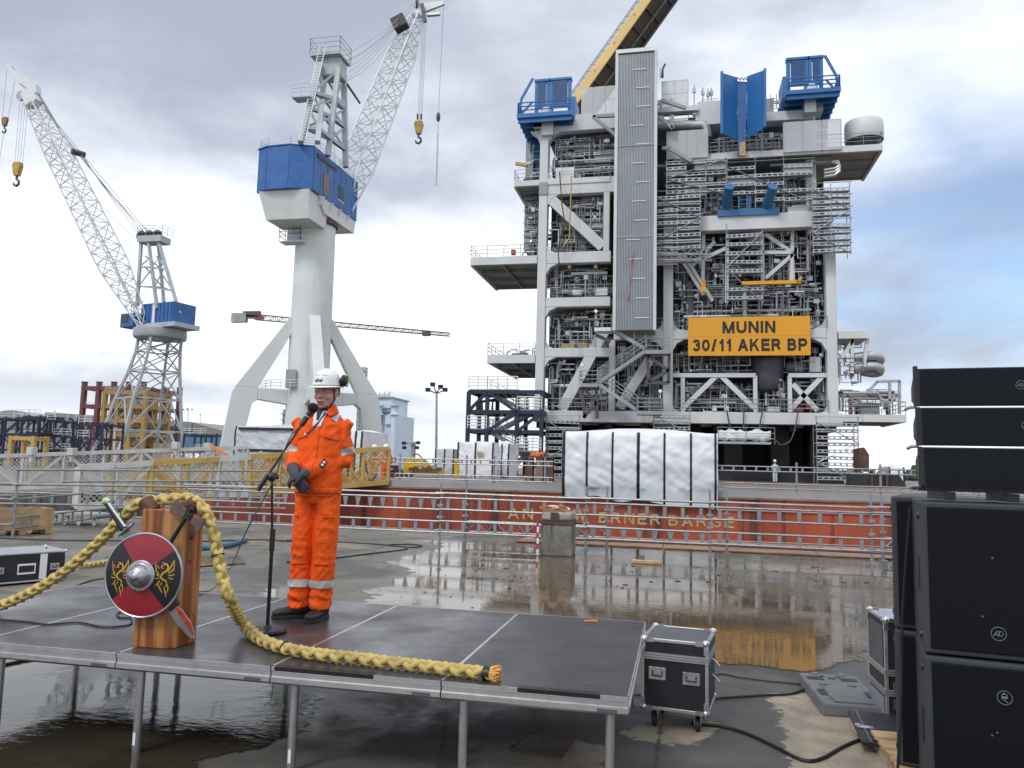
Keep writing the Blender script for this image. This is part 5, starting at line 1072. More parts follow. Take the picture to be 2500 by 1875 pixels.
# sleeve badge
fa = V(elR).lerp(V(wrR), .52); drape([(fa.x - .013, fa.z - .002), (fa.x + .014, fa.z - .026), (fa.x + .034, fa.z + .022), (fa.x + .007, fa.z + .046)], 'sleeve_badge', 'black_paint', jk, nu=4, nv=4, off=.004)
for k in (.30, .72): c_ = V((fa.x - .002 + .018 * k, 0, fa.z - .016 + .046 * k)); drape([(c_.x - .004, c_.z), (c_.x + .010, c_.z - .010), (c_.x + .014, c_.z + .004), (c_.x, c_.z + .014)], 'badge_mark', 'tape_white', jk, nu=3, nv=3, off=.008)
# collar: two orange leaves, white shirt collar, dark t-shirt, lanyard
def leaf(P, name, mt, th=.004):
    mb_ = MB(); n_ = len(P) // 2; mb_.add(P, [(2 * i, 2 * i + 2, 2 * i + 3, 2 * i + 1) for i in range(n_ - 1)]); o_ = mb_.build(name, mt, person, 'all'); s2 = o_.modifiers.new('s', 'SOLIDIFY'); s2.thickness = th; o_.modifiers.new('ss', 'SUBSURF').render_levels = 1; return o_
def collar(r0, r1, z0, z1, name, mt, open_=40, tipx=.05, tipz=.05):
    P = []; c_ = V((.010, .010, 0))
    for k in range(17):
        a = R(-90 + open_ + (360 - 2 * open_) * k / 16); e_ = abs(k - 8) / 8; fx = math.cos(a); fy = math.sin(a)
        P.append(c_ + V((fx * r0, fy * r0 * .95 - .012 * e_, z1 - .018 * e_))); P.append(c_ + V((fx * r1 * (1 + .22 * e_ ** 3), fy * r1 * (1 + .25 * e_ ** 3) - .020 * e_ ** 3, z0 - tipz * e_ ** 3)))
    return leaf(P, name, mt)
collar(.076, .108, 1.520, 1.588, 'collar', 'orange_fabric', 34, tipz=.060)
collar(.069, .082, 1.530, 1.590, 'shirt_collar', 'shirt_white', 22, tipz=.045)
drape([(-.030, 1.40), (.038, 1.40), (.062, 1.535), (-.040, 1.535)], 'shirt_front', 'shirt_white', person, nu=10, nv=10, off=.007)
drape([(-.006, 1.45), (.012, 1.45), (.034, 1.545), (-.022, 1.545)], 'undershirt', 'undershirt', person, nu=6, nv=8, off=.0105)
ly = []
for q_ in ((.060, 1.545), (.040, 1.49), (.014, 1.43), (-.030, 1.38), (-.072, 1.345)):
    h = JT.ray_cast(V((q_[0], -.8, q_[1])), V((0, 1, 0))); ly.append((h[0] if h[0] is not None else V((q_[0], -.1, q_[1]))) + V((0, -.014, 0)))
mb = MB()
for i in range(len(ly) - 1): mb.bar(ly[i], ly[i + 1], .003, .014, (1, 0, .4))
lyd = mb.build('lanyard', 'lanyard_blue', person); mb = MB(); mb.ball(ly[-1] + V((-.008, 0, -.004)), (.011, .009, .012)); mb.build('lanyard_clip', 'chrome', lyd, True)
# --- gloves with five fingers
def glove(wr, d, nrm, side, name, curl=.35, cuff_to=None, sp=1.0):
    """wr wrist, d finger direction, nrm back of hand, side towards the thumb"""
    wr, d = V(wr), V(d).normalized(); nrm = (V(nrm) - d * V(nrm).dot(d)).normalized(); s_ = d.cross(nrm).normalized()
    if s_.dot(V(side)) < 0: s_ = -s_
    mb_ = MB(); L_ = lambda a, b_, c_: wr + d * a + s_ * b_ + nrm * c_
    loft(mb_, [L_(-.01, 0, 0), L_(.03, 0, .002), L_(.065, 0, .004), L_(.098, -.002, .002)], [(.030, .024), (.038, .021), (.045, .020), (.042, .016)], 16, ref=s_)
    for off_, ln, r_ in ((.032, .072, .0112), (.0105, .080, .0115), (-.0115, .074, .0112), (-.0325, .058, .0102)):
        b0 = L_(.088 - abs(off_ - .01) * .25, off_, .004); dirs = [curl * .5, curl * 1.5, curl * 2.4]; p = b0; P = [L_(.06, off_ * .9, .002), b0]
        for q_, f_ in zip(dirs, (.42, .33, .25)): dd_ = (d * math.cos(q_) - nrm * math.sin(q_) + s_ * off_ * 1.2 * sp); p = p + dd_.normalized() * ln * f_; P.append(p)
        loft(mb_, P, [r_ * 1.05, r_ * 1.12, r_, r_ * .95, r_ * .72], 10, ref=s_)
    P = [L_(.018, .028, -.004), L_(.045, .052, -.010), L_(.070, .060, -.018), L_(.088, .056, -.026)]; loft(mb_, P, [.015, .0145, .0125, .009], 10, ref=nrm)
    me_ = remesh(mb_, .0034, 2, .4); o_ = finish(me_, name, 'glove_grey', person)
    if cuff_to is not None:
        c2 = V(cuff_to); mb_ = MB(); loft(mb_, [wr + d * .012, wr, wr.lerp(c2, .6), c2], [(.036, .028), (.037, .032), (.044, .042), (.047, .046)], 18, ref=s_); cm = remesh(mb_, .005, 2, .4); wrinkle(cm, lambda p: .0025 * noise3(p, (40, 40, 40), 3)); finish(cm, 'cuff', 'glove_cuff', o_)
    return o_
dL = V((.62, -.10, -.78)); glove((-.105, -.228, 1.045), dL, (-.05, -1, .1), (.6, 0, .5), 'glove', .26, (-.142, -.190, 1.105))
glove((-.040, -.232, 1.058), (-.86, -.05, -.42), (.1, -.45, .9), (0, -1, .2), 'glove', .62, (-.01, -.212, 1.075))
# --- safety boots
def boot(an, dr, name):
    an = V(an); d = V((dr[0], dr[1], 0)).normalized(); s_ = V((0, 0, 1)).cross(d); mb_ = MB(); q_ = lambda a, b_, z: V((an.x, an.y, 0)) + d * a + s_ * b_ + V((0, 0, z))
    loft(mb_, [q_(-.085, 0, .045), q_(-.06, 0, .055), q_(0, 0, .058), q_(.06, 0, .052), q_(.115, .004, .045), q_(.165, .006, .042), q_(.198, .006, .038)], [(.026, .030), (.040, .042), (.043, .046), (.045, .040), (.049, .034), (.045, .030), (.022, .016)], 18, ref=s_)
    loft(mb_, [q_(-.01, 0, .05), q_(-.015, 0, .10), q_(-.02, 0, .15)], [(.045, .055), (.044, .052), (.050, .056)], 18, ref=d)
    me_ = remesh(mb_, .0055, 3, .4); wrinkle(me_, lambda p: .002 * noise3(p, (30, 30, 60), 2)); o_ = finish(me_, name, 'boot_black', person)
    out = [(-.088, .022), (-.07, .038), (0, .042), (.06, .046), (.12, .051), (.17, .046), (.198, .026), (.205, 0), (.198, -.02), (.17, -.036), (.12, -.044), (.06, -.042), (0, -.041), (-.07, -.036), (-.088, -.022), (-.093, 0)]
    mb_ = MB(); mb_.poly(out, lambda u, v, w_: q_(u, v, .001 + w_), .026); mb_.build('sole', 'boot_sole', o_, bevel=.004)
    mb_ = MB()
    for k in range(4): mb_.path([q_(.02 + k * .022, -.030, .092 - k * .010), q_(.024 + k * .022, 0, .104 - k * .011), q_(.02 + k * .022, .030, .092 - k * .010)], .0028, 5)
    mb_.build('lace', 'case_grey', o_, True); return o_
boot((-.118, .018, 0), (-.90, -.42), 'boot'); boot((.056, .004, 0), (-.16, -1), 'boot')
# ------------------------------------------------------------------ the offshore platform topside on the barge
MY = 70.0
def MX(px, py=700, Y=MY): return at(px, py, Y).x
def MZ(py, px=1650, Y=MY): return at(px, py, Y).z
pm_ = thing('offshore_platform', 'huge grey offshore platform topside full of pipework standing on the barge', 'platform', (0, MY + 8, BZ))
def part(name, mt, fn, smooth=False, bevel=0):
    mb_ = MB(); fn(mb_); return mb_.build(name, mt, pm_, smooth, True, bevel)
def pbox(name, mt, x0, x1, z0, z1, y0, y1, bevel=0): return part(name, mt, lambda m_: m_.bb((x0, y0, z0), (x1, y1, z1)), bevel=bevel)
def pxbox(name, mt, px0, px1, py0, py1, y0, y1, Y=MY, bevel=0):
    pm = (px0 + px1) / 2; pv = (py0 + py1) / 2
    return pbox(name, mt, MX(px0, pv, Y), MX(px1, pv, Y), MZ(py1, pm, Y), MZ(py0, pm, Y), y0, y1, bevel)
def railing(pts, h=1.1, mt='galv', parent=None, name='railing', step=1.5, r=.028, mid=3):
    mb_ = MB(); pts = [V(p) for p in pts]
    for i in range(len(pts) - 1):
        a, b_ = pts[i], pts[i + 1]; l = (b_ - a).length; n = max(1, round(l / step))
        for k in range(n + 1): p = a.lerp(b_, k / n); mb_.tube(p, p + V((0, 0, h)), r, 5, caps=False)
        for k in range(1, mid + 1): o_ = V((0, 0, h * k / mid)); mb_.tube(a + o_, b_ + o_, r, 5, caps=False)
    return mb_.build(name, mt, parent or pm_, False, True)
XL0, XL1 = MX(1311), MX(1332); XM0, XM1 = MX(1619, 800), MX(1643, 800); XR0, XR1 = MX(2019, 850), MX(2045, 850)
Z0a, Z0b = MZ(1033, 1650), MZ(1005, 1650)
zL = {1: (MZ(871, 1400), MZ(849, 1400)), 2: (MZ(748, 1400), MZ(725, 1400)), 3: (MZ(641, 1400), MZ(614, 1400)), 4: (MZ(472, 1400), MZ(434, 1400)), 5: (MZ(318, 1400), MZ(279, 1400))}
zR = {1: (MZ(826, 1850), MZ(804, 1850)), 2: (MZ(561, 1850), MZ(524, 1850)), 3: (MZ(398, 1850), MZ(372, 1850)), 4: (MZ(297, 1800), MZ(262, 1800))}
XC = MX(1490, 700)
# columns
pbox('column', 'module_grey', XL0, XL1, Z0b, zL[5][1] + .4, MY, MY + 1.0, .06)
pbox('column', 'module_grey', XM0, XM1, Z0b, MZ(500, 1630), MY, MY + 1.0, .06)
pbox('column', 'module_grey', XR0, XR1, Z0b, MZ(560, 2030), MY, MY + 1.0, .06)
pbox('column', 'module_grey', MX(1974, 500), MX(2000, 500), MZ(560, 1990), MZ(245, 1990), MY + 1.2, MY + 2.2, .06)
pbox('column', 'module_grey', MX(1473, 530), MX(1488, 530), zL[3][1], zL[4][0], MY + .1, MY + .8, .05)
pbox('column', 'module_grey', MX(1486, 900), MX(1501, 900), Z0b, zR[1][0], MY + .1, MY + .8, .05)
for x0, x1 in ((XL0, XL1), (XR0, XR1), (XM0, XM1)): pbox('rear_column', 'module_mid', x0, x1, Z0b, MZ(300, 1650), MY + 16, MY + 17)
# girders
pbox('bottom_girder', 'module_grey', XL0 - .1, XR1 + .3, Z0a, Z0b, MY - .05, MY + 1.1, .04)
for k, (a, b_) in zL.items(): pbox('girder', 'module_grey', XL1, XC + (.0 if k < 4 else .4), a, b_, MY + .08, MY + .9, .05)
pbox('girder', 'module_grey', MX(1498, 815), XM0, zR[1][0], zR[1][1], MY + .06, MY + .9, .05)
pbox('girder', 'module_grey', XM1, XR0, zR[1][0], zR[1][1], MY + .06, MY + .9, .05)
pbox('girder', 'module_grey', MX(1708, 540), MX(1982, 540), zR[2][0], zR[2][1], MY - .3, MY + .7, .05)
pbox('girder', 'module_grey', MX(1645, 545), MX(1706, 545), zR[2][0] + .1, zR[2][1] - .1, MY + .1, MY + .7, .05)
pbox('girder', 'module_mid', XL0, XL1, zL[4][0], zL[4][1] - .3, MY - .1, MY + .0, .02)
# haunches where girders run into columns
def haunch(x, z, dx, dz, y0=MY + .12, y1=MY + .86, mt='module_grey'):
    part('haunch', mt, lambda m_: m_.add([(x, y0, z), (x + dx, y0, z), (x + dx * .35, y0, z + dz * .35), (x, y0, z + dz), (x, y1, z), (x + dx, y1, z), (x + dx * .35, y1, z + dz * .35), (x, y1, z + dz)], [(0, 1, 2, 3), (7, 6, 5, 4), (0, 4, 5, 1), (1, 5, 6, 2), (2, 6, 7, 3), (3, 7, 4, 0)]))
for k in (1, 2, 3, 4, 5): haunch(XL1 - .01, zL[k][0] + .01, 1.1, -1.0)
for k in (1, 3, 4): haunch(XL1 - .01, zL[k][1] - .01, .8, .8)
haunch(XL0 + .01, zL[5][0] + .2, -1.0, -1.4); haunch(XM0 + .01, zR[1][1], -.8, .9); haunch(XM1 - .01, zR[1][1], .8, .9); haunch(XM1 - .01, zR[1][0], 1.0, -1.0); haunch(XR0 + .01, zR[1][0], -1.2, -1.2); haunch(XR0 + .01, zR[1][1], -1.0, 1.0); haunch(XM0 + .01, zR[1][0], -1.2, -1.0); haunch(XR0 + .01, Z0b, -.6, .6); haunch(XM1 - .01, Z0b, .6, .6); haunch(XL1 - .01, Z0b, .6, .6)
# braces
def brace(px, w_, Y=MY + .45, mt='module_grey', d=.6):
    a, b_ = at(*px[0], Y), at(*px[1], Y); return part('brace', mt, lambda m_: m_.bar(a, b_, d, w_, (0, 1, 0)) if False else m_.bar(a, b_, w_, d, (0, 1, 0)))
brace(((1335, 478), (1472, 604)), .95); brace(((1476, 808), (1372, 1000)), .95, MY + .4); brace(((1590, 872), (1512, 996)), .85)
for q_ in (((1749, 918), (1668, 996)), ((1760, 918), (1841, 996)), ((2006, 920), (1931, 998)), ((1935, 938), (1995, 1002))): brace(q_, .42, MY + .5, d=.35)
for q_ in (((1776, 605), (1700, 640)), ((1935, 618), (1868, 572)), ((1935, 622), (1868, 680))): brace(q_, .32, MY + .9, d=.3)
for q_ in (((1655, 620), (1718, 720)), ((1668, 620), (1740, 735)), ((1745, 590), (1690, 650)), ((1935, 545), (1932, 690)), ((1718, 550), (1716, 690)), ((1776, 550), (1774, 740)), ((1860, 540), (1862, 700)), ((1862, 617), (1938, 617))): brace(q_, .30, MY + .9, d=.3)
for px in (1667, 1845, 1930): pxbox('post', 'module_grey', px - 5, px + 5, 916, 1005, MY + .3, MY + .7)
pxbox('beam', 'module_grey', 1643, 1846, 910, 920, MY + .25, MY + .75); pxbox('beam', 'module_grey', 1926, 2020, 910, 920, MY + .25, MY + .75)
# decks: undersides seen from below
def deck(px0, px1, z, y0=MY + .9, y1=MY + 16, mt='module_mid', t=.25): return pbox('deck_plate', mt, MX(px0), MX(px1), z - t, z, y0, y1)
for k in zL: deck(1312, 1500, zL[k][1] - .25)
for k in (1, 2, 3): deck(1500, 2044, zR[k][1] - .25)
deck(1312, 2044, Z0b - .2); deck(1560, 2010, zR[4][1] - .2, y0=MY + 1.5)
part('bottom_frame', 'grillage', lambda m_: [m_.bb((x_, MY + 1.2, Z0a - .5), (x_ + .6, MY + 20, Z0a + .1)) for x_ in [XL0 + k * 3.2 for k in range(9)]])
# added near-black panels stand in for the shade deep in the bays
part('shade_panel', 'module_dark', lambda m_: m_.bb((XL0 + .3, MY + 5.5, Z0b), (MX(1500), MY + 5.7, MZ(330, 1400))))
part('shade_panel', 'module_dark', lambda m_: m_.bb((MX(1500), MY + 5.8, Z0b), (XR0, MY + 6.0, MZ(290, 1650))))
part('side_shade_panel', 'module_dark', lambda m_: m_.bb((XR0 + .1, MY + 2, Z0b), (XR0 + .3, MY + 16, MZ(420, 2000))))
# pipework, vessels, cable trays, ladders in each bay
def clutter(px0, px1, py0, py1, seed, n=22, y0=MY + .9, y1=MY + 4.8):
    r_ = random.Random(seed); pm = (px0 + px1) / 2; pv = (py0 + py1) / 2; x0, x1 = MX(px0, pv), MX(px1, pv); z0, z1 = MZ(py1, pm), MZ(py0, pm); w_, h = x1 - x0, z1 - z0
    for k in range(n):
        y = r_.uniform(y0, y1); kind = r_.random(); rad = r_.choice((.05, .06, .08, .1, .13, .18)); mt = r_.choice(('pipe_steel', 'pipe_steel', 'module_mid', 'pipe_dark', 'module_grey'))
        if kind < .34:
            x = r_.uniform(x0, x1); za, zb = z0 + h * r_.uniform(0, .3), z1 - h * r_.uniform(0, .3); xe = x + r_.uniform(-1.8, 1.8); xe = min(max(xe, x0), x1)
            P = [(x, y, za), (x, y, zb - rad * 2), (x + (xe - x) * .08, y, zb), (xe, y, zb)]; part('pipe', mt, lambda m_: m_.path(P, rad, 7), True)
        elif kind < .62:
            xa = x0 + w_ * r_.uniform(0, .4); xb = x1 - w_ * r_.uniform(0, .4); z = r_.uniform(z0 + h * .15, z1 - .1); zc_ = z + r_.choice((-.6, .5, 0, 0)); xm = r_.uniform(xa, xb)
            P = [(xa, y, z), (xm, y, z), (xm + .25, y, zc_), (xb, y, zc_)]; part('pipe', mt, lambda m_: m_.path(P, rad, 7), True)
        elif kind < .70:
            x = r_.uniform(x0 + .5, x1 - .5); rr_ = min(.7, h * .2) * r_.uniform(.5, 1); zz = z0 + rr_ + r_.uniform(.1, .5)
            if r_.random() < .5: part('vessel', r_.choice(('pipe_steel', 'module_mid')), lambda m_: m_.lathe([(.05, -rr_ * 2.0), (rr_ * .8, -rr_ * 1.8), (rr_, -rr_ * 1.4), (rr_, rr_ * 1.4), (rr_ * .8, rr_ * 1.8), (.05, rr_ * 2)], 14, (x, y + 1, zz), (1, 0, 0)), True)
            else: part('vessel', r_.choice(('pipe_steel', 'module_mid')), lambda m_: m_.lathe([(rr_ * .6, 0), (rr_ * .6, h * .45), (rr_ * .45, h * .52), (.05, h * .55)], 14, (x, y + 1, z0)), True)
        elif kind < .80:
            x = r_.uniform(x0, x1 - .8); w2, h2 = r_.uniform(.4, 1.5), r_.uniform(.3, min(1.6, h * .5)); part('equipment_box', r_.choice(('module_mid', 'module_grey', 'pipe_dark', 'galv_plank', 'module_dark')), lambda m_: m_.bb((x, y, z0 + .02), (x + w2, y + .8, z0 + h2)))
        elif kind < .88:
            z = r_.uniform(z0 + h * .4, z1 - .1); xa = x0 + w_ * r_.uniform(0, .3); xb = x1 - w_ * r_.uniform(0, .3)
            def tray(m_):
                for s_ in (0, .45): m_.bb((xa, y + s_, z), (xb, y + s_ + .03, z + .12))
                nn = int((xb - xa) / .5)
                for q in range(nn): xx = xa + (q + .5) * (xb - xa) / nn; m_.bb((xx - .03, y, z), (xx + .03, y + .45, z + .03))
            part('cable_tray', 'galv_plank', tray)
        elif kind < .94:
            x = r_.uniform(x0, x1)
            def ladder(m_):
                for s_ in (0, .5): m_.tube((x + s_, y0 + .1, z0), (x + s_, y0 + .1, z1 - h * .1), .035, 5)
                for q in range(int(h * .9 / .35)): m_.tube((x, y0 + .1, z0 + .2 + q * .35), (x + .5, y0 + .1, z0 + .2 + q * .35), .025, 5)
            part('ladder', 'galv', ladder)
        elif kind < .975:
            x = r_.uniform(x0, x1); z = r_.uniform(z0 + .4, z1 - .4); part('valve', 'pipe_steel', lambda m_: (m_.path([(x + .22 * math.cos(R(a)), y0, z + .22 * math.sin(R(a))) for a in range(0, 360, 40)], .03, 5, closed=True), m_.tube((x, y0, z), (x, y0 + .5, z), .06, 6), m_.ball((x, y0 + .5, z), .2, 8, 6)), True)
        else:
            x = r_.uniform(x0, x1 - 1.3); z = z1 - h * r_.uniform(.08, .2); part('strip_light', 'lamp_white', lambda m_: m_.bb((x, y0 + .2, z), (x + 1.3, y0 + .34, z + .10)))
bays = [(1336, 1488, 876, 1002, 34), (1336, 1478, 753, 848, 30), (1336, 1492, 645, 722, 26), (1338, 1472, 476, 612, 22), (1350, 1500, 322, 432, 22), (1504, 1618, 830, 1002, 34), (1645, 1842, 925, 1003, 30), (1850, 2018, 925, 1003, 24), (1645, 2018, 830, 905, 44), (1645, 2018, 690, 802, 46), (1648, 2015, 565, 690, 38), (1710, 1985, 405, 520, 26), (1640, 1990, 300, 368, 26), (1500, 1990, 225, 262, 12)]
for i, b_ in enumerate(bays): clutter(*b_[:4], 100 + i, b_[4])
# small-bore lines, trays, brackets and cable runs too fine to tell apart
for q, mt in enumerate(('pipe_steel', 'module_grey', 'galv_plank', 'module_mid')):
    r_ = random.Random(500 + q); m_ = MB()
    for px0, px1, py0, py1, n in bays + [(2050, 2198, 945, 1008, 0), (2050, 2112, 832, 930, 0), (1284, 1312, 330, 430, 0), (1284, 1312, 480, 612, 0), (1205, 1304, 845, 866, 0)]:
        pm, pv = (px0 + px1) / 2, (py0 + py1) / 2; x0, x1, z0, z1 = MX(px0, pv), MX(px1, pv), MZ(py1, pm), MZ(py0, pm)
        for k in range(int((x1 - x0) * (z1 - z0) * .85)):
            p = V((r_.uniform(x0, x1), MY + r_.choice((.75, 1.2, 1.8, 2.6, 3.5)) + r_.random() * .4, r_.uniform(z0, z1))); P = [p.copy()]; rad = r_.choice((.03, .035, .045, .06))
            for s_ in range(r_.randint(1, 4)):
                ax_ = r_.choice((0, 2, 2, 0, 1)); st_ = V((0, 0, 0)); st_[ax_] = r_.uniform(.3, 1.9) * r_.choice((-1, 1)) * (.4 if ax_ == 1 else 1); p = p + st_; p.x = min(max(p.x, x0), x1); p.z = min(max(p.z, z0), z1 - .05); p.y = min(max(p.y, MY + .7), MY + 4.5)
                if (p - P[-1]).length > .1: P.append(p.copy())
            if len(P) > 1:
                for a, b__ in zip(P, P[1:]): m_.tube(a, b__, rad, 5, caps=False)
            if r_.random() < .35: m_.box(P[0], (r_.uniform(.12, .5), .2, r_.uniform(.12, .5)))
            if r_.random() < .12: m_.ball(P[-1], r_.uniform(.1, .24), 6, 4)
    o = m_.build('small_bore_pipework', mt, pm_, False, True); o['kind'] = 'stuff'
# big recognisable items inside
part('riser', 'pipe_dark', lambda m_: m_.path([at(1682, 660, MY + 1.5), at(1684, 740, MY + 1.5), at(1684, 800, MY + 1.5)], .55, 14), True)
part('riser', 'pipe_dark', lambda m_: m_.tube(at(1684, 560, MY + 1.5), at(1684, 690, MY + 1.5), .55, 14), True)
part('separator_vessel', 'pipe_dark', lambda m_: m_.lathe([(.1, -.4), (1.0, -.1), (1.35, .5), (1.35, 3.2), (1.0, 3.9)], 20, at(1874, 950, MY + 1.6)), True)
part('exhaust_pipe', 'pipe_steel', lambda m_: m_.path(smooth_path([at(1600, 306, MY + .3), at(1690, 306, MY + .3), at(1718, 308, MY + .3), at(1726, 322, MY + .3), at(1727, 336, MY + .3)], .2), .42, 12), True)
for k in range(2): part('exhaust_pipe', 'pipe_dark', lambda m_: m_.path(smooth_path([at(1505, 318 + k * 16, MY + 1), at(1470, 318 + k * 16, MY + 1), at(1452, 324 + k * 14, MY + 1.3), at(1450, 338 + k * 8, MY + 2)], .2), .28, 10), True)
part('insulated_duct', 'galv_plank', lambda m_: m_.lathe([(.01, 0), (.5, 0), (.5, .05), (.01, .05)], 20, at(1837, 582, MY + .6), (0, -1, 0)), True)
MATS_copper = mat('copper_disc', (.34, .17, .11), .5, .3, var=.15, scale=3)
part('copper_cover', 'copper_disc', lambda m_: m_.lathe([(.01, 0), (.42, 0), (.42, .06), (.01, .06)], 20, at(1837, 582, MY + .5), (0, -1, 0)))
part('small_pipe_run', 'pipe_steel', lambda m_: [m_.path([at(1880, 402 + 3, MY + .4), at(2030, 396, MY + .4), at(2046, 394 + k * 3, MY + .4), at(2050, 405 + k * 6, MY + .4), at(2038, 412 + k * 8, MY + .4), at(2012, 416 + k * 8, MY + .4)], .14, 8) for k in range(3)], True)
# railings along deck fronts
def rail_px(px0, px1, z, y=MY - .05, **k): railing([(MX(px0), y, z), (MX(px1), y, z)], **k)
rail_px(1334, 1455, zL[1][1]); rail_px(1334, 1496, zL[2][1]); rail_px(1334, 1470, zL[3][1], y=MY + 1); rail_px(1646, 2018, Z0b); rail_px(1334, 1484, Z0b); rail_px(1505, 1617, Z0b)
rail_px(1503, 1617, zR[1][1]); rail_px(1646, 1682, zR[1][1]); rail_px(1984, 2018, zR[1][1]); rail_px(1735, 1905, zR[3][1], y=MY - .1)
# yellow monorails
pxbox('monorail', 'sign_yellow', 1810, 1950, 689, 697, MY - .6, MY - .3); part('monorail', 'sign_yellow', lambda m_: m_.bar(at(1945, 692, MY - .45), at(1956, 677, MY - .45), .3, .25)); pxbox('monorail', 'sign_yellow', 1712, 1722, 686, 716, MY - .5, MY - .2)
for px in (1390, 1454): part('monorail', 'crane_yellow', lambda m_: m_.bar(at(px, 650, MY + .5), at(px + 14, 690, MY + 6), .3, .3))
pbox('yellow_gutter', 'sign_yellow', XL0 - .35, XL0 - .12, zL[1][1], zL[3][0] - 1, MY + 2, MY + 2.3)
# ---- wings that stick out left and right
def wing(px_out, px_in, py0, py1, yb, name='wing_deck', side=-1, rail=True, pref=None):
    pv = (py0 + py1) / 2; xo, xi = MX(px_out, pv), MX(px_in, pv); z0, z1 = MZ(py1, (px_out + px_in) / 2), MZ(py0, (px_out + px_in) / 2)
    pbox(name, 'module_grey', min(xo, xi), max(xo, xi), z0, z1, MY - .02, MY + .35); pbox(name, 'module_grey', xo - .12, xo + .12, z0 + .01, z1 - .01, MY + .36, yb)
    pbox('wing_plate', 'module_mid', min(xo, xi) + .13, max(xo, xi), z1 - .3, z1 - .05, MY + .36, yb)
    n = 3
    for k in range(1, n + 1): y = MY + .4 + (yb - MY - .6) * k / n; pbox('wing_joist', 'module_mid', min(xo, xi) + .14, max(xo, xi), z0 + .1, z1 - .31, y - .12, y + .12)
    xm = xo + (xi - xo) * .45; pbox('wing_joist', 'module_mid', xm - .1, xm + .1, z0 + .12, z1 - .32, MY + .4, yb - .2)
    if rail: railing([(xi, MY + .05, z1), (xo, MY + .05, z1), (xo, yb, z1)])
    return xo, xi, z0, z1
wing(1149, 1311, 626, 645, 81.0); wing(1190, 1306, 866, 886, 83.5); wing(1256, 1490, 436, 449, 76)
pxbox('equipment_box', 'red_box', 1242, 1252, 602, 614, MY + 1, MY + 1.4); clutter(1160, 1300, 608, 624, 41, 5, MY + 1, MY + 6); clutter(1215, 1300, 842, 866, 42, 8, MY + 1, MY + 6)
clutter(1258, 1310, 400, 434, 43, 8, MY + 2, MY + 6); clutter(1281, 1311, 320, 400, 44, 10, MY + 4, MY + 9); clutter(1281, 1311, 500, 600, 45, 12, MY + 3, MY + 9)
pbox('side_cladding', 'module_mid', MX(1282, 450, MY + 4), MX(1300, 450, MY + 4), MZ(610, 1290, MY + 4), MZ(330, 1290, MY + 4), MY + 4, MY + 12)
part('crane_jib', 'bridge_yellow', lambda m_: m_.bar(at(1259, 399, MY + 3), at(1288, 404, MY + 3), .3, .3))
# right: upper wing, bracket platform, low wing
xo, xi, z0, z1 = wing(2154, 1644, 366, 381, 77.5, side=1)
wing(2212, 2047, 1012, 1030, 78, side=1)
clutter(2052, 2205, 945, 1010, 51, 34, MY + .5, MY + 5)
pxbox('bracket_deck', 'module_grey', 2047, 2121, 808, 826, MY, MY + 4)
for q_ in (((2083, 828), (2050, 884)), ((2118, 828), (2108, 896)), ((2080, 828), (2080, 905))): brace(q_, .28, MY + .5, d=.3)
for k in range(2): part('expansion_loop', 'pipe_steel', lambda m_: m_.path(smooth_path([at(2085, 874 + k * 26, MY + 1), at(2128, 868 + k * 26, MY + 1), at(2146, 872 + k * 26, MY + 1), at(2146, 884 + k * 24, MY + 1.6), at(2128, 886 + k * 24, MY + 1.9), at(2105, 884 + k * 22, MY + 2.2)], .3), .42, 12), True)
part('escape_frame', 'galv_plank', lambda m_: [m_.bar(at(a[0], a[1], MY + .6), at(b__[0], b__[1], MY + .6), .22, .22) for a, b__ in (((2140, 932), (2197, 930)), ((2196, 930), (2196, 1010)), ((2116, 960), (2142, 932)), ((2172, 932), (2172, 985)), ((2150, 985), (2196, 968)))])
railing([at(2048, 905, MY + .3), at(2108, 905, MY + .3)])
# drum antenna on the upper wing
dr = thing('radome_drum', 'round white drum on the upper right corner of the platform', 'drum', at(2110, 366, MY + 2.5)); 
c_ = at(2110, 366, MY + 2.5); mb = MB(); mb.lathe([(1.60, .75), (1.64, .8), (1.64, 2.30), (1.58, 2.5), (1.40, 2.55), (1.36, 2.45), (1.30, .78)], 32, c_, caps=False); mb.build('shell', 'white_paint', dr, True, True)
mb = MB(); mb.lathe([(1.0, .02), (1.25, .3), (1.45, .76)], 20, c_); mb.build('fan_base', 'pipe_dark', dr, True, True)
mb = MB(); mb.lathe([(1.30, 2.40), (.02, 2.52)], 24, c_, caps=False); mb.build('inner_cover', 'module_dark', dr, True, True)
# top structures
pxbox('top_module', 'module_grey', 1703, 1760, 243, 262, MY + .3, MY + 6); pxbox('top_module', 'module_grey', 1698, 1790, 262, 300, MY + .2, MY + 5); pxbox('top_girder', 'module_grey', 1420, 1620, 277, 289, MY + 1, MY + 1.5); pxbox('top_girder', 'module_grey', 1868, 1990, 262, 285, MY + .6, MY + 2, bevel=.05)
pxbox('top_girder', 'module_grey', 1600, 1705, 262, 274, MY - .2, MY + .4); pxbox('top_module', 'module_mid', 1868, 1892, 228, 262, MY + 1, MY + 4); pxbox('column_head', 'module_grey', 1966, 2014, 242, 262, MY + .8, MY + 2.4, bevel=.05); pxbox('column_head', 'module_grey', 1303, 1350, 292, 312, MY - .1, MY + 1.3, bevel=.05)
part('lightning_rod', 'pipe_steel', lambda m_: [(m_.tube(at(px, 262, MY + 3), at(px, y_, MY + 3), .06, 5), m_.tube(at(px, y_ + 18, MY + 3), at(px, y_ + 8, MY + 3), .16, 6)) for px, y_ in ((1695, 208), (1716, 214), (1729, 218), (1737, 214))])
part('davit', 'pipe_dark', lambda m_: m_.path([at(1616, 190, MY), at(1618, 168, MY), at(1624, 156, MY)], .1, 6), True)
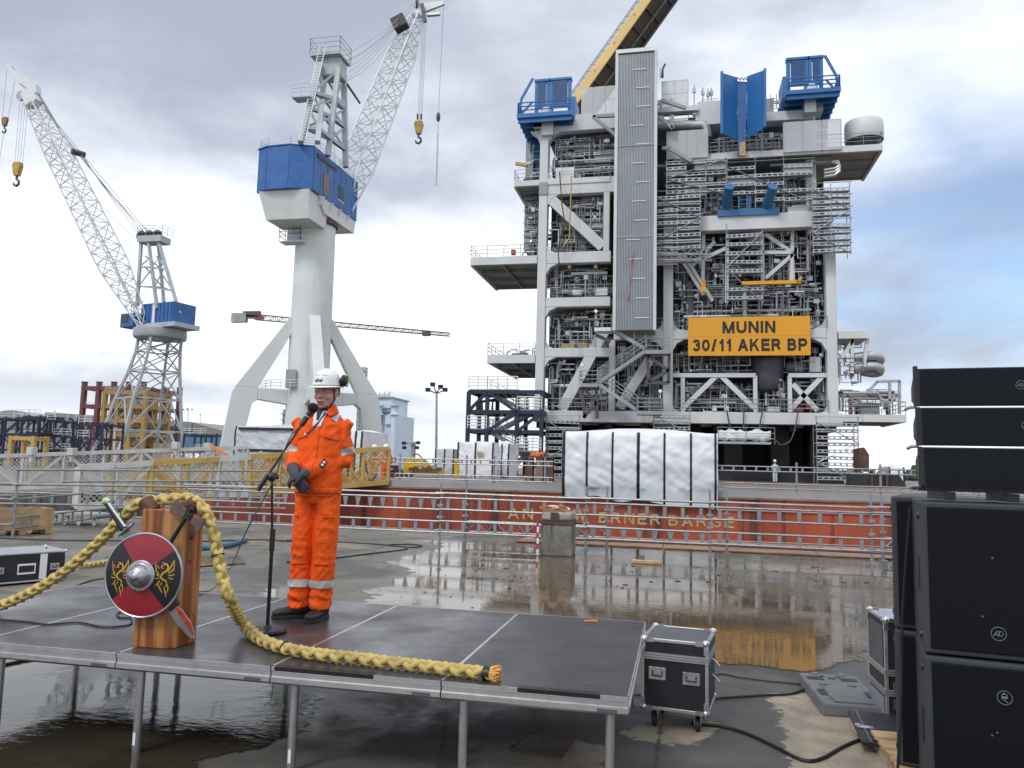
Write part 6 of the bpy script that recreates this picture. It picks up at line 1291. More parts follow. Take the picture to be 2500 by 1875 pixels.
for px in (1612, 1620): part('davit_ladder', 'galv', lambda m_: m_.tube(at(px, 190, MY), at(px, 165, MY), .04, 5))
for a, b_ in (((1612, 245), (1612, 275)), ((1615, 245), (1675, 264)), ((1448, 284), (1505, 332)), ((1448, 284), (1508, 282)), ((1616, 362), (1640, 362)), ((1632, 362), (1688, 394)), ((1610, 285), (1642, 314)), ((1642, 282), (1642, 314))): part('outrigger', 'module_mid', lambda m_: m_.bar(at(*a, MY - 1.2), at(*b_, MY - 1.2), .28, .28))
def mesh_screen(px0, px1, py0, py1, Y, nb):
    pv = (py0 + py1) / 2; pm = (px0 + px1) / 2; x0, x1 = MX(px0, pv, Y), MX(px1, pv, Y); za, zb = MZ(py1, pm, Y), MZ(py0, pm, Y)
    for k in range(nb): pbox('screen_panel', 'wind_screen', x0 + (x1 - x0) * k / nb + .04, x0 + (x1 - x0) * (k + 1) / nb - .04, za, zb, Y, Y + .04)
    part('screen_frame', 'galv_plank', lambda m_: [m_.bb((x0 + (x1 - x0) * k / nb - .035, Y + .05, za), (x0 + (x1 - x0) * k / nb + .035, Y + .12, zb)) for k in range(nb + 1)] + [m_.bb((x0, Y + .05, z), (x1, Y + .11, z + .06)) for z in (za, (za + zb) / 2, zb - .06)])
mesh_screen(1420, 1508, 211, 277, MY + .2, 3); mesh_screen(1616, 1680, 196, 260, MY + .6, 2); mesh_screen(1628, 1728, 318, 386, MY - .6, 4); mesh_screen(1913, 2054, 294, 368, MY - .3, 3); mesh_screen(1696, 1772, 388, 414, MY - .7, 2)
# ---- louvred stair tower in front
sx0, sx1 = MX(1503, 460, 67), MX(1600, 460, 67); sz0, sz1 = MZ(806, 1548, 67), MZ(130, 1558, 67)
def corr(m_, x0, x1, z0, z1, y, n, dpt):
    P = []; 
    for i in range(n):
        xa = x0 + (x1 - x0) * i / n; wv_ = (x1 - x0) / n
        for f_, d_ in ((0, 0), (.5, 0), (.56, dpt), (.94, dpt)): P.append((xa + wv_ * f_, y + d_))
    P.append((x1, y)); k = len(P); m_.add([(x, yy, z0) for x, yy in P] + [(x, yy, z1) for x, yy in P], [(i, i + 1, k + i + 1, k + i) for i in range(k - 1)])
zz = [sz0, sz0 + (sz1 - sz0) * .33, sz0 + (sz1 - sz0) * .66, sz1]
for i in range(3): part('louvre_panel', 'louvre', lambda m_: corr(m_, sx0 + .12, sx1 - .12, zz[i] + .03, zz[i + 1] - .03, 67, 24, .10))
part('tower_core', 'module_mid', lambda m_: m_.bb((sx0 + .05, 67.15, sz0), (sx1 - .05, 69.6, sz1)))
for x in (sx0, sx1): part('corner_trim', 'module_grey', lambda m_: m_.bb((x - .13, 66.92, sz0), (x + .13, 67.14, sz1 + .1)))
part('tower_cap', 'white_paint', lambda m_: m_.bb((sx0 - .1, 66.9, sz1 + .1), (sx1 + .1, 69.7, sz1 + .45)))
part('tower_side', 'white_paint', lambda m_: m_.bb((sx1 - .04, 67.16, sz0), (sx1 + .06, 69.6, sz1)))
part('tower_joint', 'module_mid', lambda m_: [m_.bb((sx0, 66.97, z - .06), (sx1, 67.0, z + .06)) for z in zz[1:3]])
rr = random.Random(6)
for k in range(14): z = sz0 + (sz1 - sz0) * (k + .6) / 14.5; x = sx0 + (sx1 - sx0) * rr.uniform(.45, .75); part('air_slot', 'white_paint', lambda m_: m_.bb((x - .6, 66.95, z), (x + .6, 66.985, z + .07)))
part('caution_tape', 'tape_red', lambda m_: m_.tube(at(1546, 610, 66.8), at(1534, 735, 66.8), .03, 5))
# ---- zig-zag outside stair
STY = 67.6
def stair(a, b_, name='stair_flight', w_=.9):
    a, b_ = at(*a, STY), at(*b_, STY); n = max(5, int(abs(a.z - b_.z) / .22)); d = b_ - a
    def f_(m_):
        for y in (0, w_): m_.bar(a + V((0, y, 0)), b_ + V((0, y, 0)), .10, .30)
        for k in range(n): p = a.lerp(b_, (k + .5) / n); m_.bb((p.x - .14, p.y, p.z + .06), (p.x + .14, p.y + w_, p.z + .10))
    part(name, 'module_mid', f_); railing([a + V((0, -.05, .15)), b_ + V((0, -.05, .15))], step=1.2, r=.04); railing([a + V((0, w_, .15)), b_ + V((0, w_, .15))], step=1.2, r=.03)
def landing(px0, px1, py, mt='white_paint', dpt=1.4):
    a, b_ = at(px0, py, STY), at(px1, py, STY); z = a.z; part('stair_landing', mt, lambda m_: m_.bb((a.x, STY - .1, z - .32), (b_.x, STY + dpt, z))); railing([(a.x, STY + dpt, z), (a.x, STY - .08, z), (b_.x, STY - .08, z)], step=1.1, r=.035)
landing(1451, 1492, 800); stair((1492, 802), (1576, 852)); landing(1575, 1636, 855, 'module_mid'); stair((1578, 855), (1458, 936)); landing(1416, 1460, 936, 'module_mid'); stair((1462, 938), (1556, 1002)); landing(1554, 1614, 1003, 'module_mid')
for q_ in (((1420, 940), (1428, 1020)), ((1455, 940), (1458, 1022)), ((1425, 945), (1455, 985)), ((1456, 985), (1424, 1020)), ((1580, 862), (1584, 930)), ((1634, 860), (1632, 935)), ((1582, 868), (1632, 905)), ((1632, 905), (1584, 932)), ((1575, 935), (1634, 935)), ((1455, 818), (1490, 834))): part('stair_support', 'pipe_dark', lambda m_: m_.bar(at(*q_[0], STY + .5), at(*q_[1], STY + .5), .28, .28))
part('red_panel', 'red_box', lambda m_: m_.bb((MX(1498, 785, STY), STY - .2, MZ(796, 1500, STY)), (MX(1510, 785, STY), STY - .15, MZ(780, 1500, STY))))
for px, py in ((1453, 757), (1420, 888), (1610, 952)): part('floodlight', 'lamp_white', lambda m_: (m_.bar(at(px, py, STY - .3), at(px + 4, py + 6, STY - .3), .3, .25), m_.tube(at(px + 2, py + 4, STY), at(px + 2, py + 22, STY), .05, 5)))
# hanging hoses and ropes
for px, pts_ in ((0, [(1366, 420), (1372, 500), (1378, 540), (1362, 610), (1365, 640), (1352, 690)]), (1, [(1395, 430), (1393, 500), (1390, 580), (1374, 604)])): part('hose', ('rust_steel', 'bridge_yellow')[px], lambda m_: m_.path([at(*q_, MY - .8) for q_ in pts_], .06, 5), True)
for px in ((1774, 1000, 1782, 1040), (1816, 1000, 1816, 1062), (1862, 1000, 1854, 1050)): part('sling', 'green_rope', lambda m_: m_.path([at(px[0], px[1], MY - .4), at((px[0] + px[2]) / 2 - 1, (px[1] + px[3]) / 2, MY - .5), at(px[2], px[3], MY - .4)], .07, 5), True)
part('hose', 'pipe_dark', lambda m_: m_.path(smooth_path([at(1948, 1008, MY - .4), at(1940, 1050, MY - .5), at(1928, 1078, MY - .5), at(1905, 1086, MY - .4), at(1896, 1075, MY - .3)], .5), .06, 5), True)
# boxes and small colour on the decks
for px0, px1, py0, py1, mt in ((1970, 1988, 981, 998, 'red_box'), (1936, 1962, 993, 1004, 'frame_red'), (1750, 1770, 993, 1004, 'module_grey'), (1875, 1905, 992, 1004, 'tarp_grey'), (1396, 1418, 705, 716, 'tarp'), (1452, 1482, 700, 718, 'tarp'), (1370, 1400, 838, 848, 'pallet_wood'), (1410, 1432, 835, 848, 'pallet_wood'), (1885, 1896, 352, 364, 'red_box'), (1355, 1400, 405, 432, 'tarp'), (1925, 1975, 500, 518, 'tarp'), (1740, 1780, 990, 1003, 'white_paint')): pxbox('deck_box', mt, px0, px1, py0, py1, MY + .4, MY + 1.4)
# ---- supports under the module
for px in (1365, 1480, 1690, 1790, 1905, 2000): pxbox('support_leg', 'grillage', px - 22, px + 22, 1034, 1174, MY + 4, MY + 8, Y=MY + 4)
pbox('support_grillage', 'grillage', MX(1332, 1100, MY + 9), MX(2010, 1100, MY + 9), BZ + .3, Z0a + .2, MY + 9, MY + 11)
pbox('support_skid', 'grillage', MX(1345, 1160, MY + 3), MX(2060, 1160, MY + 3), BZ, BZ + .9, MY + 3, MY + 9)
# ------------------------------------------------------------------ sign
sgn = thing('platform_sign', 'large yellow sign reading MUNIN 30/11 AKER BP on the platform', 'sign', at(1830, 868, MY - .8))
sx_, ex_, sz_, ez_ = MX(1680, 820, MY - .8), MX(1979, 820, MY - .8), MZ(868, 1830, MY - .8), MZ(773, 1830, MY - .8)
for i in range(3):
    for j in range(2): mb = MB(); mb.bb((sx_ + (ex_ - sx_) * i / 3 + .006, MY - .8, sz_ + (ez_ - sz_) * j / 2 + .006), (sx_ + (ex_ - sx_) * (i + 1) / 3 - .006, MY - .72, sz_ + (ez_ - sz_) * (j + 1) / 2 - .006)); mb.build('panel', 'sign_yellow', sgn, world=True)
mb = MB(); mb.bb((sx_ + .1, MY - .71, sz_ + .1), (ex_ - .1, MY - .5, ez_ - .1)); mb.build('backing_frame', 'module_mid', sgn, world=True)
for body_, px0, px1, py0, py1 in (('MUNIN', 1764, 1893, 784, 813), ('30/11 AKER BP', 1691, 1971, 827, 857)):
    pv = (py0 + py1) / 2; lettering(body_, MX(px0, pv, MY - .82), MX(px1, pv, MY - .82), MZ(py1, (px0 + px1) / 2, MY - .82), MZ(py0, (px0 + px1) / 2, MY - .82), MY - .822, sgn, 'lettering_black', .235, .18)
# ------------------------------------------------------------------ blue lifting frames on top
def lift_frame(label, px0, px1, pxm, py_deck, mirror):
    """blue padeye platform: two upright dark blue hatches in a frame on a railed cantilever deck"""
    t = thing('lifting_platform', label, 'lifting frame', at(pxm, py_deck, MY), 0, 'blue lifting frames on the platform roof'); s_ = -1 if mirror else 1
    def lp_(name, mt, fn): m_ = MB(); fn(m_); return m_.build(name, mt, t, False, True)
    P = lambda u, v, y=MY - .8: at(pxm + s_ * u, py_deck - v, y)      # u outward from the platform, v up, photo pixels
    lp_('deck', 'lift_blue', lambda m_: m_.bb((min(P(-64, 0).x, P(70, 0).x), MY - 1.4, P(0, -6).z), (max(P(-64, 0).x, P(70, 0).x), MY + 4.6, P(0, 4).z)))
    for k in range(6): lp_('joist', 'lift_blue', lambda m_: m_.bb((min(P(-62, 0).x, P(68, 0).x), MY - 1.2 + k * 1.1, P(0, -16).z), (max(P(-62, 0).x, P(68, 0).x), MY - 1.0 + k * 1.1, P(0, -6).z)))
    zt_ = P(0, 100).z; zd = P(0, 4).z
    for ua, ub in ((-50, -4), (4, 32)):
        xa, xb = sorted((P(ua, 0).x, P(ub, 0).x))
        lp_('hatch', 'hatch_blue', lambda m_: m_.bb((xa + .2, MY + .2, zd + 1.2), (xb - .2, MY + .4, zt_ - .1)))
        for x in (xa, xb): lp_('hatch_post', 'lift_blue', lambda m_: m_.bb((x - .15, MY + .3, zd), (x + .15, MY + .8, zt_)))
        lp_('hatch_head', 'lift_blue', lambda m_: m_.bb((xa - .2, MY + .2, zt_), (xb + .2, MY + .9, zt_ + .22)))
        for z in (zd + 1.0,): lp_('crossbar', 'lift_blue', lambda m_: m_.bb((xa, MY - .3, z), (xb, MY - .05, z + .25)))
    lp_('brace', 'lift_blue', lambda m_: (m_.bar(P(34, 92, MY + .5), P(62, 42, MY + .5), .2, .2), m_.bar(P(62, 42, MY + .5), P(66, 6, MY + .5), .2, .2), m_.bar(P(36, 34, MY + .5), P(58, 10, MY + .5), .16, .16)))
    lp_('side_drum', 'lift_blue', lambda m_: m_.bb((min(P(-66, 0).x, P(-54, 0).x), MY, zd), (max(P(-66, 0).x, P(-54, 0).x), MY + 3, zd + 2)))
    lp_('pedestal', 'white_paint', lambda m_: m_.lathe([(.55, 0), (.55, 1.0), (.4, 1.1)], 14, (P(6, 0).x, MY + .2, zd)))
    railing([(P(-60, 0).x, MY - 1.3, zd), (P(68, 0).x, MY - 1.3, zd), (P(68, 0).x, MY + 4.4, zd)], mt='lift_blue', parent=t, r=.06, step=1.6)
    lp_('under_stair', 'lift_blue', lambda m_: [m_.bb((min(P(64, 0).x, P(34, 0).x), MY + 3.2 + .45 * k, P(0, -8).z - .95 * k), (max(P(64, 0).x, P(34, 0).x), MY + 3.6 + .45 * k, P(0, -8).z - .95 * k + .9)) for k in range(4)])
    lp_('pedestal_block', 'module_grey', lambda m_: m_.bb((P(-14, 0).x, MY - .4, P(0, -40).z), (P(14, 0).x, MY + 1.2, P(0, -6).z)) if s_ > 0 else m_.bb((P(14, 0).x, MY - .4, P(0, -40).z), (P(-14, 0).x, MY + 1.2, P(0, -6).z)))
    return t
mat('hatch_blue', (.012, .060, .175), .45, var=.08, scale=.8)
lift_frame('blue lifting frame with dark hatches on the roof corner beside the yellow boom', 1270, 1408, 1335, 284, True)
lift_frame('blue lifting frame with dark hatches on the roof corner above the white drum', 1902, 2054, 1980, 228, False)
vg = thing('guide_frame', 'tall blue V-shaped guide frame of two wide plates on the platform', 'guide frame', at(1815, 384, MY - 1.2))
def vplate(name, px, mt='lift_blue', y0=MY - 1.2, y1=MY - .4):
    P = [at(a, b_, y) for (a, b_), y in px]; m_ = MB(); n = len(P); m_.add(P + [p + V((0, .18, 0)) for p in P], [tuple(range(n)), tuple(range(2 * n - 1, n - 1, -1))] + [(k, n + k, n + (k + 1) % n, (k + 1) % n) for k in range(n)]); return m_.build(name, mt, vg, world=True)
vplate('wing_plate', [((1763, 178), MY - 2.4), ((1800, 189), MY - .9), ((1800, 340), MY - .9), ((1765, 327), MY - 2.4)]); vplate('wing_plate', [((1824, 186), MY - .9), ((1866, 171), MY - 2.4), ((1866, 312), MY - 2.4), ((1824, 338), MY - .9)])
vplate('web', [((1800, 198), MY - .8), ((1824, 200), MY - .8), ((1820, 380), MY - .8), ((1802, 380), MY - .8)], 'crane_blue')
for px, py0, py1 in ((1762, 177, 328), (1867, 170, 312)): m_ = MB(); m_.bar(at(px, py0, MY - 2.4), at(px, py1, MY - 2.4), .22, .5, (0, 1, 0)); m_.build('edge_flange', 'lift_blue', vg, world=True)
m_ = MB(); m_.bb((MX(1806, 360, MY - 1.2), MY - 1.1, MZ(380, 1812, MY - 1.1)), (MX(1820, 360, MY - 1.2), MY - .85, MZ(346, 1812, MY - 1.1))); m_.build('foot_plate', 'pallet_wood', vg, world=True)
m_ = MB(); [m_.path([at(1798 + k * 9, 196, MY - 1), at(1801 + k * 9, 189, MY - 1), at(1806 + k * 9, 195, MY - 1)], .05, 5) for k in range(3)]; m_.build('cable_loop', 'pipe_dark', vg, True, True)
bm_ = thing('bumper_beam', 'blue beam with two slanted tubes on the middle girder', 'bumper frame', at(1826, 526, MY - .3))
def bb_(name, fn, sm=False): m_ = MB(); fn(m_); return m_.build(name, 'bumper_blue', bm_, sm, True)
mat('bumper_blue', (.035, .14, .32), .5, var=.1, scale=.6)
bb_('beam', lambda m_: m_.bb((MX(1752, 518, MY - .4), MY - .5, MZ(526, 1826, MY - .4)), (MX(1902, 518, MY - .4), MY + .1, MZ(510, 1826, MY - .4))))
for px, dx in ((1775, 2), (1882, 12)):
    bb_('slanted_tube', lambda m_: m_.tube(at(px - dx, 506, MY - .2), at(px + 6, 455, MY - 2.0), .42, 16), True); bb_('gusset', lambda m_: m_.bb((MX(px - 16, 508, MY - .3), MY - .45, MZ(511, px, MY - .3)), (MX(px + 8, 508, MY - .3), MY + .1, MZ(500, px, MY - .3))))
for px in (1804, 1824, 1830): bb_('upright', lambda m_: m_.bb((MX(px - 2, 495, MY - .2), MY - .2, MZ(511, px)), (MX(px + 2, 495, MY - .2), MY, MZ(476 if px > 1810 else 480, px))))
bb_('rung', lambda m_: [m_.bb((MX(1804, 495, MY - .2), MY - .15, MZ(y_, 1815)), (MX(1830, 495, MY - .2), MY - .05, MZ(y_ - 2, 1815))) for y_ in (500, 490)])
# ------------------------------------------------------------------ scaffolds round the module
def scaf(label, px0, px1, py0, py1, Y, d, nl, nb, seed, **k):
    pv, pm = (py0 + py1) / 2, (px0 + px1) / 2; return scaffold(label, MX(px0, pv, Y), MX(px1, pv, Y), MZ(py1, pm, Y), MZ(py0, pm, Y), Y, Y + d, nl, nb, seed, **k)
scaf('scaffold under the roof beside the louvred tower', 1356, 1500, 318, 425, MY + 1.2, 1.2, 6, 3, 1, sheets=2)
scaf('scaffold filling the bay behind the upper diagonal brace', 1370, 1472, 472, 600, MY + 1.5, 1.2, 8, 2, 2, sheets=3)
scaf('narrow scaffold on the far left side of the upper decks', 1281, 1312, 480, 600, MY + 3, 1.2, 8, 1, 3)
scaf('scaffold below the mesh screen right of the louvred tower', 1627, 1773, 392, 478, MY - .9, 1.2, 6, 3, 4, sheets=3)
scaf('wide scaffold under the upper right deck above the blue beam', 1776, 1984, 402, 502, MY - .2, 1.2, 5, 3, 5, sheets=2)
scaf('hanging scaffold wrapped around the middle column top', 1598, 1710, 478, 648, MY - 1.4, 1.2, 11, 2, 6, sheets=1)
scaf('tall scaffold hung on the right edge of the platform', 1984, 2076, 460, 622, MY - 1.3, 1.4, 11, 2, 7, skip=.05)
scaf('scaffold stair tower inside the right bay above the sign', 1774, 1862, 568, 742, MY - .3, 1.2, 8, 1, 8, skip=.1)
scaf('scaffold under the left end of the bottom girder', 1332, 1413, 1026, 1172, MY - 1.2, 1.4, 9, 1, 9, skip=.0)
scaf('short scaffold under the girder behind the white wrapped box', 1596, 1684, 1014, 1058, MY - 1.2, 1.4, 3, 1, 10, skip=0)
scaf('scaffold stair tower under the right end of the platform', 1994, 2096, 1032, 1180, MY - 1.4, 1.6, 9, 1, 11, skip=0)
lb = thing('lattice_girder', 'light silver lattice girder jutting past the louvred tower', 'lattice girder', at(1640, 625, MY - 1.9))
for py in (618, 634):
    a, b_ = at(1558, py, MY - 1.9), at(1738, py + 2, MY - 1.9); m_ = MB(); m_.tube(a, b_, .05, 6); m_.tube(a + V((0, 0, .5)), b_ + V((0, 0, .5)), .05, 6)
    for k in range(12): p, q_ = a.lerp(b_, k / 12), a.lerp(b_, (k + 1) / 12); m_.tube(p + V((0, 0, .5 * (k % 2))), q_ + V((0, 0, .5 * ((k + 1) % 2))), .04, 5)
    m_.build('truss', 'galv', lb, False, True)
hb = thing('hanging_work_cradle', 'white sheeted work cradle hanging below the bottom girder', 'work cradle', at(1820, 1080, MY - .6))
m_ = MB(); r_ = random.Random(3); xa, xb = MX(1752, 1070, MY - .6), MX(1882, 1070, MY - .6)
za, zb = MZ(1084, 1815, MY - .6), MZ(1050, 1815, MY - .6); n = 14
m_.v = [(xa + (xb - xa) * k / n, MY - .6 + r_.uniform(-.12, .12), z + r_.uniform(-.12, .12)) for z in (za + .3, (za + zb) / 2, zb) for k in range(n + 1)]; m_.f = [(j * (n + 1) + k, j * (n + 1) + k + 1, (j + 1) * (n + 1) + k + 1, (j + 1) * (n + 1) + k) for j in range(2) for k in range(n)]
o = m_.build('sheeting', 'tarp', hb, 'all', True); s2 = o.modifiers.new('s', 'SOLIDIFY'); s2.thickness = .05
m_ = MB(); m_.bb((xa, MY - .7, za), (xb, MY + .6, za + .2)); m_.build('floor', 'galv_plank', hb, world=True); railing([(xa, MY - .75, za), (xb + .3, MY - .75, za)], h=1.4, parent=hb, step=2)
# ------------------------------------------------------------------ lattice helper for cranes
def lattice(t, A, B, wdir, sect, n, rc=.13, rb=.06, mt='crane_lattice', names=('chord', 'lacing')):
    """four-chord boom from A to B; sect(s) gives (width, depth) along it"""
    A, B = V(A), V(B); d = (B - A).normalized(); wv_ = (V(wdir) - d * V(wdir).dot(d)).normalized(); dv = d.cross(wv_); S = []
    for k in range(n + 1):
        s_ = k / n; p = A.lerp(B, s_); w_, h = sect(s_); S.append([p + wv_ * a * w_ / 2 + dv * b_ * h / 2 for a, b_ in ((-1, -1), (1, -1), (1, 1), (-1, 1))])
    for c_ in range(4): m_ = MB(); m_.path([s_[c_] for s_ in S], rc, 6); m_.build(names[0], mt, t, True, True)
    for k in range(n):
        m_ = MB()
        for f_ in range(4):
            a0, a1, b0, b1 = S[k][f_], S[k][(f_ + 1) % 4], S[k + 1][f_], S[k + 1][(f_ + 1) % 4]; mid = (a0 + a1) / 2
            if f_ in (0, 2): m_.tube(a0, b1, rb, 5, caps=False); m_.tube(a1, b0, rb, 5, caps=False)
            elif k % 2: m_.tube(a0, b1, rb, 5, caps=False)
            else: m_.tube(a1, b0, rb, 5, caps=False)
            m_.tube(b0, b1, rb, 5, caps=False)
        m_.build(names[1], mt, t, False, True)
    return S
def ropes(t, pairs, r=.035, mt='galv', sag=0.): 
    for a, b_ in pairs:
        a, b_ = V(a), V(b_); P = [a.lerp(b_, k / 8) - V((0, 0, sag * 4 * (k / 8) * (1 - k / 8))) for k in range(9)] if sag else [a, b_]; m_ = MB(); m_.path(P, r, 4); m_.build('wire_rope', mt, t, False, True)
def hook_block(t, c_, s=1.0, mt='hook_yellow', name='hook_block'):
    c_ = V(c_); m_ = MB(); m_.poly([(-.5 * s, .9 * s), (.5 * s, .9 * s), (.62 * s, .4 * s), (.3 * s, -.9 * s), (-.3 * s, -.9 * s), (-.62 * s, .4 * s)], lambda u, v, w_: c_ + V((u, w_ - .3 * s, v)), .6 * s); hb_ = m_.build(name, mt, t, False, True)
    m_ = MB(); m_.path([c_ + V(p) * s for p in ((0, 0, -.9), (0, 0, -1.35), (.35, 0, -1.6), (.42, 0, -2.0), (.1, 0, -2.3), (-.3, 0, -2.15), (-.42, 0, -1.8))], [.16 * s] * 4 + [.18 * s, .15 * s, .08 * s], 7); m_.build('hook', 'pipe_dark', hb_, True, True)
# ------------------------------------------------------------------ blue-cabined level-luffing crane on its white pillar
KX, KY = -48.5, 95.0
ca = thing('pillar_crane', 'tall white pillar crane with blue machine house and lattice jib', 'crane', (KX, KY, 0))
def cpart(name, mt, fn, smooth=False, bevel=0): m_ = MB(); fn(m_); return m_.build(name, mt, ca, smooth, True, bevel)
cpart('pillar', 'crane_white', lambda m_: m_.lathe([(2.75, 0), (2.7, 18), (2.6, 33.2)], 40, (KX, KY, 0)), True)
cpart('slew_ring', 'rust_steel', lambda m_: m_.lathe([(2.7, 33.2), (2.9, 33.3), (2.9, 34.0), (2.7, 34.1)], 40, (KX, KY, 0)), True)
ZK = 10.6
for i, (dx, dy) in enumerate([(math.cos(R(a)), math.sin(R(a))) for a in (-54, 36, 126, 216)]):
    d = V((dx, dy, 0)); s_ = V((-dy, dx, 0)); b0 = V((KX, KY, 0)); L_ = lambda r_, z, q_: b0 + d * r_ + V((0, 0, z)) + s_ * q_
    def leg(m_, poly, hw):
        n = len(poly); m_.add([L_(r_, z, -hw) for r_, z in poly] + [L_(r_, z, hw) for r_, z in poly], [tuple(range(n)), tuple(range(2 * n - 1, n - 1, -1))] + [(k, n + k, n + (k + 1) % n, (k + 1) % n) for k in range(n)])
    cpart('raking_leg', 'crane_white', lambda m_: leg(m_, [(2.4, 20.8), (2.8, 20.6), (9.2, 10.9), (6.4, 10.9), (2.4, 18.6)], .72), bevel=.05)
    cpart('leg_foot', 'crane_white', lambda m_: leg(m_, [(6.4, 10.88), (9.2, 10.88), (9.5, 10.2), (11.0, 0), (8.7, 0), (7.0, 8.9), (6.4, 9.3)], .76), bevel=.05)
    cpart('tie_beam', 'crane_white', lambda m_: leg(m_, [(2.4, 10.86), (6.38, 10.86), (6.38, 9.4), (2.4, 8.9)], .75), bevel=.05)
railing([(KX - 6.2, KY - 1.2, 10.9), (KX - 3.4, KY - 3.6, 10.9), (KX + 3.4, KY - 3.6, 10.9), (KX + 5.6, KY - 1.2, 10.9)], parent=ca, mt='crane_white', r=.04)
cpart('access_ladder', 'crane_white', lambda m_: ([m_.tube((KX + 5.2 + q_, KY - 3.2, 0), (KX + 5.2 + q_, KY - 3.2, 11.8), .06, 5) for q_ in (0, .6)] + [m_.tube((KX + 5.2, KY - 3.2, .4 + k * .4), (KX + 5.8, KY - 3.2, .4 + k * .4), .04, 5) for k in range(27)] + [m_.path([(KX + 5.5 + .7 * math.cos(R(a)), KY - 3.2 - .7 * math.sin(R(a)) - .1, 3 + q_ * 1.3) for a in range(0, 181, 30)], .04, 5) for q_ in range(7)]))
cpart('pillar_door', 'module_mid', lambda m_: m_.bb((KX - 1.6, KY - 3.15, 11), (KX - .2, KY - 2.9, 13.4)))
HZ0, HZ1 = 35.9, 41.6
hp_ = [(-53.5, 88.0), (-51.8, 87.2), (-48.6, 87.0), (-45.75, 88.1), (-45.5, 101.2), (-53.5, 101.2)]
cpart('machine_house', 'crane_blue', lambda m_: m_.poly(hp_, lambda u, v, w_: (u, v, HZ0 + w_), HZ1 - HZ0))
for a, b_ in ((0, 1), (1, 2), (2, 3), (3, 4)):
    pa, pb = V((*hp_[a], 0)), V((*hp_[b_], 0)); dd_ = (pb - pa).normalized(); nn = V((dd_.y, -dd_.x, 0)); ln = (pb - pa).length; nb = 1 if ln < 4 else 7
    for k in range(nb):
        q0, q1 = pa + dd_ * (ln * k / nb + .05), pa + dd_ * (ln * (k + 1) / nb - .05); cpart('wall_panel', 'crane_blue', lambda m_: m_.add([q0 + V((0, 0, HZ0 + .06)), q1 + V((0, 0, HZ0 + .06)), q1 + V((0, 0, HZ1 - .3)), q0 + V((0, 0, HZ1 - .3))] + [p + nn * .05 for p in (q0 + V((0, 0, HZ0 + .06)), q1 + V((0, 0, HZ0 + .06)), q1 + V((0, 0, HZ1 - .3)), q0 + V((0, 0, HZ1 - .3)))], [(4, 5, 6, 7), (0, 4, 7, 3), (1, 2, 6, 5), (3, 7, 6, 2), (0, 1, 5, 4)]))
cpart('roof_edge', 'crane_blue', lambda m_: m_.poly([(u * 1.002 - .0, v) for u, v in [(KX - .9 + (x_ - KX + .9) * 1.02, 94 + (y_ - 94) * 1.015) for x_, y_ in hp_]], lambda u, v, w_: (u, v, HZ1 + w_), .12))
cpart('window', 'glass_dark', lambda m_: m_.bb((-45.62, 95.3, 37.2), (-45.50, 96.8, 39.2))); cpart('window_frame', 'white_paint', lambda m_: m_.bb((-45.63, 95.15, 37.05), (-45.52, 96.95, 37.2)))
cpart('door', 'rust_plate', lambda m_: m_.bb((-45.70, 90.8, 36.3), (-45.58, 92.2, 39.3))); cpart('vent_slot', 'black_paint', lambda m_: m_.bb((-45.70, 88.8, 40.5), (-45.58, 95.5, 41.0)))
cpart('counterweight', 'white_paint', lambda m_: m_.add([(x_, y_, z_) for z_, pl in ((32.4, [(-52.3, 88.6), (-46.3, 88.6), (-46.3, 93), (-52.3, 93)]), (35.88, [(-53.0, 87.6), (-46.0, 87.6), (-46.0, 95), (-53.0, 95)])) for x_, y_ in pl], [(3, 2, 1, 0), (4, 5, 6, 7), (0, 1, 5, 4), (1, 2, 6, 5), (2, 3, 7, 6), (3, 0, 4, 7)]))
cpart('turntable_frame', 'white_paint', lambda m_: m_.add([(x_, y_, z_) for z_, pl in ((34.1, [(-50.8, 92), (-45.9, 92), (-45.7, 101), (-50.8, 101)]), (35.89, [(-53.3, 90), (-45.7, 90), (-45.55, 101.1), (-53.3, 101.1)])) for x_, y_ in pl], [(3, 2, 1, 0), (4, 5, 6, 7), (0, 1, 5, 4), (1, 2, 6, 5), (2, 3, 7, 6), (3, 0, 4, 7)]))
for k in range(4): cpart('bracket', 'white_paint', lambda m_: m_.add([(-45.9, 90.5 + k * 2.6, 34.6), (-45.2, 90.5 + k * 2.6, 35.87), (-46.4, 90.5 + k * 2.6, 35.87), (-45.9, 90.7 + k * 2.6, 34.6), (-45.2, 90.7 + k * 2.6, 35.87), (-46.4, 90.7 + k * 2.6, 35.87)], [(0, 1, 2), (5, 4, 3), (0, 3, 4, 1), (1, 4, 5, 2), (2, 5, 3, 0)]))
railing([(-53.4, 101, HZ1 + .12), (-53.4, 88.1, HZ1 + .12), (-51.8, 87.3, HZ1 + .12), (-48.6, 87.1, HZ1 + .12), (-45.8, 88.2, HZ1 + .12), (-45.6, 101, HZ1 + .12)], parent=ca, mt='crane_white', r=.035)
cpart('side_platform', 'crane_white', lambda m_: m_.bb((-51.9, 91.4, 30.3), (-48.6, 93.2, 30.45))); railing([(-51.9, 93.0, 30.45), (-51.9, 91.4, 30.45), (-48.6, 91.4, 30.45)], h=1.9, parent=ca, mt='crane_white', r=.05)
cpart('ladder_cage', 'pipe_steel', lambda m_: m_.bb((-51.2, 92.2, 30.5), (-49.4, 92.7, 33.2)))
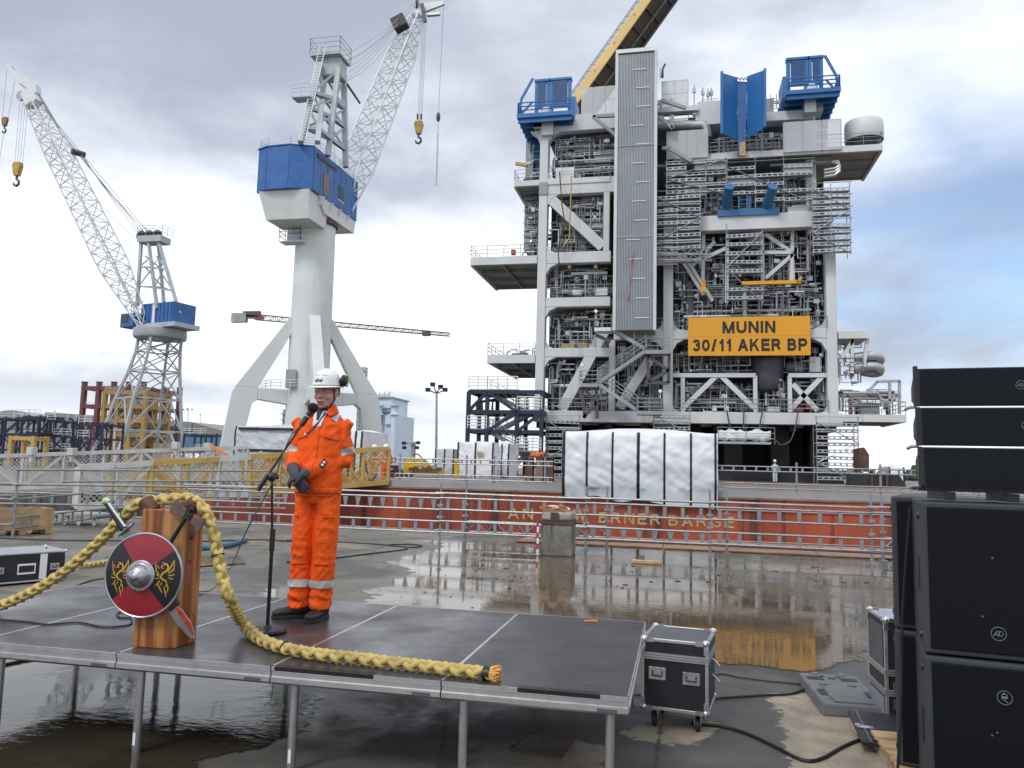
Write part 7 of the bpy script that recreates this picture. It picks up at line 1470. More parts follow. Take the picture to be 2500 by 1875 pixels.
# A-frame
ZB_ = HZ1 + .1; ZA = 55.8
z5 = lambda u, v: (560 + u * .3618, v * .3618)
fb = [gz(*z5(480, 962), ZB_), gz(*z5(665, 1052), ZB_), gz(*z5(785, 1128), ZB_), gz(*z5(595, 962), ZB_)]; ft = [gz(*z5(612, 430), ZA), gz(*z5(738, 440), ZA), gz(*z5(772, 500), ZA), gz(*z5(645, 490), ZA)]
for a, b_ in zip(fb, ft): cpart('frame_leg', 'crane_grey', lambda m_: m_.bar(a, b_, .65, .6))
for i in range(4):
    for k, s_ in enumerate((.18, .42, .62)):
        a, b_ = fb[i].lerp(ft[i], s_), fb[(i + 1) % 4].lerp(ft[(i + 1) % 4], s_); cpart('frame_tie', 'crane_grey', lambda m_: m_.bar(a, b_, .35, .45))
        c_ = fb[(i + 1) % 4].lerp(ft[(i + 1) % 4], (.42, .62, .95)[k]); cpart('frame_brace', 'crane_grey', lambda m_: m_.bar(a, c_, .2, .28))
tc_ = sum(ft, V()) / 4; cpart('mast_head', 'crane_grey', lambda m_: m_.box(tc_ + V((.3, 0, -.2)), (2.8, 2.4, 2.6)), bevel=.15)
cpart('head_platform', 'crane_grey', lambda m_: m_.box(tc_ + V((-.2, -.2, 1.2)), (4.4, 3.6, .3))); hq = tc_ + V((-.2, -.2, 1.35)); railing([hq + V((2.2 * a, 1.8 * b_, 0)) for a, b_ in ((1, 1), (-1, 1), (-1, -1), (1, -1), (1, 1))], h=2.2, parent=ca, mt='crane_grey', r=.05, step=2.5)
cpart('ladder', 'crane_lattice', lambda m_: ([m_.tube(fb[0] + V((.2 + q_, -.8, 0)), ft[0] + V((.2 + q_, -.8, 2)), .06, 5) for q_ in (0, .9)] + [m_.tube(fb[0].lerp(ft[0] + V((0, 0, 2)), k / 34) + V((.2, -.8, 0)), fb[0].lerp(ft[0] + V((0, 0, 2)), k / 34) + V((1.1, -.8, 0)), .045, 5) for k in range(34)]))
cpart('rest_platform', 'crane_grey', lambda m_: m_.box(fb[0].lerp(ft[0], .5) + V((-.6, -.8, 0)), (2.6, 1.6, .15))); q_ = fb[0].lerp(ft[0], .5) + V((-.6, -.8, .1)); railing([q_ + V((-1.3, -.8, 0)), q_ + V((1.3, -.8, 0))], h=1.6, parent=ca, mt='crane_grey', step=1.3)
a, b_ = at(*z5(765, 525), 97), at(*z5(880, 695), 97); cpart('stay_strut', 'pipe_dark', lambda m_: m_.bar(a, b_, .3, .3))
# jib
YT = 114.0; tip = at(*z5(1262, 118), YT); foot = V((-47.9, 100.2, 37.0)); wd = V((1, -.35, 0))
lattice(ca, foot, tip, wd, lambda s_: ((4.6 - 1.4 * s_ if s_ < .8 else 3.48 - (s_ - .8) * 9.0), (.7 + 2.2 * min(1, s_ * 5)) * (1 if s_ < .8 else 1 - (s_ - .8) * 2.6)), 15, .15, .075)
cpart('jib_walkway', 'crane_lattice', lambda m_: ([m_.tube(foot.lerp(tip, .05) + V((q_, -.6, .2)), foot.lerp(tip, .95) + V((q_, -.6, .2)), .04, 4) for q_ in (-.3, .3)] + [m_.tube(foot.lerp(tip, k / 70) + V((-.3, -.6, .2)), foot.lerp(tip, k / 70) + V((.3, -.6, .2)), .03, 4) for k in range(4, 67)]))
hd1, hd2 = at(*z5(1275, 30), YT), at(*z5(1310, 140), YT); cpart('jib_head', 'crane_lattice', lambda m_: (m_.bar(tip, hd1, 1.2, .9), m_.bar(tip + V((.8, 0, 0)), hd1, .4, .5), m_.bar(hd1, at(*z5(1310, 110), YT), .9, .6)))
cpart('head_sheave', 'pipe_dark', lambda m_: (m_.lathe([(.3, -.2), (1.1, -.15), (1.1, .15), (.3, .2)], 18, at(*z5(1268, 30), YT), (1, .2, 0)), m_.bar(at(*z5(1297, 25), YT - .8), at(*z5(1322, 150), YT - .8), .3, .6)), True)
j0, j1 = at(*z5(1300, 60), YT), at(*z5(1452, 20), YT); cpart('fly_jib', 'crane_lattice', lambda m_: (m_.add([j0 + V((0, -.3, -.8)), j0 + V((0, -.3, .8)), j1 + V((0, -.2, .3)), j1 + V((0, -.2, -.3)), j0 + V((0, .3, -.8)), j0 + V((0, .3, .8)), j1 + V((0, .2, .3)), j1 + V((0, .2, -.3))], [(0, 1, 2, 3), (7, 6, 5, 4), (1, 5, 6, 2), (0, 3, 7, 4), (2, 6, 7, 3)])))
cpart('floodlight', 'pipe_steel', lambda m_: (m_.tube(at(*z5(1383, 45), YT), at(*z5(1383, 88), YT), .06, 5), m_.box(at(*z5(1378, 98), YT), (2.2, .6, .4))))
hk = at(*z5(1278, 862), YT); ropes(ca, [(at(*z5(1302 + k * 9, 150), YT), at(*z5(1270 + k * 9, 845), YT)) for k in range(4)], .03)
hook_block(ca, hk, 1.15); cpart('sinker_weight', 'pipe_dark', lambda m_: [m_.tube(at(*z5(u, 770), YT), at(*z5(u, 805), YT), .16, 6) for u in (1270, 1294)])
ropes(ca, [(at(*z5(1445, 40), YT), at(*z5(1411, 775), YT)), (at(*z5(1410, 790), YT), at(*z5(1397, 1252), YT))], .04); cpart('overhaul_ball', 'pipe_dark', lambda m_: m_.ball(at(*z5(1410, 790), YT), (.35, .35, .8), 10, 8), True); cpart('tag_line', 'pipe_steel', lambda m_: m_.tube(at(*z5(1407, 900), YT), at(*z5(1396, 1250), YT), .14, 6))
blk = at(*z5(1150, 158), YT - 4); cpart('luffing_block', 'black_paint', lambda m_: m_.box(blk, (2.2, 1.6, 2.0), Matrix.Rotation(R(-25), 3, 'Y')))
ah = tc_ + V((1.6, 1, .2)); ropes(ca, [(ah + V((0, 0, 2.4)), at(*z5(1255, 12), YT)), (ah + V((0, .6, 1.8)), at(*z5(1262, 30), YT))] + [(ah + V((.2, k * .4, 1.2 - k * .5)), blk + V((-.8, 0, .6 - k * .4))) for k in range(4)] + [(blk + V((.9, 0, .2 - k * .4)), at(*z5(1250, 55 + k * 14), YT)) for k in range(3)], .04, sag=.9)
ropes(ca, [(ah + V((.2, 0, -1.6)), at(*z5(1150, 200), YT - 3)), (tc_, foot)], .035, sag=1.2)
# ------------------------------------------------------------------ smaller lattice-tower crane
TY = 125.0; z6 = lambda u, v: (u * .6266, 120 + v * .6266)
tcx = at(343, 1000, TY).x; cb_ = thing('lattice_tower_crane', 'grey lattice-tower quay crane with blue machine house, jib raised leftwards', 'crane', (tcx, TY, 0))
def kpart(name, mt, fn, smooth=False, bevel=0): m_ = MB(); fn(m_); return m_.build(name, mt, cb_, smooth, True, bevel)
ztw = at(395, 828, TY).z; zl = [0, .27 * ztw, .52 * ztw, .74 * ztw, .90 * ztw, ztw]; rl = [8.9, 7.0, 5.9, 4.6, 4.0, 3.9]; cxs = [tcx, tcx + .8, tcx + 1.4, tcx + 2.3, tcx + 2.8, tcx + 3.0]
def corner(i, k): a = R(15 + 90 * k); return V((cxs[i] + rl[i] * math.cos(a), TY + rl[i] * math.sin(a), zl[i]))
for k in range(4):
    for i in range(5): kpart('tower_leg', 'crane_grey', lambda m_: m_.bar(corner(i, k), corner(i + 1, k), .42, .42))
    for i in range(5):
        a, b_, c_, d = corner(i, k), corner(i, (k + 1) % 4), corner(i + 1, k), corner(i + 1, (k + 1) % 4); mid = (c_ + d) / 2
        kpart('tower_brace', 'crane_grey', lambda m_: ((m_.bar(a, mid, .22, .22), m_.bar(b_, mid, .22, .22)) if i < 2 else (m_.bar(a, d, .18, .18), m_.bar(b_, c_, .18, .18))) and m_.bar(c_, d, .22, .25))
kpart('slew_ring', 'crane_grey', lambda m_: m_.lathe([(4.4, ztw), (4.6, ztw + .3), (4.6, ztw + 1.6), (4.2, ztw + 1.8)], 28, (cxs[5], TY, 0)), True)
rotB = Matrix.Rotation(R(-14), 3, 'Z'); hcB = V((at(398, 800, TY).x, TY, ztw + 1.8)); hB = lambda x_, y_, z_: hcB + rotB @ V((x_, y_, z_))
kpart('house_floor', 'crane_grey', lambda m_: m_.box(hB(1, 0, .3), (10.6, 5.6, .8), rotB)); kpart('machine_house', 'crane_blue', lambda m_: m_.box(hB(.9, .2, 2.6), (8.4, 5.0, 3.8), rotB))
for k in range(9): kpart('house_rib', 'crane_blue', lambda m_: m_.box(hB(-3.0 + k * .96, -2.36, 2.6), (.10, .08, 3.7), rotB))
kpart('door', 'crane_lattice', lambda m_: m_.box(hB(.2, -2.4, 2.5), (.7, .1, 3.5), rotB))
kpart('cab', 'crane_blue', lambda m_: m_.box(hB(-5.6, -2.2, 1.5), (3.6, 2.4, 2.6), rotB), bevel=.15); kpart('cab_window', 'glass_dark', lambda m_: (m_.box(hB(-7.43, -2.2, 1.8), (.08, 2.0, 1.4), rotB), m_.box(hB(-6.2, -3.43, 1.8), (1.8, .08, 1.4), rotB)))
railing([hB(-3.2, -2.2, 4.5), hB(5.0, -2.2, 4.5)], parent=cb_, mt='crane_lattice', r=.04)
apx = at(*z6(592, 752), TY)
for u, v, dy in ((535, 1000, -2), (612, 1010, -2.5), (700, 1030, -2), (640, 1000, 2.5)): a = at(*z6(u, v), TY + dy); b_ = apx + V(((u - 612) * .022, dy * .4, 0)); kpart('frame_leg', 'crane_grey', lambda m_: m_.bar(a, b_, .5, .5))
for s_ in (.3, .6):
    Q = [at(*z6(u, v), TY + dy).lerp(apx + V(((u - 612) * .022, dy * .4, 0)), s_) for u, v, dy in ((535, 1000, -2), (612, 1010, -2.5), (700, 1030, -2), (640, 1000, 2.5))]; kpart('frame_tie', 'crane_grey', lambda m_: [m_.bar(Q[i], Q[(i + 1) % 4], .25, .25) for i in range(4)])
    kpart('frame_brace', 'crane_grey', lambda m_: [m_.bar(Q[i], Q[(i + 1) % 4].lerp(apx, .45), .2, .2) for i in range(4)])
kpart('mast_head', 'crane_grey', lambda m_: m_.box(apx + V((.4, 0, .3)), (5, 3, 1.2))); kpart('head_sheave', 'black_paint', lambda m_: [m_.lathe([(.3, -.2), (1.0, -.15), (1.0, .15), (.3, .2)], 14, apx + V((-1.6 + k * 1.7, -1, 1.0)), (0, 1, 0)) for k in range(3)], True)
railing([apx + V((-2, -1.6, .9)), apx + V((3.2, -1.6, .9)), apx + V((3.2, 1.6, .9))], parent=cb_, mt='crane_grey', h=1.8, r=.05)
YJ = TY - 12; jf, jt = at(*z6(560, 1078), TY - 2), at(*z6(135, 215), YJ); lattice(cb_, jf, jt, (.25, 1, 0), lambda s_: ((1.5 + 9 * s_ if s_ < .3 else 4.2 - 1.6 * (s_ - .3) / .7), (.8 + 2.4 * min(1, s_ * 4)) * (1 if s_ < .8 else 1 - (s_ - .8) * 2)), 20, .15, .08)
nz = at(*z6(28, 65), YJ - 1); hdj = at(*z6(115, 165), YJ); kpart('jib_head', 'crane_lattice', lambda m_: (m_.bar(jt, hdj, 1.8, 2.4), m_.bar(hdj + V((1.2, 0, .4)), nz.lerp(hdj, .35), 1.2, 1.5), m_.bar(hdj, nz, .7, .8), m_.bar(at(*z6(150, 160), YJ), hdj, 1.2, 1.4)))
kpart('head_sheave', 'pipe_steel', lambda m_: (m_.lathe([(.2, -.3), (.9, -.25), (.9, .25), (.2, .3)], 14, at(*z6(84, 182), YJ), (0, 1, 0)), m_.lathe([(.2, -.3), (.9, -.25), (.9, .25), (.2, .3)], 14, at(*z6(112, 215), YJ), (0, 1, 0))), True)
lk = at(*z6(305, 405), YJ + 4); ropes(cb_, [(at(*z6(45 + k * 3, 68), YJ), apx + V((-1 + k, -1, 1.6))) for k in range(2)] + [(at(*z6(152, 170 + k * 6), YJ), lk + V((-.4, 0, .4 - .3 * k))) for k in range(3)] + [(lk + V((.3, 0, .4 - .3 * k)), apx + V((-1.8 + .8 * k, -1, 1.0))) for k in range(4)], .05, sag=.5); ropes(cb_, [(at(*z6(250, 380), YJ + 2), apx + V((-2.4, 0, .2)))], .04, sag=2)
kpart('luffing_block', 'pipe_dark', lambda m_: m_.tube(lk + V((-.5, -1, 0)), lk + V((.5, 1, 0)), .55, 10), True)
ropes(cb_, [(at(*z6(78 + k * 11, 200), YJ), at(*z6(57 + k * 10, 448), YJ)) for k in range(4)], .045); hook_block(cb_, at(*z6(68, 468), YJ), 1.35)
ropes(cb_, [(nz, at(*z6(10, 262), YJ - 1)), (at(*z6(57, 125), YJ), at(*z6(32, 268), YJ - 1)), (at(*z6(16, 320), YJ - 1), at(*z6(-10, 480), YJ - 1))], .05); hook_block(cb_, at(*z6(19, 283), YJ - 1), .9, 'rust_plate', 'auxiliary_block')
# ------------------------------------------------------------------ yellow boom behind the module
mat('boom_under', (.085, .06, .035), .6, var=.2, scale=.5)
yb = thing('crane_boom', 'huge yellow box-girder crane boom rising behind the platform', 'crane boom', at(1400, 300, 96))
A, B = at(1402, 262, 96), at(1850, -330, 96) + V((0, -3, 0)); d = (B - A).normalized(); e1 = V((0, 1, 0)).cross(d).normalized(); e1 = -e1 if e1.x > 0 else e1; yv = d.cross(e1); yv = -yv if yv.y < 0 else yv
a_ = (e1 + yv).normalized(); b__ = (yv - e1).normalized(); SA, SB = 2.5, 2.9
def bpart(name, mt, fn): m_ = MB(); fn(m_); return m_.build(name, mt, yb, False, True)
def slab(m_, p, q_, va, la, vb, lb): m_.add([p, p + va * la, p + va * la + vb * lb, p + vb * lb, q_, q_ + va * la, q_ + va * la + vb * lb, q_ + vb * lb], [(0, 1, 2, 3), (7, 6, 5, 4), (0, 4, 5, 1), (1, 5, 6, 2), (2, 6, 7, 3), (3, 7, 4, 0)])
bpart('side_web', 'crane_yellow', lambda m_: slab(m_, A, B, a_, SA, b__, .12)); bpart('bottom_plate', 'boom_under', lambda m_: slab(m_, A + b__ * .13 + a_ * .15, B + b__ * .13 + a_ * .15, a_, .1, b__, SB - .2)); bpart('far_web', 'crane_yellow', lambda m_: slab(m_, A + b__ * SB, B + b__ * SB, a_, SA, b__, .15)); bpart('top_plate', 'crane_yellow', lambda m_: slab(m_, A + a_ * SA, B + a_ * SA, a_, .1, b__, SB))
ln = (B - A).length
for k in range(14): p = A + d * (ln * (k + .5) / 14); bpart('rib', 'pipe_dark', lambda m_: slab(m_, p + b__ * .14 - a_ * .12, p + d * .25 + b__ * .14 - a_ * .12, a_, .25, b__, SB - .2))
for k in range(2): bpart('pipe', 'pipe_dark', lambda m_: m_.tube(A + b__ * (1.6 + k * 1.2) - a_ * .35, B + b__ * (1.6 + k * 1.2) - a_ * .35, .16, 6))
for k in range(9): p = A + d * (ln * (k + .3) / 9) + a_ * SA * .6 - b__ * .03; bpart('lug', 'crane_yellow', lambda m_: m_.ball(p, .18, 6, 4))
bpart('handrail', 'galv', lambda m_: ([m_.tube(A + a_ * (SA + q_), B + a_ * (SA + q_), .045, 4) for q_ in (.45, .85, 1.2)] + [m_.tube(A.lerp(B, k / 36) + a_ * SA, A.lerp(B, k / 36) + a_ * (SA + 1.2), .045, 4) for k in range(37)]))
# ------------------------------------------------------------------ far tower crane, floodlight masts
z7 = lambda u, v: (500 + u * .2984, 700 + v * .2984)
tk = thing('tower_crane', 'distant red and white tower crane jib seen behind the white pillar', 'crane', (at(775, 1000, 300).x, 300, 0))
ja, jb = at(*z7(320, 240), 300), at(*z7(2000, 392), 300); lattice(tk, ja.lerp(jb, .06), jb, (0, 1, 0), lambda s_: (1.6, 2.3 - 1.1 * s_), 44, .16, .09, 'mast_red')
for nm, mt, fn in (('counterweight', 'module_mid', lambda m_: m_.box(at(*z7(285, 255), 300), (7, 2, 4))), ('winch', 'pipe_dark', lambda m_: m_.box(at(*z7(385, 225), 300), (8, 1.5, 2.5))), ('counter_jib', 'mast_red', lambda m_: m_.bar(at(*z7(258, 240), 300), ja.lerp(jb, .10), 1.5, 1.4)), ('trolley', 'pipe_dark', lambda m_: m_.box(at(*z7(1812, 386), 300), (3, 2, 1.6)))): m_ = MB(); fn(m_); m_.build(nm, mt, tk, False, True)
ropes(tk, [(at(*z7(1795, 392), 300), at(*z7(1782, 700), 300)), (at(*z7(1818, 392), 300), at(*z7(1808, 700), 300))], .06)
mt0 = at(775, 790, 300); lattice(tk, (mt0.x, 300, 0), mt0, (1, 0, 0), lambda s_: (2, 2), 20, .16, .09, 'mast_red')
def light_mast(label, px, pyt, Y, heads, pyb=1140):
    p, q_ = at(px, pyb, Y), at(px, pyt, Y); t = thing('floodlight_mast', label, 'light mast', (p.x, Y, 0)); m_ = MB(); m_.tube((p.x, Y, 0), (q_.x, Y, q_.z), .13, 8, .08); m_.build('pole', 'galv', t, True, True)
    for dx, dz in heads: m_ = MB(); m_.box((q_.x + dx, Y - .2, q_.z + dz), (.36, .3, .32)); m_.tube((q_.x + dx, Y - .2, q_.z + dz), (q_.x, Y, q_.z - .2), .05, 5); m_.build('lamp_head', 'black_paint', t, False, True)
    return t
light_mast('tall slim floodlight mast with four lamps near the pale blue building', 1066, 955, 62, ((-.7, .1), (-.3, .55), (.4, .35), (.8, .1)))
light_mast('street-type lamp mast beyond the long grey hall', 459, 1000, 190, ((-1.4, 0), (1.4, 0), (0, .2))); light_mast('thin mast beyond the end of the grey hall', 490, 1012, 230, ((0, 0),))
# ------------------------------------------------------------------ yard behind: halls, steel frames
h1 = thing('arched_hall', 'arched dark grey roof hall far beyond the navy steel frames', 'hall', (at(60, 1040, 250).x, 250, 0))
xa, xb, zt_ = at(-60, 1040, 250).x, at(118, 1040, 250).x, at(50, 1004, 250).z; m_ = MB(); n = 14; P = [(xa + (xb - xa) * k / n, zt_ * .62 + zt_ * .38 * math.sin(math.pi * k / n)) for k in range(n + 1)]; m_.poly([(xa, 0)] + P + [(xb, 0)], lambda u, v, w_: (u, 250 + w_, v), 60); m_.build('vault', 'hall_grey', h1, True, True)
m_ = MB(); m_.poly([(xa - .5, P[0][1] + .1)] + [(a, b_ + .5) for a, b_ in P] + [(xb + .5, P[-1][1] + .1)], lambda u, v, w_: (u, 249.5 + w_, v), .4); m_.build('roof_trim', 'hall_roof', h1, False, True)
h2 = thing('long_hall', 'long grey and blue clad hall with band of windows behind the crane', 'hall', (at(440, 1060, 200).x, 200, 0))
def hpx(name, mt, px0, px1, ya0, ya1, yb0, yb1, Y, dy=.5):
    P = [at(px0, ya1, Y), at(px1, yb1, Y), at(px1, yb0, Y), at(px0, ya0, Y)]; m_ = MB(); m_.add(P + [p + V((0, dy, 0)) for p in P], [(0, 1, 2, 3), (7, 6, 5, 4), (0, 4, 5, 1), (1, 5, 6, 2), (2, 6, 7, 3), (3, 7, 4, 0)]); return m_.build(name, mt, h2, False, True)
hpx('wall', 'hall_roof', 110, 465, 1006, 1056, 1030, 1062, 200, 40); hpx('wall', 'hall_roof', 465, 575, 1030, 1062, 1060, 1072, 200, 40); hpx('lower_wall', 'hall_blue', 250, 575, 1057, 1105, 1071, 1108, 199.4, .6)
for k in range(16): x0 = 372 + k * 6; hpx('window', 'hall_grey', x0, x0 + 5, 1024 + k * .5, 1052, 1024.5 + k * .5, 1052, 199.6, .3)
def steel_frame(name, label, px0, px1, py0, py1, Y, dpt, nx, nz, mt, wd_, group=None, diag=True, rails='white_paint', seed=1, leg_down=True):
    r_ = random.Random(seed); pv = (py0 + py1) / 2; x0, x1 = at(px0, pv, Y).x, at(px1, pv, Y).x; z1 = at((px0 + px1) / 2, py0, Y).z; z0 = 0 if leg_down else at((px0 + px1) / 2, py1, Y).z
    t = thing(name, label, 'steel frame', ((x0 + x1) / 2, Y, 0), 0, group); xs = [x0 + (x1 - x0) * k / nx for k in range(nx + 1)]; zz_ = [z0 + (z1 - z0) * k / nz for k in range(nz + 1)]
    def sp_(nm, fn, m2=mt): m_ = MB(); fn(m_); return m_.build(nm, m2, t, False, True)
    for y in (Y, Y + dpt):
        for x in xs: sp_('post', lambda m_: m_.bar((x, y, z0), (x, y, z1 + .3), wd_, wd_))
        for z in zz_[1:]: sp_('beam', lambda m_: m_.bar((x0, y, z), (x1, y, z), wd_ * .8, wd_))
        if diag:
            for i in range(nx):
                for k in range(nz):
                    if r_.random() < .6: a, b_ = (i, i + 1) if r_.random() < .5 else (i + 1, i); sp_('diagonal', lambda m_: m_.bar((xs[a], y, zz_[k]), (xs[b_], y, zz_[k + 1]), wd_ * .6, wd_ * .6))
    for x in xs:
        for z in zz_[1:]: sp_('crossbeam', lambda m_: m_.bar((x, Y, z), (x, Y + dpt, z), wd_ * .7, wd_ * .8))
    if rails:
        for i in range(nx):
            for k in range(1, nz + 1):
                q_ = r_.random()
                if q_ < .45: railing([(xs[i], Y - .1, zz_[k]), (xs[i + 1], Y - .1, zz_[k])], parent=t, mt=rails, r=.04, step=1.2)
                elif q_ < .75 and k < nz + 1: railing([(xs[i], Y + .6, zz_[k - 1]), (xs[i + 1], Y + .6, zz_[k])], parent=t, mt=rails, r=.04, step=.9, name='stair_rail')
    return t
g_ = 'navy steel frames stored in the yard'
steel_frame('steel_access_frame', 'navy steel access frame with white stair rails under the arched hall', -70, 92, 1022, 1105, 92, 5, 4, 3, 'frame_navy', .26, g_, seed=1)
steel_frame('steel_access_frame', 'navy steel access frame behind the orange portal frame', 40, 122, 1018, 1105, 99, 5, 3, 3, 'frame_navy', .26, g_, seed=2)
steel_frame('steel_access_frame', 'navy steel access frame between portal frame and red tower', 112, 196, 1030, 1105, 95, 5, 4, 3, 'frame_navy', .25, g_, seed=3)
steel_frame('steel_access_frame', 'navy steel access frame under the red tower foot', 190, 248, 1036, 1108, 90, 4, 2, 3, 'frame_navy', .25, g_, seed=4)
steel_frame('steel_access_frame', 'low navy steel stair frame in front of the blue hall', 448, 528, 1062, 1108, 120, 5, 3, 2, 'frame_navy', .26, g_, seed=5)
steel_frame('portal_frame', 'small orange portal frame amid the navy frames', 27, 82, 1070, 1110, 84, 2, 1, 1, 'bridge_yellow', .5, None, False, None)
rf = steel_frame('red_tower_frame', 'dull red steel tower frame with white railings beyond the crane', 200, 345, 948, 1100, 165, 14, 4, 4, 'frame_red', 1.0, None, False, 'white_paint', 9)
for k in range(5):
    for dy in (0, 14): x = at(200 + 145 * k / 4, 1020, 165).x; m_ = MB(); m_.lathe([(.75, 0), (.7, .4), (.7, 1.4), (.85, 1.6)], 10, (x, 165 + dy, at(290, 948, 165).z)); m_.build('post_cap', 'frame_red', rf, False, True)
steel_frame('yellow_tower_frame', 'mustard yellow steel frame standing before the red one', 252, 352, 958, 1100, 150, 8, 3, 5, 'frame_yellow', .9, None, False, 'white_paint', 12)
mb = MB(); a, b_ = at(375, 1082, 140), at(418, 1092, 140)
for k in range(9): mb.bb((a.x + (b_.x - a.x) * k / 9 + .05, 140, 0), (a.x + (b_.x - a.x) * (k + 1) / 9 - .05, 140.4, a.z))
tag(mb.build('timber_hoarding', 'pallet_wood'), 'yellow timber hoarding at the foot of the lattice crane', 'hoarding')
# pale blue quarters building
qb = thing('quarters_block', 'pale blue windowless building block behind the pillar crane legs', 'building', (at(962, 1080, 180).x, 180, -1))
def qp(name, mt, px0, px1, py0, py1, y0, dy, smooth=False): pv, pm = (py0 + py1) / 2, (px0 + px1) / 2; m_ = MB(); m_.bb((at(px0, pv, y0).x, y0, at(pm, py1, y0).z), (at(px1, pv, y0).x, y0 + dy, at(pm, py0, y0).z)); return m_.build(name, mt, qb, False, True)
qp('lower_block', 'quarters_blue', 915, 962, 1012, 1150, 180, 14); qp('upper_block', 'quarters_blue', 914, 955, 971, 1012, 184, 12); qp('roof_strip', 'hall_grey', 912, 957, 968, 971.5, 183.5, 13); qp('ledge', 'quarters_blue', 940, 966, 1017, 1036, 179.3, .7); qp('yellow_sign', 'sign_yellow', 938, 950, 996, 1005, 183.2, .3)
for px in (921, 960): p = at(px, 1090, 179); m_ = MB(); m_.lathe([(.8, -2), (.8, at(px, 1014, 179).z), (1.3, at(px, 1013, 179).z), (1.3, at(px, 1011, 179).z), (.9, at(px, 1009, 179).z), (.9, at(px, 992, 179).z), (1.5, at(px, 991, 179).z), (1.5, at(px, 989, 179).z)], 16, (p.x, 179, 0)); m_.build('corner_bollard', 'quarters_blue', qb, True, True)
railing([(at(925, 1010, 180).x, 179.8, at(960, 1012, 180).z), (at(958, 1010, 180).x, 179.8, at(960, 1012, 180).z)], parent=qb, mt='module_grey', r=.1, step=3, h=2.5); clutter_m = random.Random(4)
for k in range(14): px = clutter_m.uniform(922, 955); m_ = MB(); p = at(px, 1011, 181); m_.box((p.x, 181 + clutter_m.random(), p.z + .6), (clutter_m.uniform(.5, 2), 1, clutter_m.uniform(.8, 2.5))); m_.build('roof_gear', 'module_mid', qb, False, True)
for k in range(9): px = 918 + k * 4.2; m_ = MB(); p = at(px, 970, 186); m_.tube(p, p + V((0, 0, clutter_m.uniform(.5, 1.6))), .12, 5); m_.build('roof_post', 'module_mid', qb, False, True)
vt = thing('vent_mast', 'thin lattice mast behind the right leg of the pillar crane', 'mast', (at(888, 950, 190).x, 190, 0)); p = at(887, 898, 190); lattice(vt, (p.x, 190, 8), p, (1, 0, 0), lambda s_: (1.6, 1.6), 18, .14, .1, 'module_mid'); steel = random.Random(5)
qd = thing('grey_annex', 'grey block with ledges between the crane pillar and its left leg', 'building', (at(698, 1060, 150).x, 150, 0)); m_ = MB(); m_.bb((at(690, 1020, 150).x, 150, 0), (at(712, 1020, 150).x, 156, at(700, 1000, 150).z)); m_.build('wall', 'hall_grey', qd, False, True)
for py in (1012, 1026, 1040): m_ = MB(); m_.bb((at(686, py, 149.6).x, 149.6, at(700, py, 150).z), (at(713, py, 149.6).x, 149.99, at(700, py - 3, 150).z)); m_.build('ledge', 'module_mid', qd, False, True)
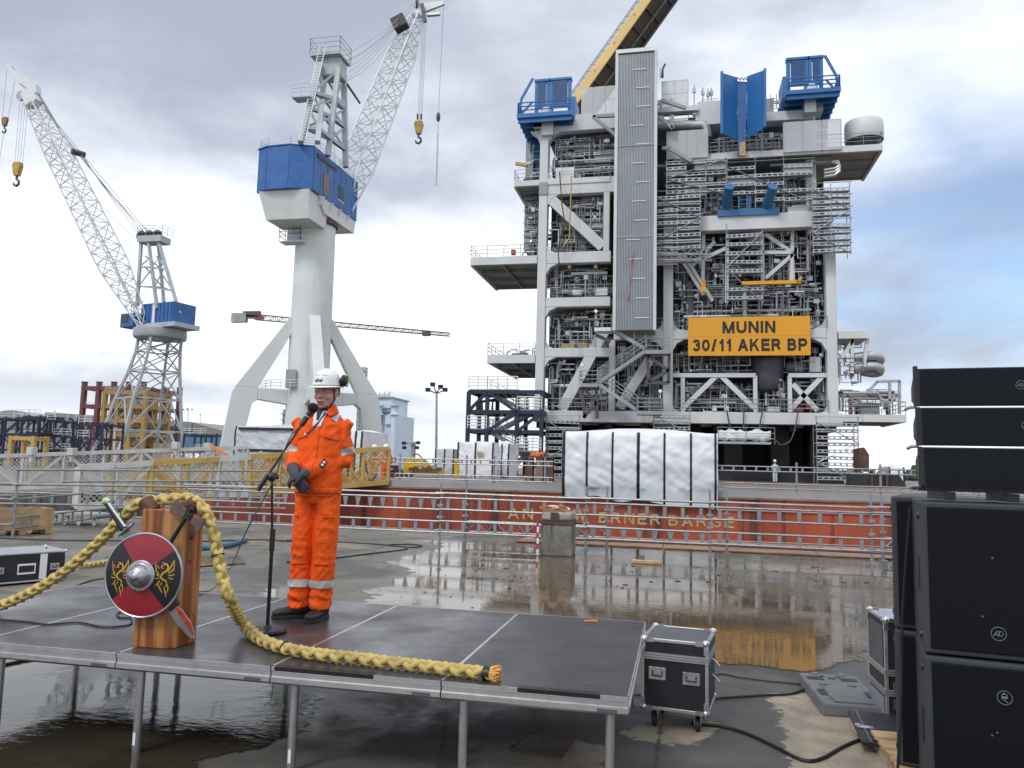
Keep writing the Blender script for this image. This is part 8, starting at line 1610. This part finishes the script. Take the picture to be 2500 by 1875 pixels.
# ------------------------------------------------------------------ wrapped cargo with black straps
def wrapped(label, x0, x1, y0, y1, z0, z1, straps, seed, mt='tarp', bulge=.12, skirt=0., vertical=True):
    t = thing('wrapped_cargo', label, 'wrapped cargo', ((x0 + x1) / 2, (y0 + y1) / 2, z0), 0, 'white wrapped cargo on the barge'); r_ = random.Random(seed); nx, nz, ny = 66, 28, 6; off = V((seed * 3.1, 0, 0))
    def pt(u, v, y, edge):
        x = x0 + (x1 - x0) * u; z = z0 + (z1 - z0) * v; su = u * straps; pin = abs(math.sin(math.pi * su)) ** .5
        b_ = bulge * (math.sin(math.pi * min(1, max(0, v))) ** .5) * (.7 + .3 * pin); n_ = mnoise.noise(V((x * 1.3, z * 1.7, 0)) + off) * bulge * .4 + (abs(mnoise.noise(V((x * 1.8 + z * 2.6, z * 1.0 - x * .6, 3)) + off)) + abs(mnoise.noise(V((x * 3.1 - z * 3.4, z * 1.5 + x, 7)) + off)) * .6) * bulge * .45
        return V((x, y - (b_ + n_) * edge, z + (bulge * .8 * mnoise.noise(V((x * 1.2, seed, 0))) if v < .05 else 0)))
    m_ = MB(); P = [pt(i / nx, j / nz, y0, 1) for j in range(nz + 1) for i in range(nx + 1)]
    if skirt: P[:nx + 1] = [p - V((0, 0, skirt * (.4 + 1.0 * i / nx))) for i, p in enumerate(P[:nx + 1])]
    m_.add(P, [(j * (nx + 1) + i, j * (nx + 1) + i + 1, (j + 1) * (nx + 1) + i + 1, (j + 1) * (nx + 1) + i) for j in range(nz) for i in range(nx)])
    Q = []
    for j in range(nz + 1):
        for k in range(ny + 1):
            y = y0 + (y1 - y0) * k / ny; z = z0 + (z1 - z0) * j / nz; a = mnoise.noise(V((y, z * 1.4, seed))) * bulge * .7; f_ = P[j * (nx + 1) + nx]; Q.append(f_ if k == 0 else V((x1 + a * .8, y, z)))
    m_.add(Q, [(j * (ny + 1) + k, j * (ny + 1) + k + 1, (j + 1) * (ny + 1) + k + 1, (j + 1) * (ny + 1) + k) for j in range(nz) for k in range(ny)])
    Q2 = [(P[j * (nx + 1)] if k == 0 else V((x0 - mnoise.noise(V((k, j * .4, seed + 9))) * bulge * .6, y0 + (y1 - y0) * k / ny, z0 + (z1 - z0) * j / nz))) for j in range(nz + 1) for k in range(ny + 1)]
    m_.add(Q2, [(j * (ny + 1) + k, (j + 1) * (ny + 1) + k, (j + 1) * (ny + 1) + k + 1, j * (ny + 1) + k + 1) for j in range(nz) for k in range(ny)])
    T = []
    for k in range(ny + 1):
        for i in range(nx + 1):
            u, v = i / nx, k / ny; T.append(P[nz * (nx + 1) + i] if k == 0 else V((x0 + (x1 - x0) * u, y0 + (y1 - y0) * v, z1 + bulge * 1.2 * math.sin(math.pi * u) * math.sin(math.pi * min(1, v * 1.0)) + mnoise.noise(V((u * 7, v * 4, seed))) * bulge * .2)))
    m_.add(T, [(k * (nx + 1) + i, k * (nx + 1) + i + 1, (k + 1) * (nx + 1) + i + 1, (k + 1) * (nx + 1) + i) for k in range(ny) for i in range(nx)])
    m_.build('sheeting', mt, t, 'all', True)
    for k in range(straps + 1):
        u = min(.985, max(.012, k / straps)); hw = .034 * (1.5 if k in (0, straps // 2) else 1) * (x1 - x0) / 5.4 if (x1 - x0) > 4 else .06
        S = []
        for j in range(-0, nz + 1):
            v = j / nz; p = pt(u, v, y0, 1) - V((0, .03, 0)); p.z = P[j * (nx + 1) + int(round(u * nx))].z; S += [p - V((hw, 0, 0)), p + V((hw, 0, 0))]
        m_ = MB(); m_.add(S, [(2 * i, 2 * i + 1, 2 * i + 3, 2 * i + 2) for i in range(nz)]); o_ = m_.build('strap', 'strap_black', t, 'all', True); s2 = o_.modifiers.new('s', 'SOLIDIFY'); s2.thickness = .012
    return t
a, b_ = at(1374, 1056, 27.75), at(1752, 1056, 27.75)
wrapped('long white wrapped crate with black straps hanging over the barge edge', a.x, b_.x, 27.75, 29.9, BZ + .04, at(1560, 1056, 27.75).z, 6, 3, bulge=.16, skirt=.30)
def wpx(label, px0, px1, py0, Y, dpt, straps, seed, **k): p, q_ = at(px0, py0, Y), at(px1, py0, Y); return wrapped(label, p.x, q_.x, Y, Y + dpt, BZ, p.z, straps, seed, **k)
wpx('square white wrapped crate with a small window flap beside the navy stair tower', 1119, 1206, 1079, 52, 4, 2, 7, bulge=.10); wpx('narrow white wrapped crate with loose sheeting beside the navy stair tower', 1210, 1244, 1083, 53.5, 3, 2, 9, bulge=.22); wpx('small grey wrapped crate beside the floodlight mast', 1064, 1109, 1096, 60, 3, 2, 11, mt='tarp_grey', bulge=.08); wpx('low grey wrapped load with black bands behind the speaking man', 577, 745, 1040, 38, 4, 1, 13, mt='tarp_grey', bulge=.15); wpx('white wrapped load behind the man beside the gangway', 855, 886, 1052, 42, 4, 2, 15, bulge=.1); wpx('small white wrapped load on the barge stern beside the loudspeakers', 2170, 2206, 1140, 60, 3, 1, 17, bulge=.12)
p = at(1172, 1108, 51.8); mb = MB(); mb.box((p.x, 51.75, p.z), (.42, .04, .28)); tag(mb.build('paper_notice', 'pallet_wood'), 'small brown notice stuck on the square wrapped crate', 'notice')
for z_, px0, px1, Y in ((1046, 582, 742, 37.8), (1098, 582, 690, 37.8)): a, b_ = at(px0, z_, Y), at(px1, z_ + 3, Y); mb = MB(); mb.bar(a, b_, .03, .14); tag(mb.build('strap_band', 'strap_black'), 'black band along the top of the low grey load' if z_ < 1060 else 'black band along the bottom of the low grey load', 'strap')
# ------------------------------------------------------------------ gangways
def truss_bridge(name, label, G0, G1, width, h, nb, colour, mesh=True, sides=(-1, 1), ch=.14):
    t = thing(name, label, 'gangway', G0); G0, G1 = V(G0), V(G1); d = (G1 - G0); s_ = V((d.y, -d.x, 0)).normalized(); U = V((0, 0, 1))
    for sd__ in sides:
        o_ = s_ * sd__ * width / 2; n_ = [G0.lerp(G1, k / nb) + o_ for k in range(nb + 1)]
        for k in range(nb):
            mt = colour(k, sd__); nm = 'top_chord'
            for z, nm in ((h, 'top_chord'), (0, 'bottom_chord')): m_ = MB(); m_.bar(n_[k] + U * z, n_[k + 1] + U * z, ch, ch * 1.25); m_.build(nm, mt, t, False, True)
            m_ = MB(); m_.bar(n_[k], n_[k] + U * h, ch * .8, ch * .8); m_.build('upright', mt, t, False, True)
            mid = (n_[k] + n_[k + 1]) / 2; m_ = MB(); m_.bar(n_[k] if k % 2 else n_[k] + U * h, n_[k + 1] + U * h if k % 2 else n_[k + 1], ch * .6, ch * .7); m_.build('diagonal', mt, t, False, True)
            if mesh:
                m_ = MB(); L_ = (n_[k + 1] - n_[k]).length; e_ = (n_[k + 1] - n_[k]) / L_; st_ = .17; q0 = n_[k] + U * .05; hh = h - .1; q = -hh
                while q < L_:
                    for sg in (1, -1):
                        a0, a1 = max(0, q), min(L_, q + hh); z0_, z1_ = a0 - q, a1 - q
                        if a1 - a0 < .02: continue
                        if sg < 0: z0_, z1_ = hh - z0_, hh - z1_
                        m_.bar(q0 + e_ * a0 + U * z0_, q0 + e_ * a1 + U * z1_, .013, .013)
                    q += st_
                m_.build('wire_mesh', mt, t, False, True)
        m_ = MB(); m_.bar(n_[nb], n_[nb] + U * h, ch * .8, ch * .8); m_.build('upright', colour(nb - 1, sd__), t, False, True)
    for k in range(nb * 3): a = G0.lerp(G1, (k + .5) / (nb * 3)); m_ = MB(); e_ = d.normalized(); m_.bar(a - s_ * (width / 2 - .08) - U * .02, a + s_ * (width / 2 - .08) - U * .02, d.length / (nb * 3) - .02, .04); m_.build('deck_board', 'module_mid', t, False, True)
    return t
colf = lambda k, s_: 'bridge_yellow' if (k in ((2, 3) if s_ > 0 else (1, 2)) or k >= 5) else 'bridge_alu'
truss_bridge('gangway', 'mesh-sided aluminium and yellow gangway leading onto the barge', (-18.45, 21.15, .12), (-11.2, 28.35, 1.02), 1.2, 1.25, 10, colf)
truss_bridge('gangway', 'long grey truss gangway behind the yellow one', at(-260, 1128, 27) - V((0, 0, 1.35)), at(600, 1090, 36) - V((0, 0, 1.5)), 1.4, 1.45, 9, lambda k, s_: 'bridge_alu', True)
for k, (px, py, Y) in enumerate(((78, 1102, 29), (176, 1103, 30), (430, 1088, 33), (507, 1090, 35))):
    p = at(px, py, Y); mb = MB(); mb.box(p, (.32, .30, .34)); mb.box(p + V((0, 0, -.22)), (.14, .14, .5)); tag(mb.build('clamp_box', 'bridge_alu', bevel=.02), ['grey clamp bracket on the long truss gangway above the pallets', 'grey clamp bracket with green rope on the long truss gangway', 'dark clamp bracket on the gangway below the lattice crane', 'dark clamp bracket beside the orange strap'][k], 'bracket', 'brackets on the truss gangway')
mb = MB(); mb.bar(at(512, 1087, 34.5), at(556, 1112, 33), .03, .16); tag(mb.build('orange_strap', 'flyer_orange'), 'orange lifting strap draped over the truss gangway', 'strap')
mb = MB(); mb.path(smooth_path([at(882, 1092, 27.6), at(890, 1120, 27.6), at(898, 1160, 27.6), at(905, 1176, 27.6), at(918, 1160, 27.6)], .2), .035, 6); tag(mb.build('green_rope', 'green_rope'), 'dark green mooring rope at the gangway end', 'rope')
# ------------------------------------------------------------------ navy stair tower at the module's left foot
nt_ = thing('stair_tower', 'navy steel stair tower with white rails at the platform left foot', 'stair tower', (at(1230, 1100, 68).x, 68, BZ))
def npart(name, mt, fn): m_ = MB(); fn(m_); return m_.build(name, mt, nt_, False, True)
nxs = [at(px, 1050, 68).x for px in (1142, 1188, 1262, 1322)]; nzs = [at(1230, py, 68).z for py in (1172, 1106, 1054, 1006, 957)]
for y in (68, 72):
    for i, x in enumerate(nxs):
        if i == 0 or True: npart('post', 'frame_navy', lambda m_: m_.bar((x, y, nzs[0] - .3 if i else nzs[1]), (x, y, nzs[4]), .34, .34))
    for z in nzs[1:]: npart('beam', 'frame_navy', lambda m_: m_.bar((nxs[0], y, z), (nxs[3], y, z), .3, .34))
for x in nxs:
    for z in nzs[1:]: npart('crossbeam', 'frame_navy', lambda m_: m_.bar((x, 68, z), (x, 72, z), .26, .28))
for a, b_, k in ((1, 2, 2), (2, 1, 3), (2, 3, 2), (0, 1, 3)): npart('diagonal', 'frame_navy', lambda m_: m_.bar((nxs[a], 67.9, nzs[k]), (nxs[b_], 67.9, nzs[k + 1]), .26, .26))
for k in range(0, 4):
    a, b_ = (V((nxs[1], 69.2, nzs[k + 1])), V((nxs[2] + .8, 69.2, nzs[k]))) if k % 2 else (V((nxs[2] + .6, 70.4, nzs[k + 1])), V((nxs[1], 70.4, nzs[k])))
    npart('stair_flight', 'galv_plank', lambda m_: ([m_.bar(a + V((0, q_, 0)), b_ + V((0, q_, 0)), .12, .34) for q_ in (0, 1)] + [m_.box(a.lerp(b_, (q_ + .5) / 9) + V((0, .5, 0)), (.32, 1, .05)) for q_ in range(9)])); railing([a + V((0, -.1, .1)), b_ + V((0, -.1, .1))], parent=nt_, mt='white_paint', r=.045, step=.8, name='stair_rail')
for x0, x1, k in ((0, 1, 2), (0, 1, 4), (2, 3, 3), (2, 3, 1), (1, 2, 4)): npart('landing', 'module_grey', lambda m_: m_.bb((nxs[x0], 68.1, nzs[k] + .15), (nxs[x1], 71.9, nzs[k] + .27))); railing([(nxs[x0], 67.85, nzs[k] + .27), (nxs[x1], 67.85, nzs[k] + .27)], parent=nt_, mt='white_paint', r=.05, step=.8, mid=4)
for k in range(4): npart('clutter_pipe', 'pipe_dark', lambda m_: m_.path([(nxs[0] + .5 * k, 71, nzs[3] + .2), (nxs[0] + .5 * k, 71, nzs[3] + 1.2), (nxs[0] + 1 + .9 * k, 71, nzs[3] + 1.2 + .2 * k)], .12, 6))
# ------------------------------------------------------------------ barge deck gear
bo = thing('bollard_frame', 'rusty steel H-post frame on the barge deck topped with orange straps', 'deck frame', (at(1316, 1180, 45).x, 45, BZ)); X45 = lambda px, py=1150: at(px, py, 45).x
for px in (1291, 1316, 1340):
    m_ = MB(); x = X45(px); zt_ = at(px, 1118, 45).z; m_.bb((x - .22, 45, BZ), (x + .22, 45.06, zt_)); m_.bb((x - .03, 45.06, BZ), (x + .03, 45.5, zt_)); m_.bb((x - .22, 45.5, BZ), (x + .22, 45.56, zt_)); m_.build('post', 'rust_steel' if px != 1316 else 'deck_steel', bo, False, True)
m_ = MB(); m_.bb((X45(1280), 44.9, at(1316, 1118, 45).z + .002), (X45(1350), 45.7, at(1316, 1114, 45).z)); m_.build('cap_plate', 'rust_steel', bo, False, True)
ob_ = thing('lashing_straps', 'bundle of orange straps on the rusty deck frame', 'straps', at(1313, 1112, 45)); r_ = random.Random(9)
for k in range(8): c_ = at(1313 + r_.uniform(-10, 12), 1110 + r_.uniform(-3, 3), 45.2); m_ = MB(); m_.path([c_ + V((.2 * math.cos(R(a)), .1 * math.sin(R(a)), .08 * math.sin(R(a + k * 40)))) for a in range(0, 360, 45)], .05, 5, closed=True); m_.build('loop', 'flyer_orange', ob_, True, True)
ym = thing('deck_machine', 'yellow deck machine with twin lamp cross-arm on the barge', 'machine', (at(1003, 1160, 48).x, 48, BZ)); Yp = lambda px, py, Y=48: at(px, py, Y)
def yp(name, mt, fn, sm=False): m_ = MB(); fn(m_); return m_.build(name, mt, ym, sm, True)
yp('body', 'machine_yellow', lambda m_: m_.add([Yp(983, 1118), Yp(1014, 1118), Yp(1028, 1134), Yp(1030, 1152), Yp(985, 1152)] + [p + V((0, 2, 0)) for p in (Yp(983, 1118), Yp(1014, 1118), Yp(1028, 1134), Yp(1030, 1152), Yp(985, 1152))], [(0, 1, 2, 3, 4), (9, 8, 7, 6, 5), (0, 5, 6, 1), (1, 6, 7, 2), (2, 7, 8, 3), (4, 3, 8, 9), (0, 4, 9, 5)]))
yp('pump_bed', 'machine_yellow', lambda m_: m_.bb((Yp(1000, 1150).x, 47.5, Yp(1000, 1156).z), (Yp(1075, 1150).x, 49, Yp(1040, 1140).z))); yp('mast', 'module_mid', lambda m_: m_.bb((Yp(998, 1100).x, 48.4, BZ), (Yp(1006, 1100).x, 48.7, Yp(1002, 1078).z))); yp('cross_arm', 'module_mid', lambda m_: m_.bar(Yp(984, 1083, 48.3), Yp(1022, 1082, 48.3), .1, .1))
for px, py in ((986, 1082), (987, 1093), (1021, 1081), (1018, 1093)): yp('lamp', 'black_paint', lambda m_: m_.box(Yp(px, py, 48.1), (.22, .2, .2)))
for k in range(7): yp('gear', ('pipe_dark', 'frame_red', 'module_mid')[k % 3], lambda m_: m_.box(Yp(1005 + k * 11, 1146 - (k % 3) * 3, 47.2), (.28, .3, .24)))
yp('hose', 'black_paint', lambda m_: m_.path(smooth_path([Yp(1008, 1112, 48), Yp(1018, 1108, 48), Yp(1030, 1118, 48), Yp(1040, 1130, 48)], .1), .04, 5), True)
rc_ = thing('hydraulic_skid', 'red pump skid on the barge beside the yellow machine', 'pump skid', (at(962, 1156, 47).x, 47, BZ)); r_ = random.Random(2)
for k in range(9): c_ = at(950 + r_.uniform(0, 28), 1146 + r_.uniform(-8, 8), 47 + r_.random()); m_ = MB(); m_.box(c_, (r_.uniform(.15, .5), .3, r_.uniform(.08, .3))); m_.build('pump_part', 'frame_red' if k % 3 else 'pipe_dark', rc_, False, True)
m_ = MB(); m_.bb((at(948, 1160, 47).x, 46.8, BZ), (at(980, 1160, 47).x, 48.2, BZ + .15)); m_.build('skid_base', 'frame_red', rc_, False, True)
yl = thing('yellow_locker', 'narrow yellow locker between the wrapped crates', 'locker', (at(1113, 1150, 50).x, 50, BZ)); m_ = MB(); m_.bb((at(1109, 1140, 50).x, 50, BZ), (at(1117, 1140, 50).x, 50.5, at(1113, 1120, 50).z)); m_.build('case', 'machine_yellow', yl, False, True, .02); m_ = MB(); m_.bb((at(1109.6, 1140, 50).x, 49.97, BZ + .9), (at(1116.4, 1140, 50).x, 49.995, BZ + 1.0)); m_.build('hinge_rail', 'black_paint', yl, False, True)
fl = thing('fairlead', 'rust brown steel fairlead housing at the right end of the barge deck', 'fairlead', (at(2115, 1150, 58).x, 58, BZ)); m_ = MB(); m_.add([at(2098, 1095, 58), at(2110, 1092, 58), at(2122, 1110, 58), at(2122, 1152, 58), at(2098, 1152, 58)] + [at(2098, 1095, 58) + V((0, 2, 0)), at(2110, 1092, 58) + V((0, 2, 0)), at(2122, 1110, 58) + V((0, 2, 0)), at(2122, 1152, 58) + V((0, 2, 0)), at(2098, 1152, 58) + V((0, 2, 0))], [(0, 1, 2, 3, 4), (9, 8, 7, 6, 5), (0, 5, 6, 1), (1, 6, 7, 2), (2, 7, 8, 3), (0, 4, 9, 5)]); m_.build('housing', 'rust_steel', fl, False, True)
m_ = MB(); m_.poly([(at(2070, 1190, 57).x, BZ), (at(2216, 1190, 57).x, BZ), (at(2196, 1190, 57).x, at(2190, 1158, 57).z), (at(2075, 1190, 57).x, at(2090, 1155, 57).z)], lambda u, v, w_: (u, 57 + w_, v), .8); m_.build('bulwark', 'grillage', fl, False, True)
for px in (2128, 2165): m_ = MB(); m_.bb((at(px, 1180, 56.6).x, 56.7, BZ), (at(px + 5, 1180, 56.6).x, 56.99, at(px, 1160, 57).z)); m_.build('stiffener', 'rust_steel', fl, False, True)
# ------------------------------------------------------------------ workers seen small
def worker(label, loc, rot, suit='orange_fabric', arm=0.):
    mb_ = MB(); loft(mb_, [(0, 0, .86), (0, 0, 1.1), (0, 0, 1.4), (0, .01, 1.5)], [(.13, .1), (.14, .1), (.17, .1), (.07, .06)], 12); loft(mb_, [(0, 0, 1.46), (0, -.01, 1.56), (0, -.02, 1.64), (0, -.02, 1.74), (0, 0, 1.80)], [.05, .055, .085, .08, .03], 12)
    for s_ in (-1, 1): loft(mb_, [(s_ * .09, 0, .9), (s_ * .1, -.01, .5), (s_ * .1, .02, .09), (s_ * .1, -.10, .04)], [.085, .06, .045, .04], 10); loft(mb_, [(s_ * .18, 0, 1.43), (s_ * .25, .02, 1.17), (s_ * (.2 - arm * .2), -.15 - arm, 1.02 + arm * .5)], [.055, .045, .035], 10, ref=(0, 1, 0))
    o_ = finish(remesh(mb_, .018, 2), 'person', 'skin', None); o_.location = loc; o_.rotation_euler = (0, 0, rot); tag(o_, label, 'person')
    mb_ = MB(); loft(mb_, [(0, 0, .84), (0, 0, 1.1), (0, 0, 1.4), (0, .01, 1.5)], [(.17, .13), (.175, .135), (.2, .13), (.09, .08)], 14)
    for s_ in (-1, 1): loft(mb_, [(s_ * .09, 0, .9), (s_ * .1, -.01, .5), (s_ * .1, .02, .12)], [.105, .085, .075], 12); loft(mb_, [(s_ * .17, 0, 1.43), (s_ * .25, .02, 1.17), (s_ * (.21 - arm * .2), -.13 - arm, 1.05 + arm * .5)], [.08, .068, .055], 12, ref=(0, 1, 0))
    finish(remesh(mb_, .018, 2), 'coverall', suit, o_); mb_ = MB(); mb_.lathe([(.15, 1.73), (.12, 1.74), (.115, 1.80), (.08, 1.87), (.01, 1.89)], 16, (0, -.01, 0)); mb_.build('helmet', 'helmet_white', o_, True)
    for z in (.30, 1.15): mb_ = MB(); mb_.lathe([(.185 if z > 1 else .1, z), (.187 if z > 1 else .1, z + .05)], 16, (0 if z > 1 else .1, 0, 0), caps=False); mb_.build('reflective_band', 'reflective_tape', o_)
    return o_
p = at(908, 1130, 30); worker('worker in orange coveralls at the gangway end, seen through yellow mesh', (p.x, 30.2, BZ - .25), R(150)); p = at(937, 1130, 31); worker('second worker in orange, standing beside the gangway end post', (p.x, 31.2, BZ - .2), R(210))
p = at(2076, 1010, MY + 1.5); worker('worker in red on the low right wing of the platform', (p.x, MY + 1.4, MZ(1012, 2076)), R(30), 'red_box', .1)
p = at(1892, 1150, 66); worker('worker in white under the platform beside the dark supports', (p.x, 66, BZ), R(200), 'tarp_grey')
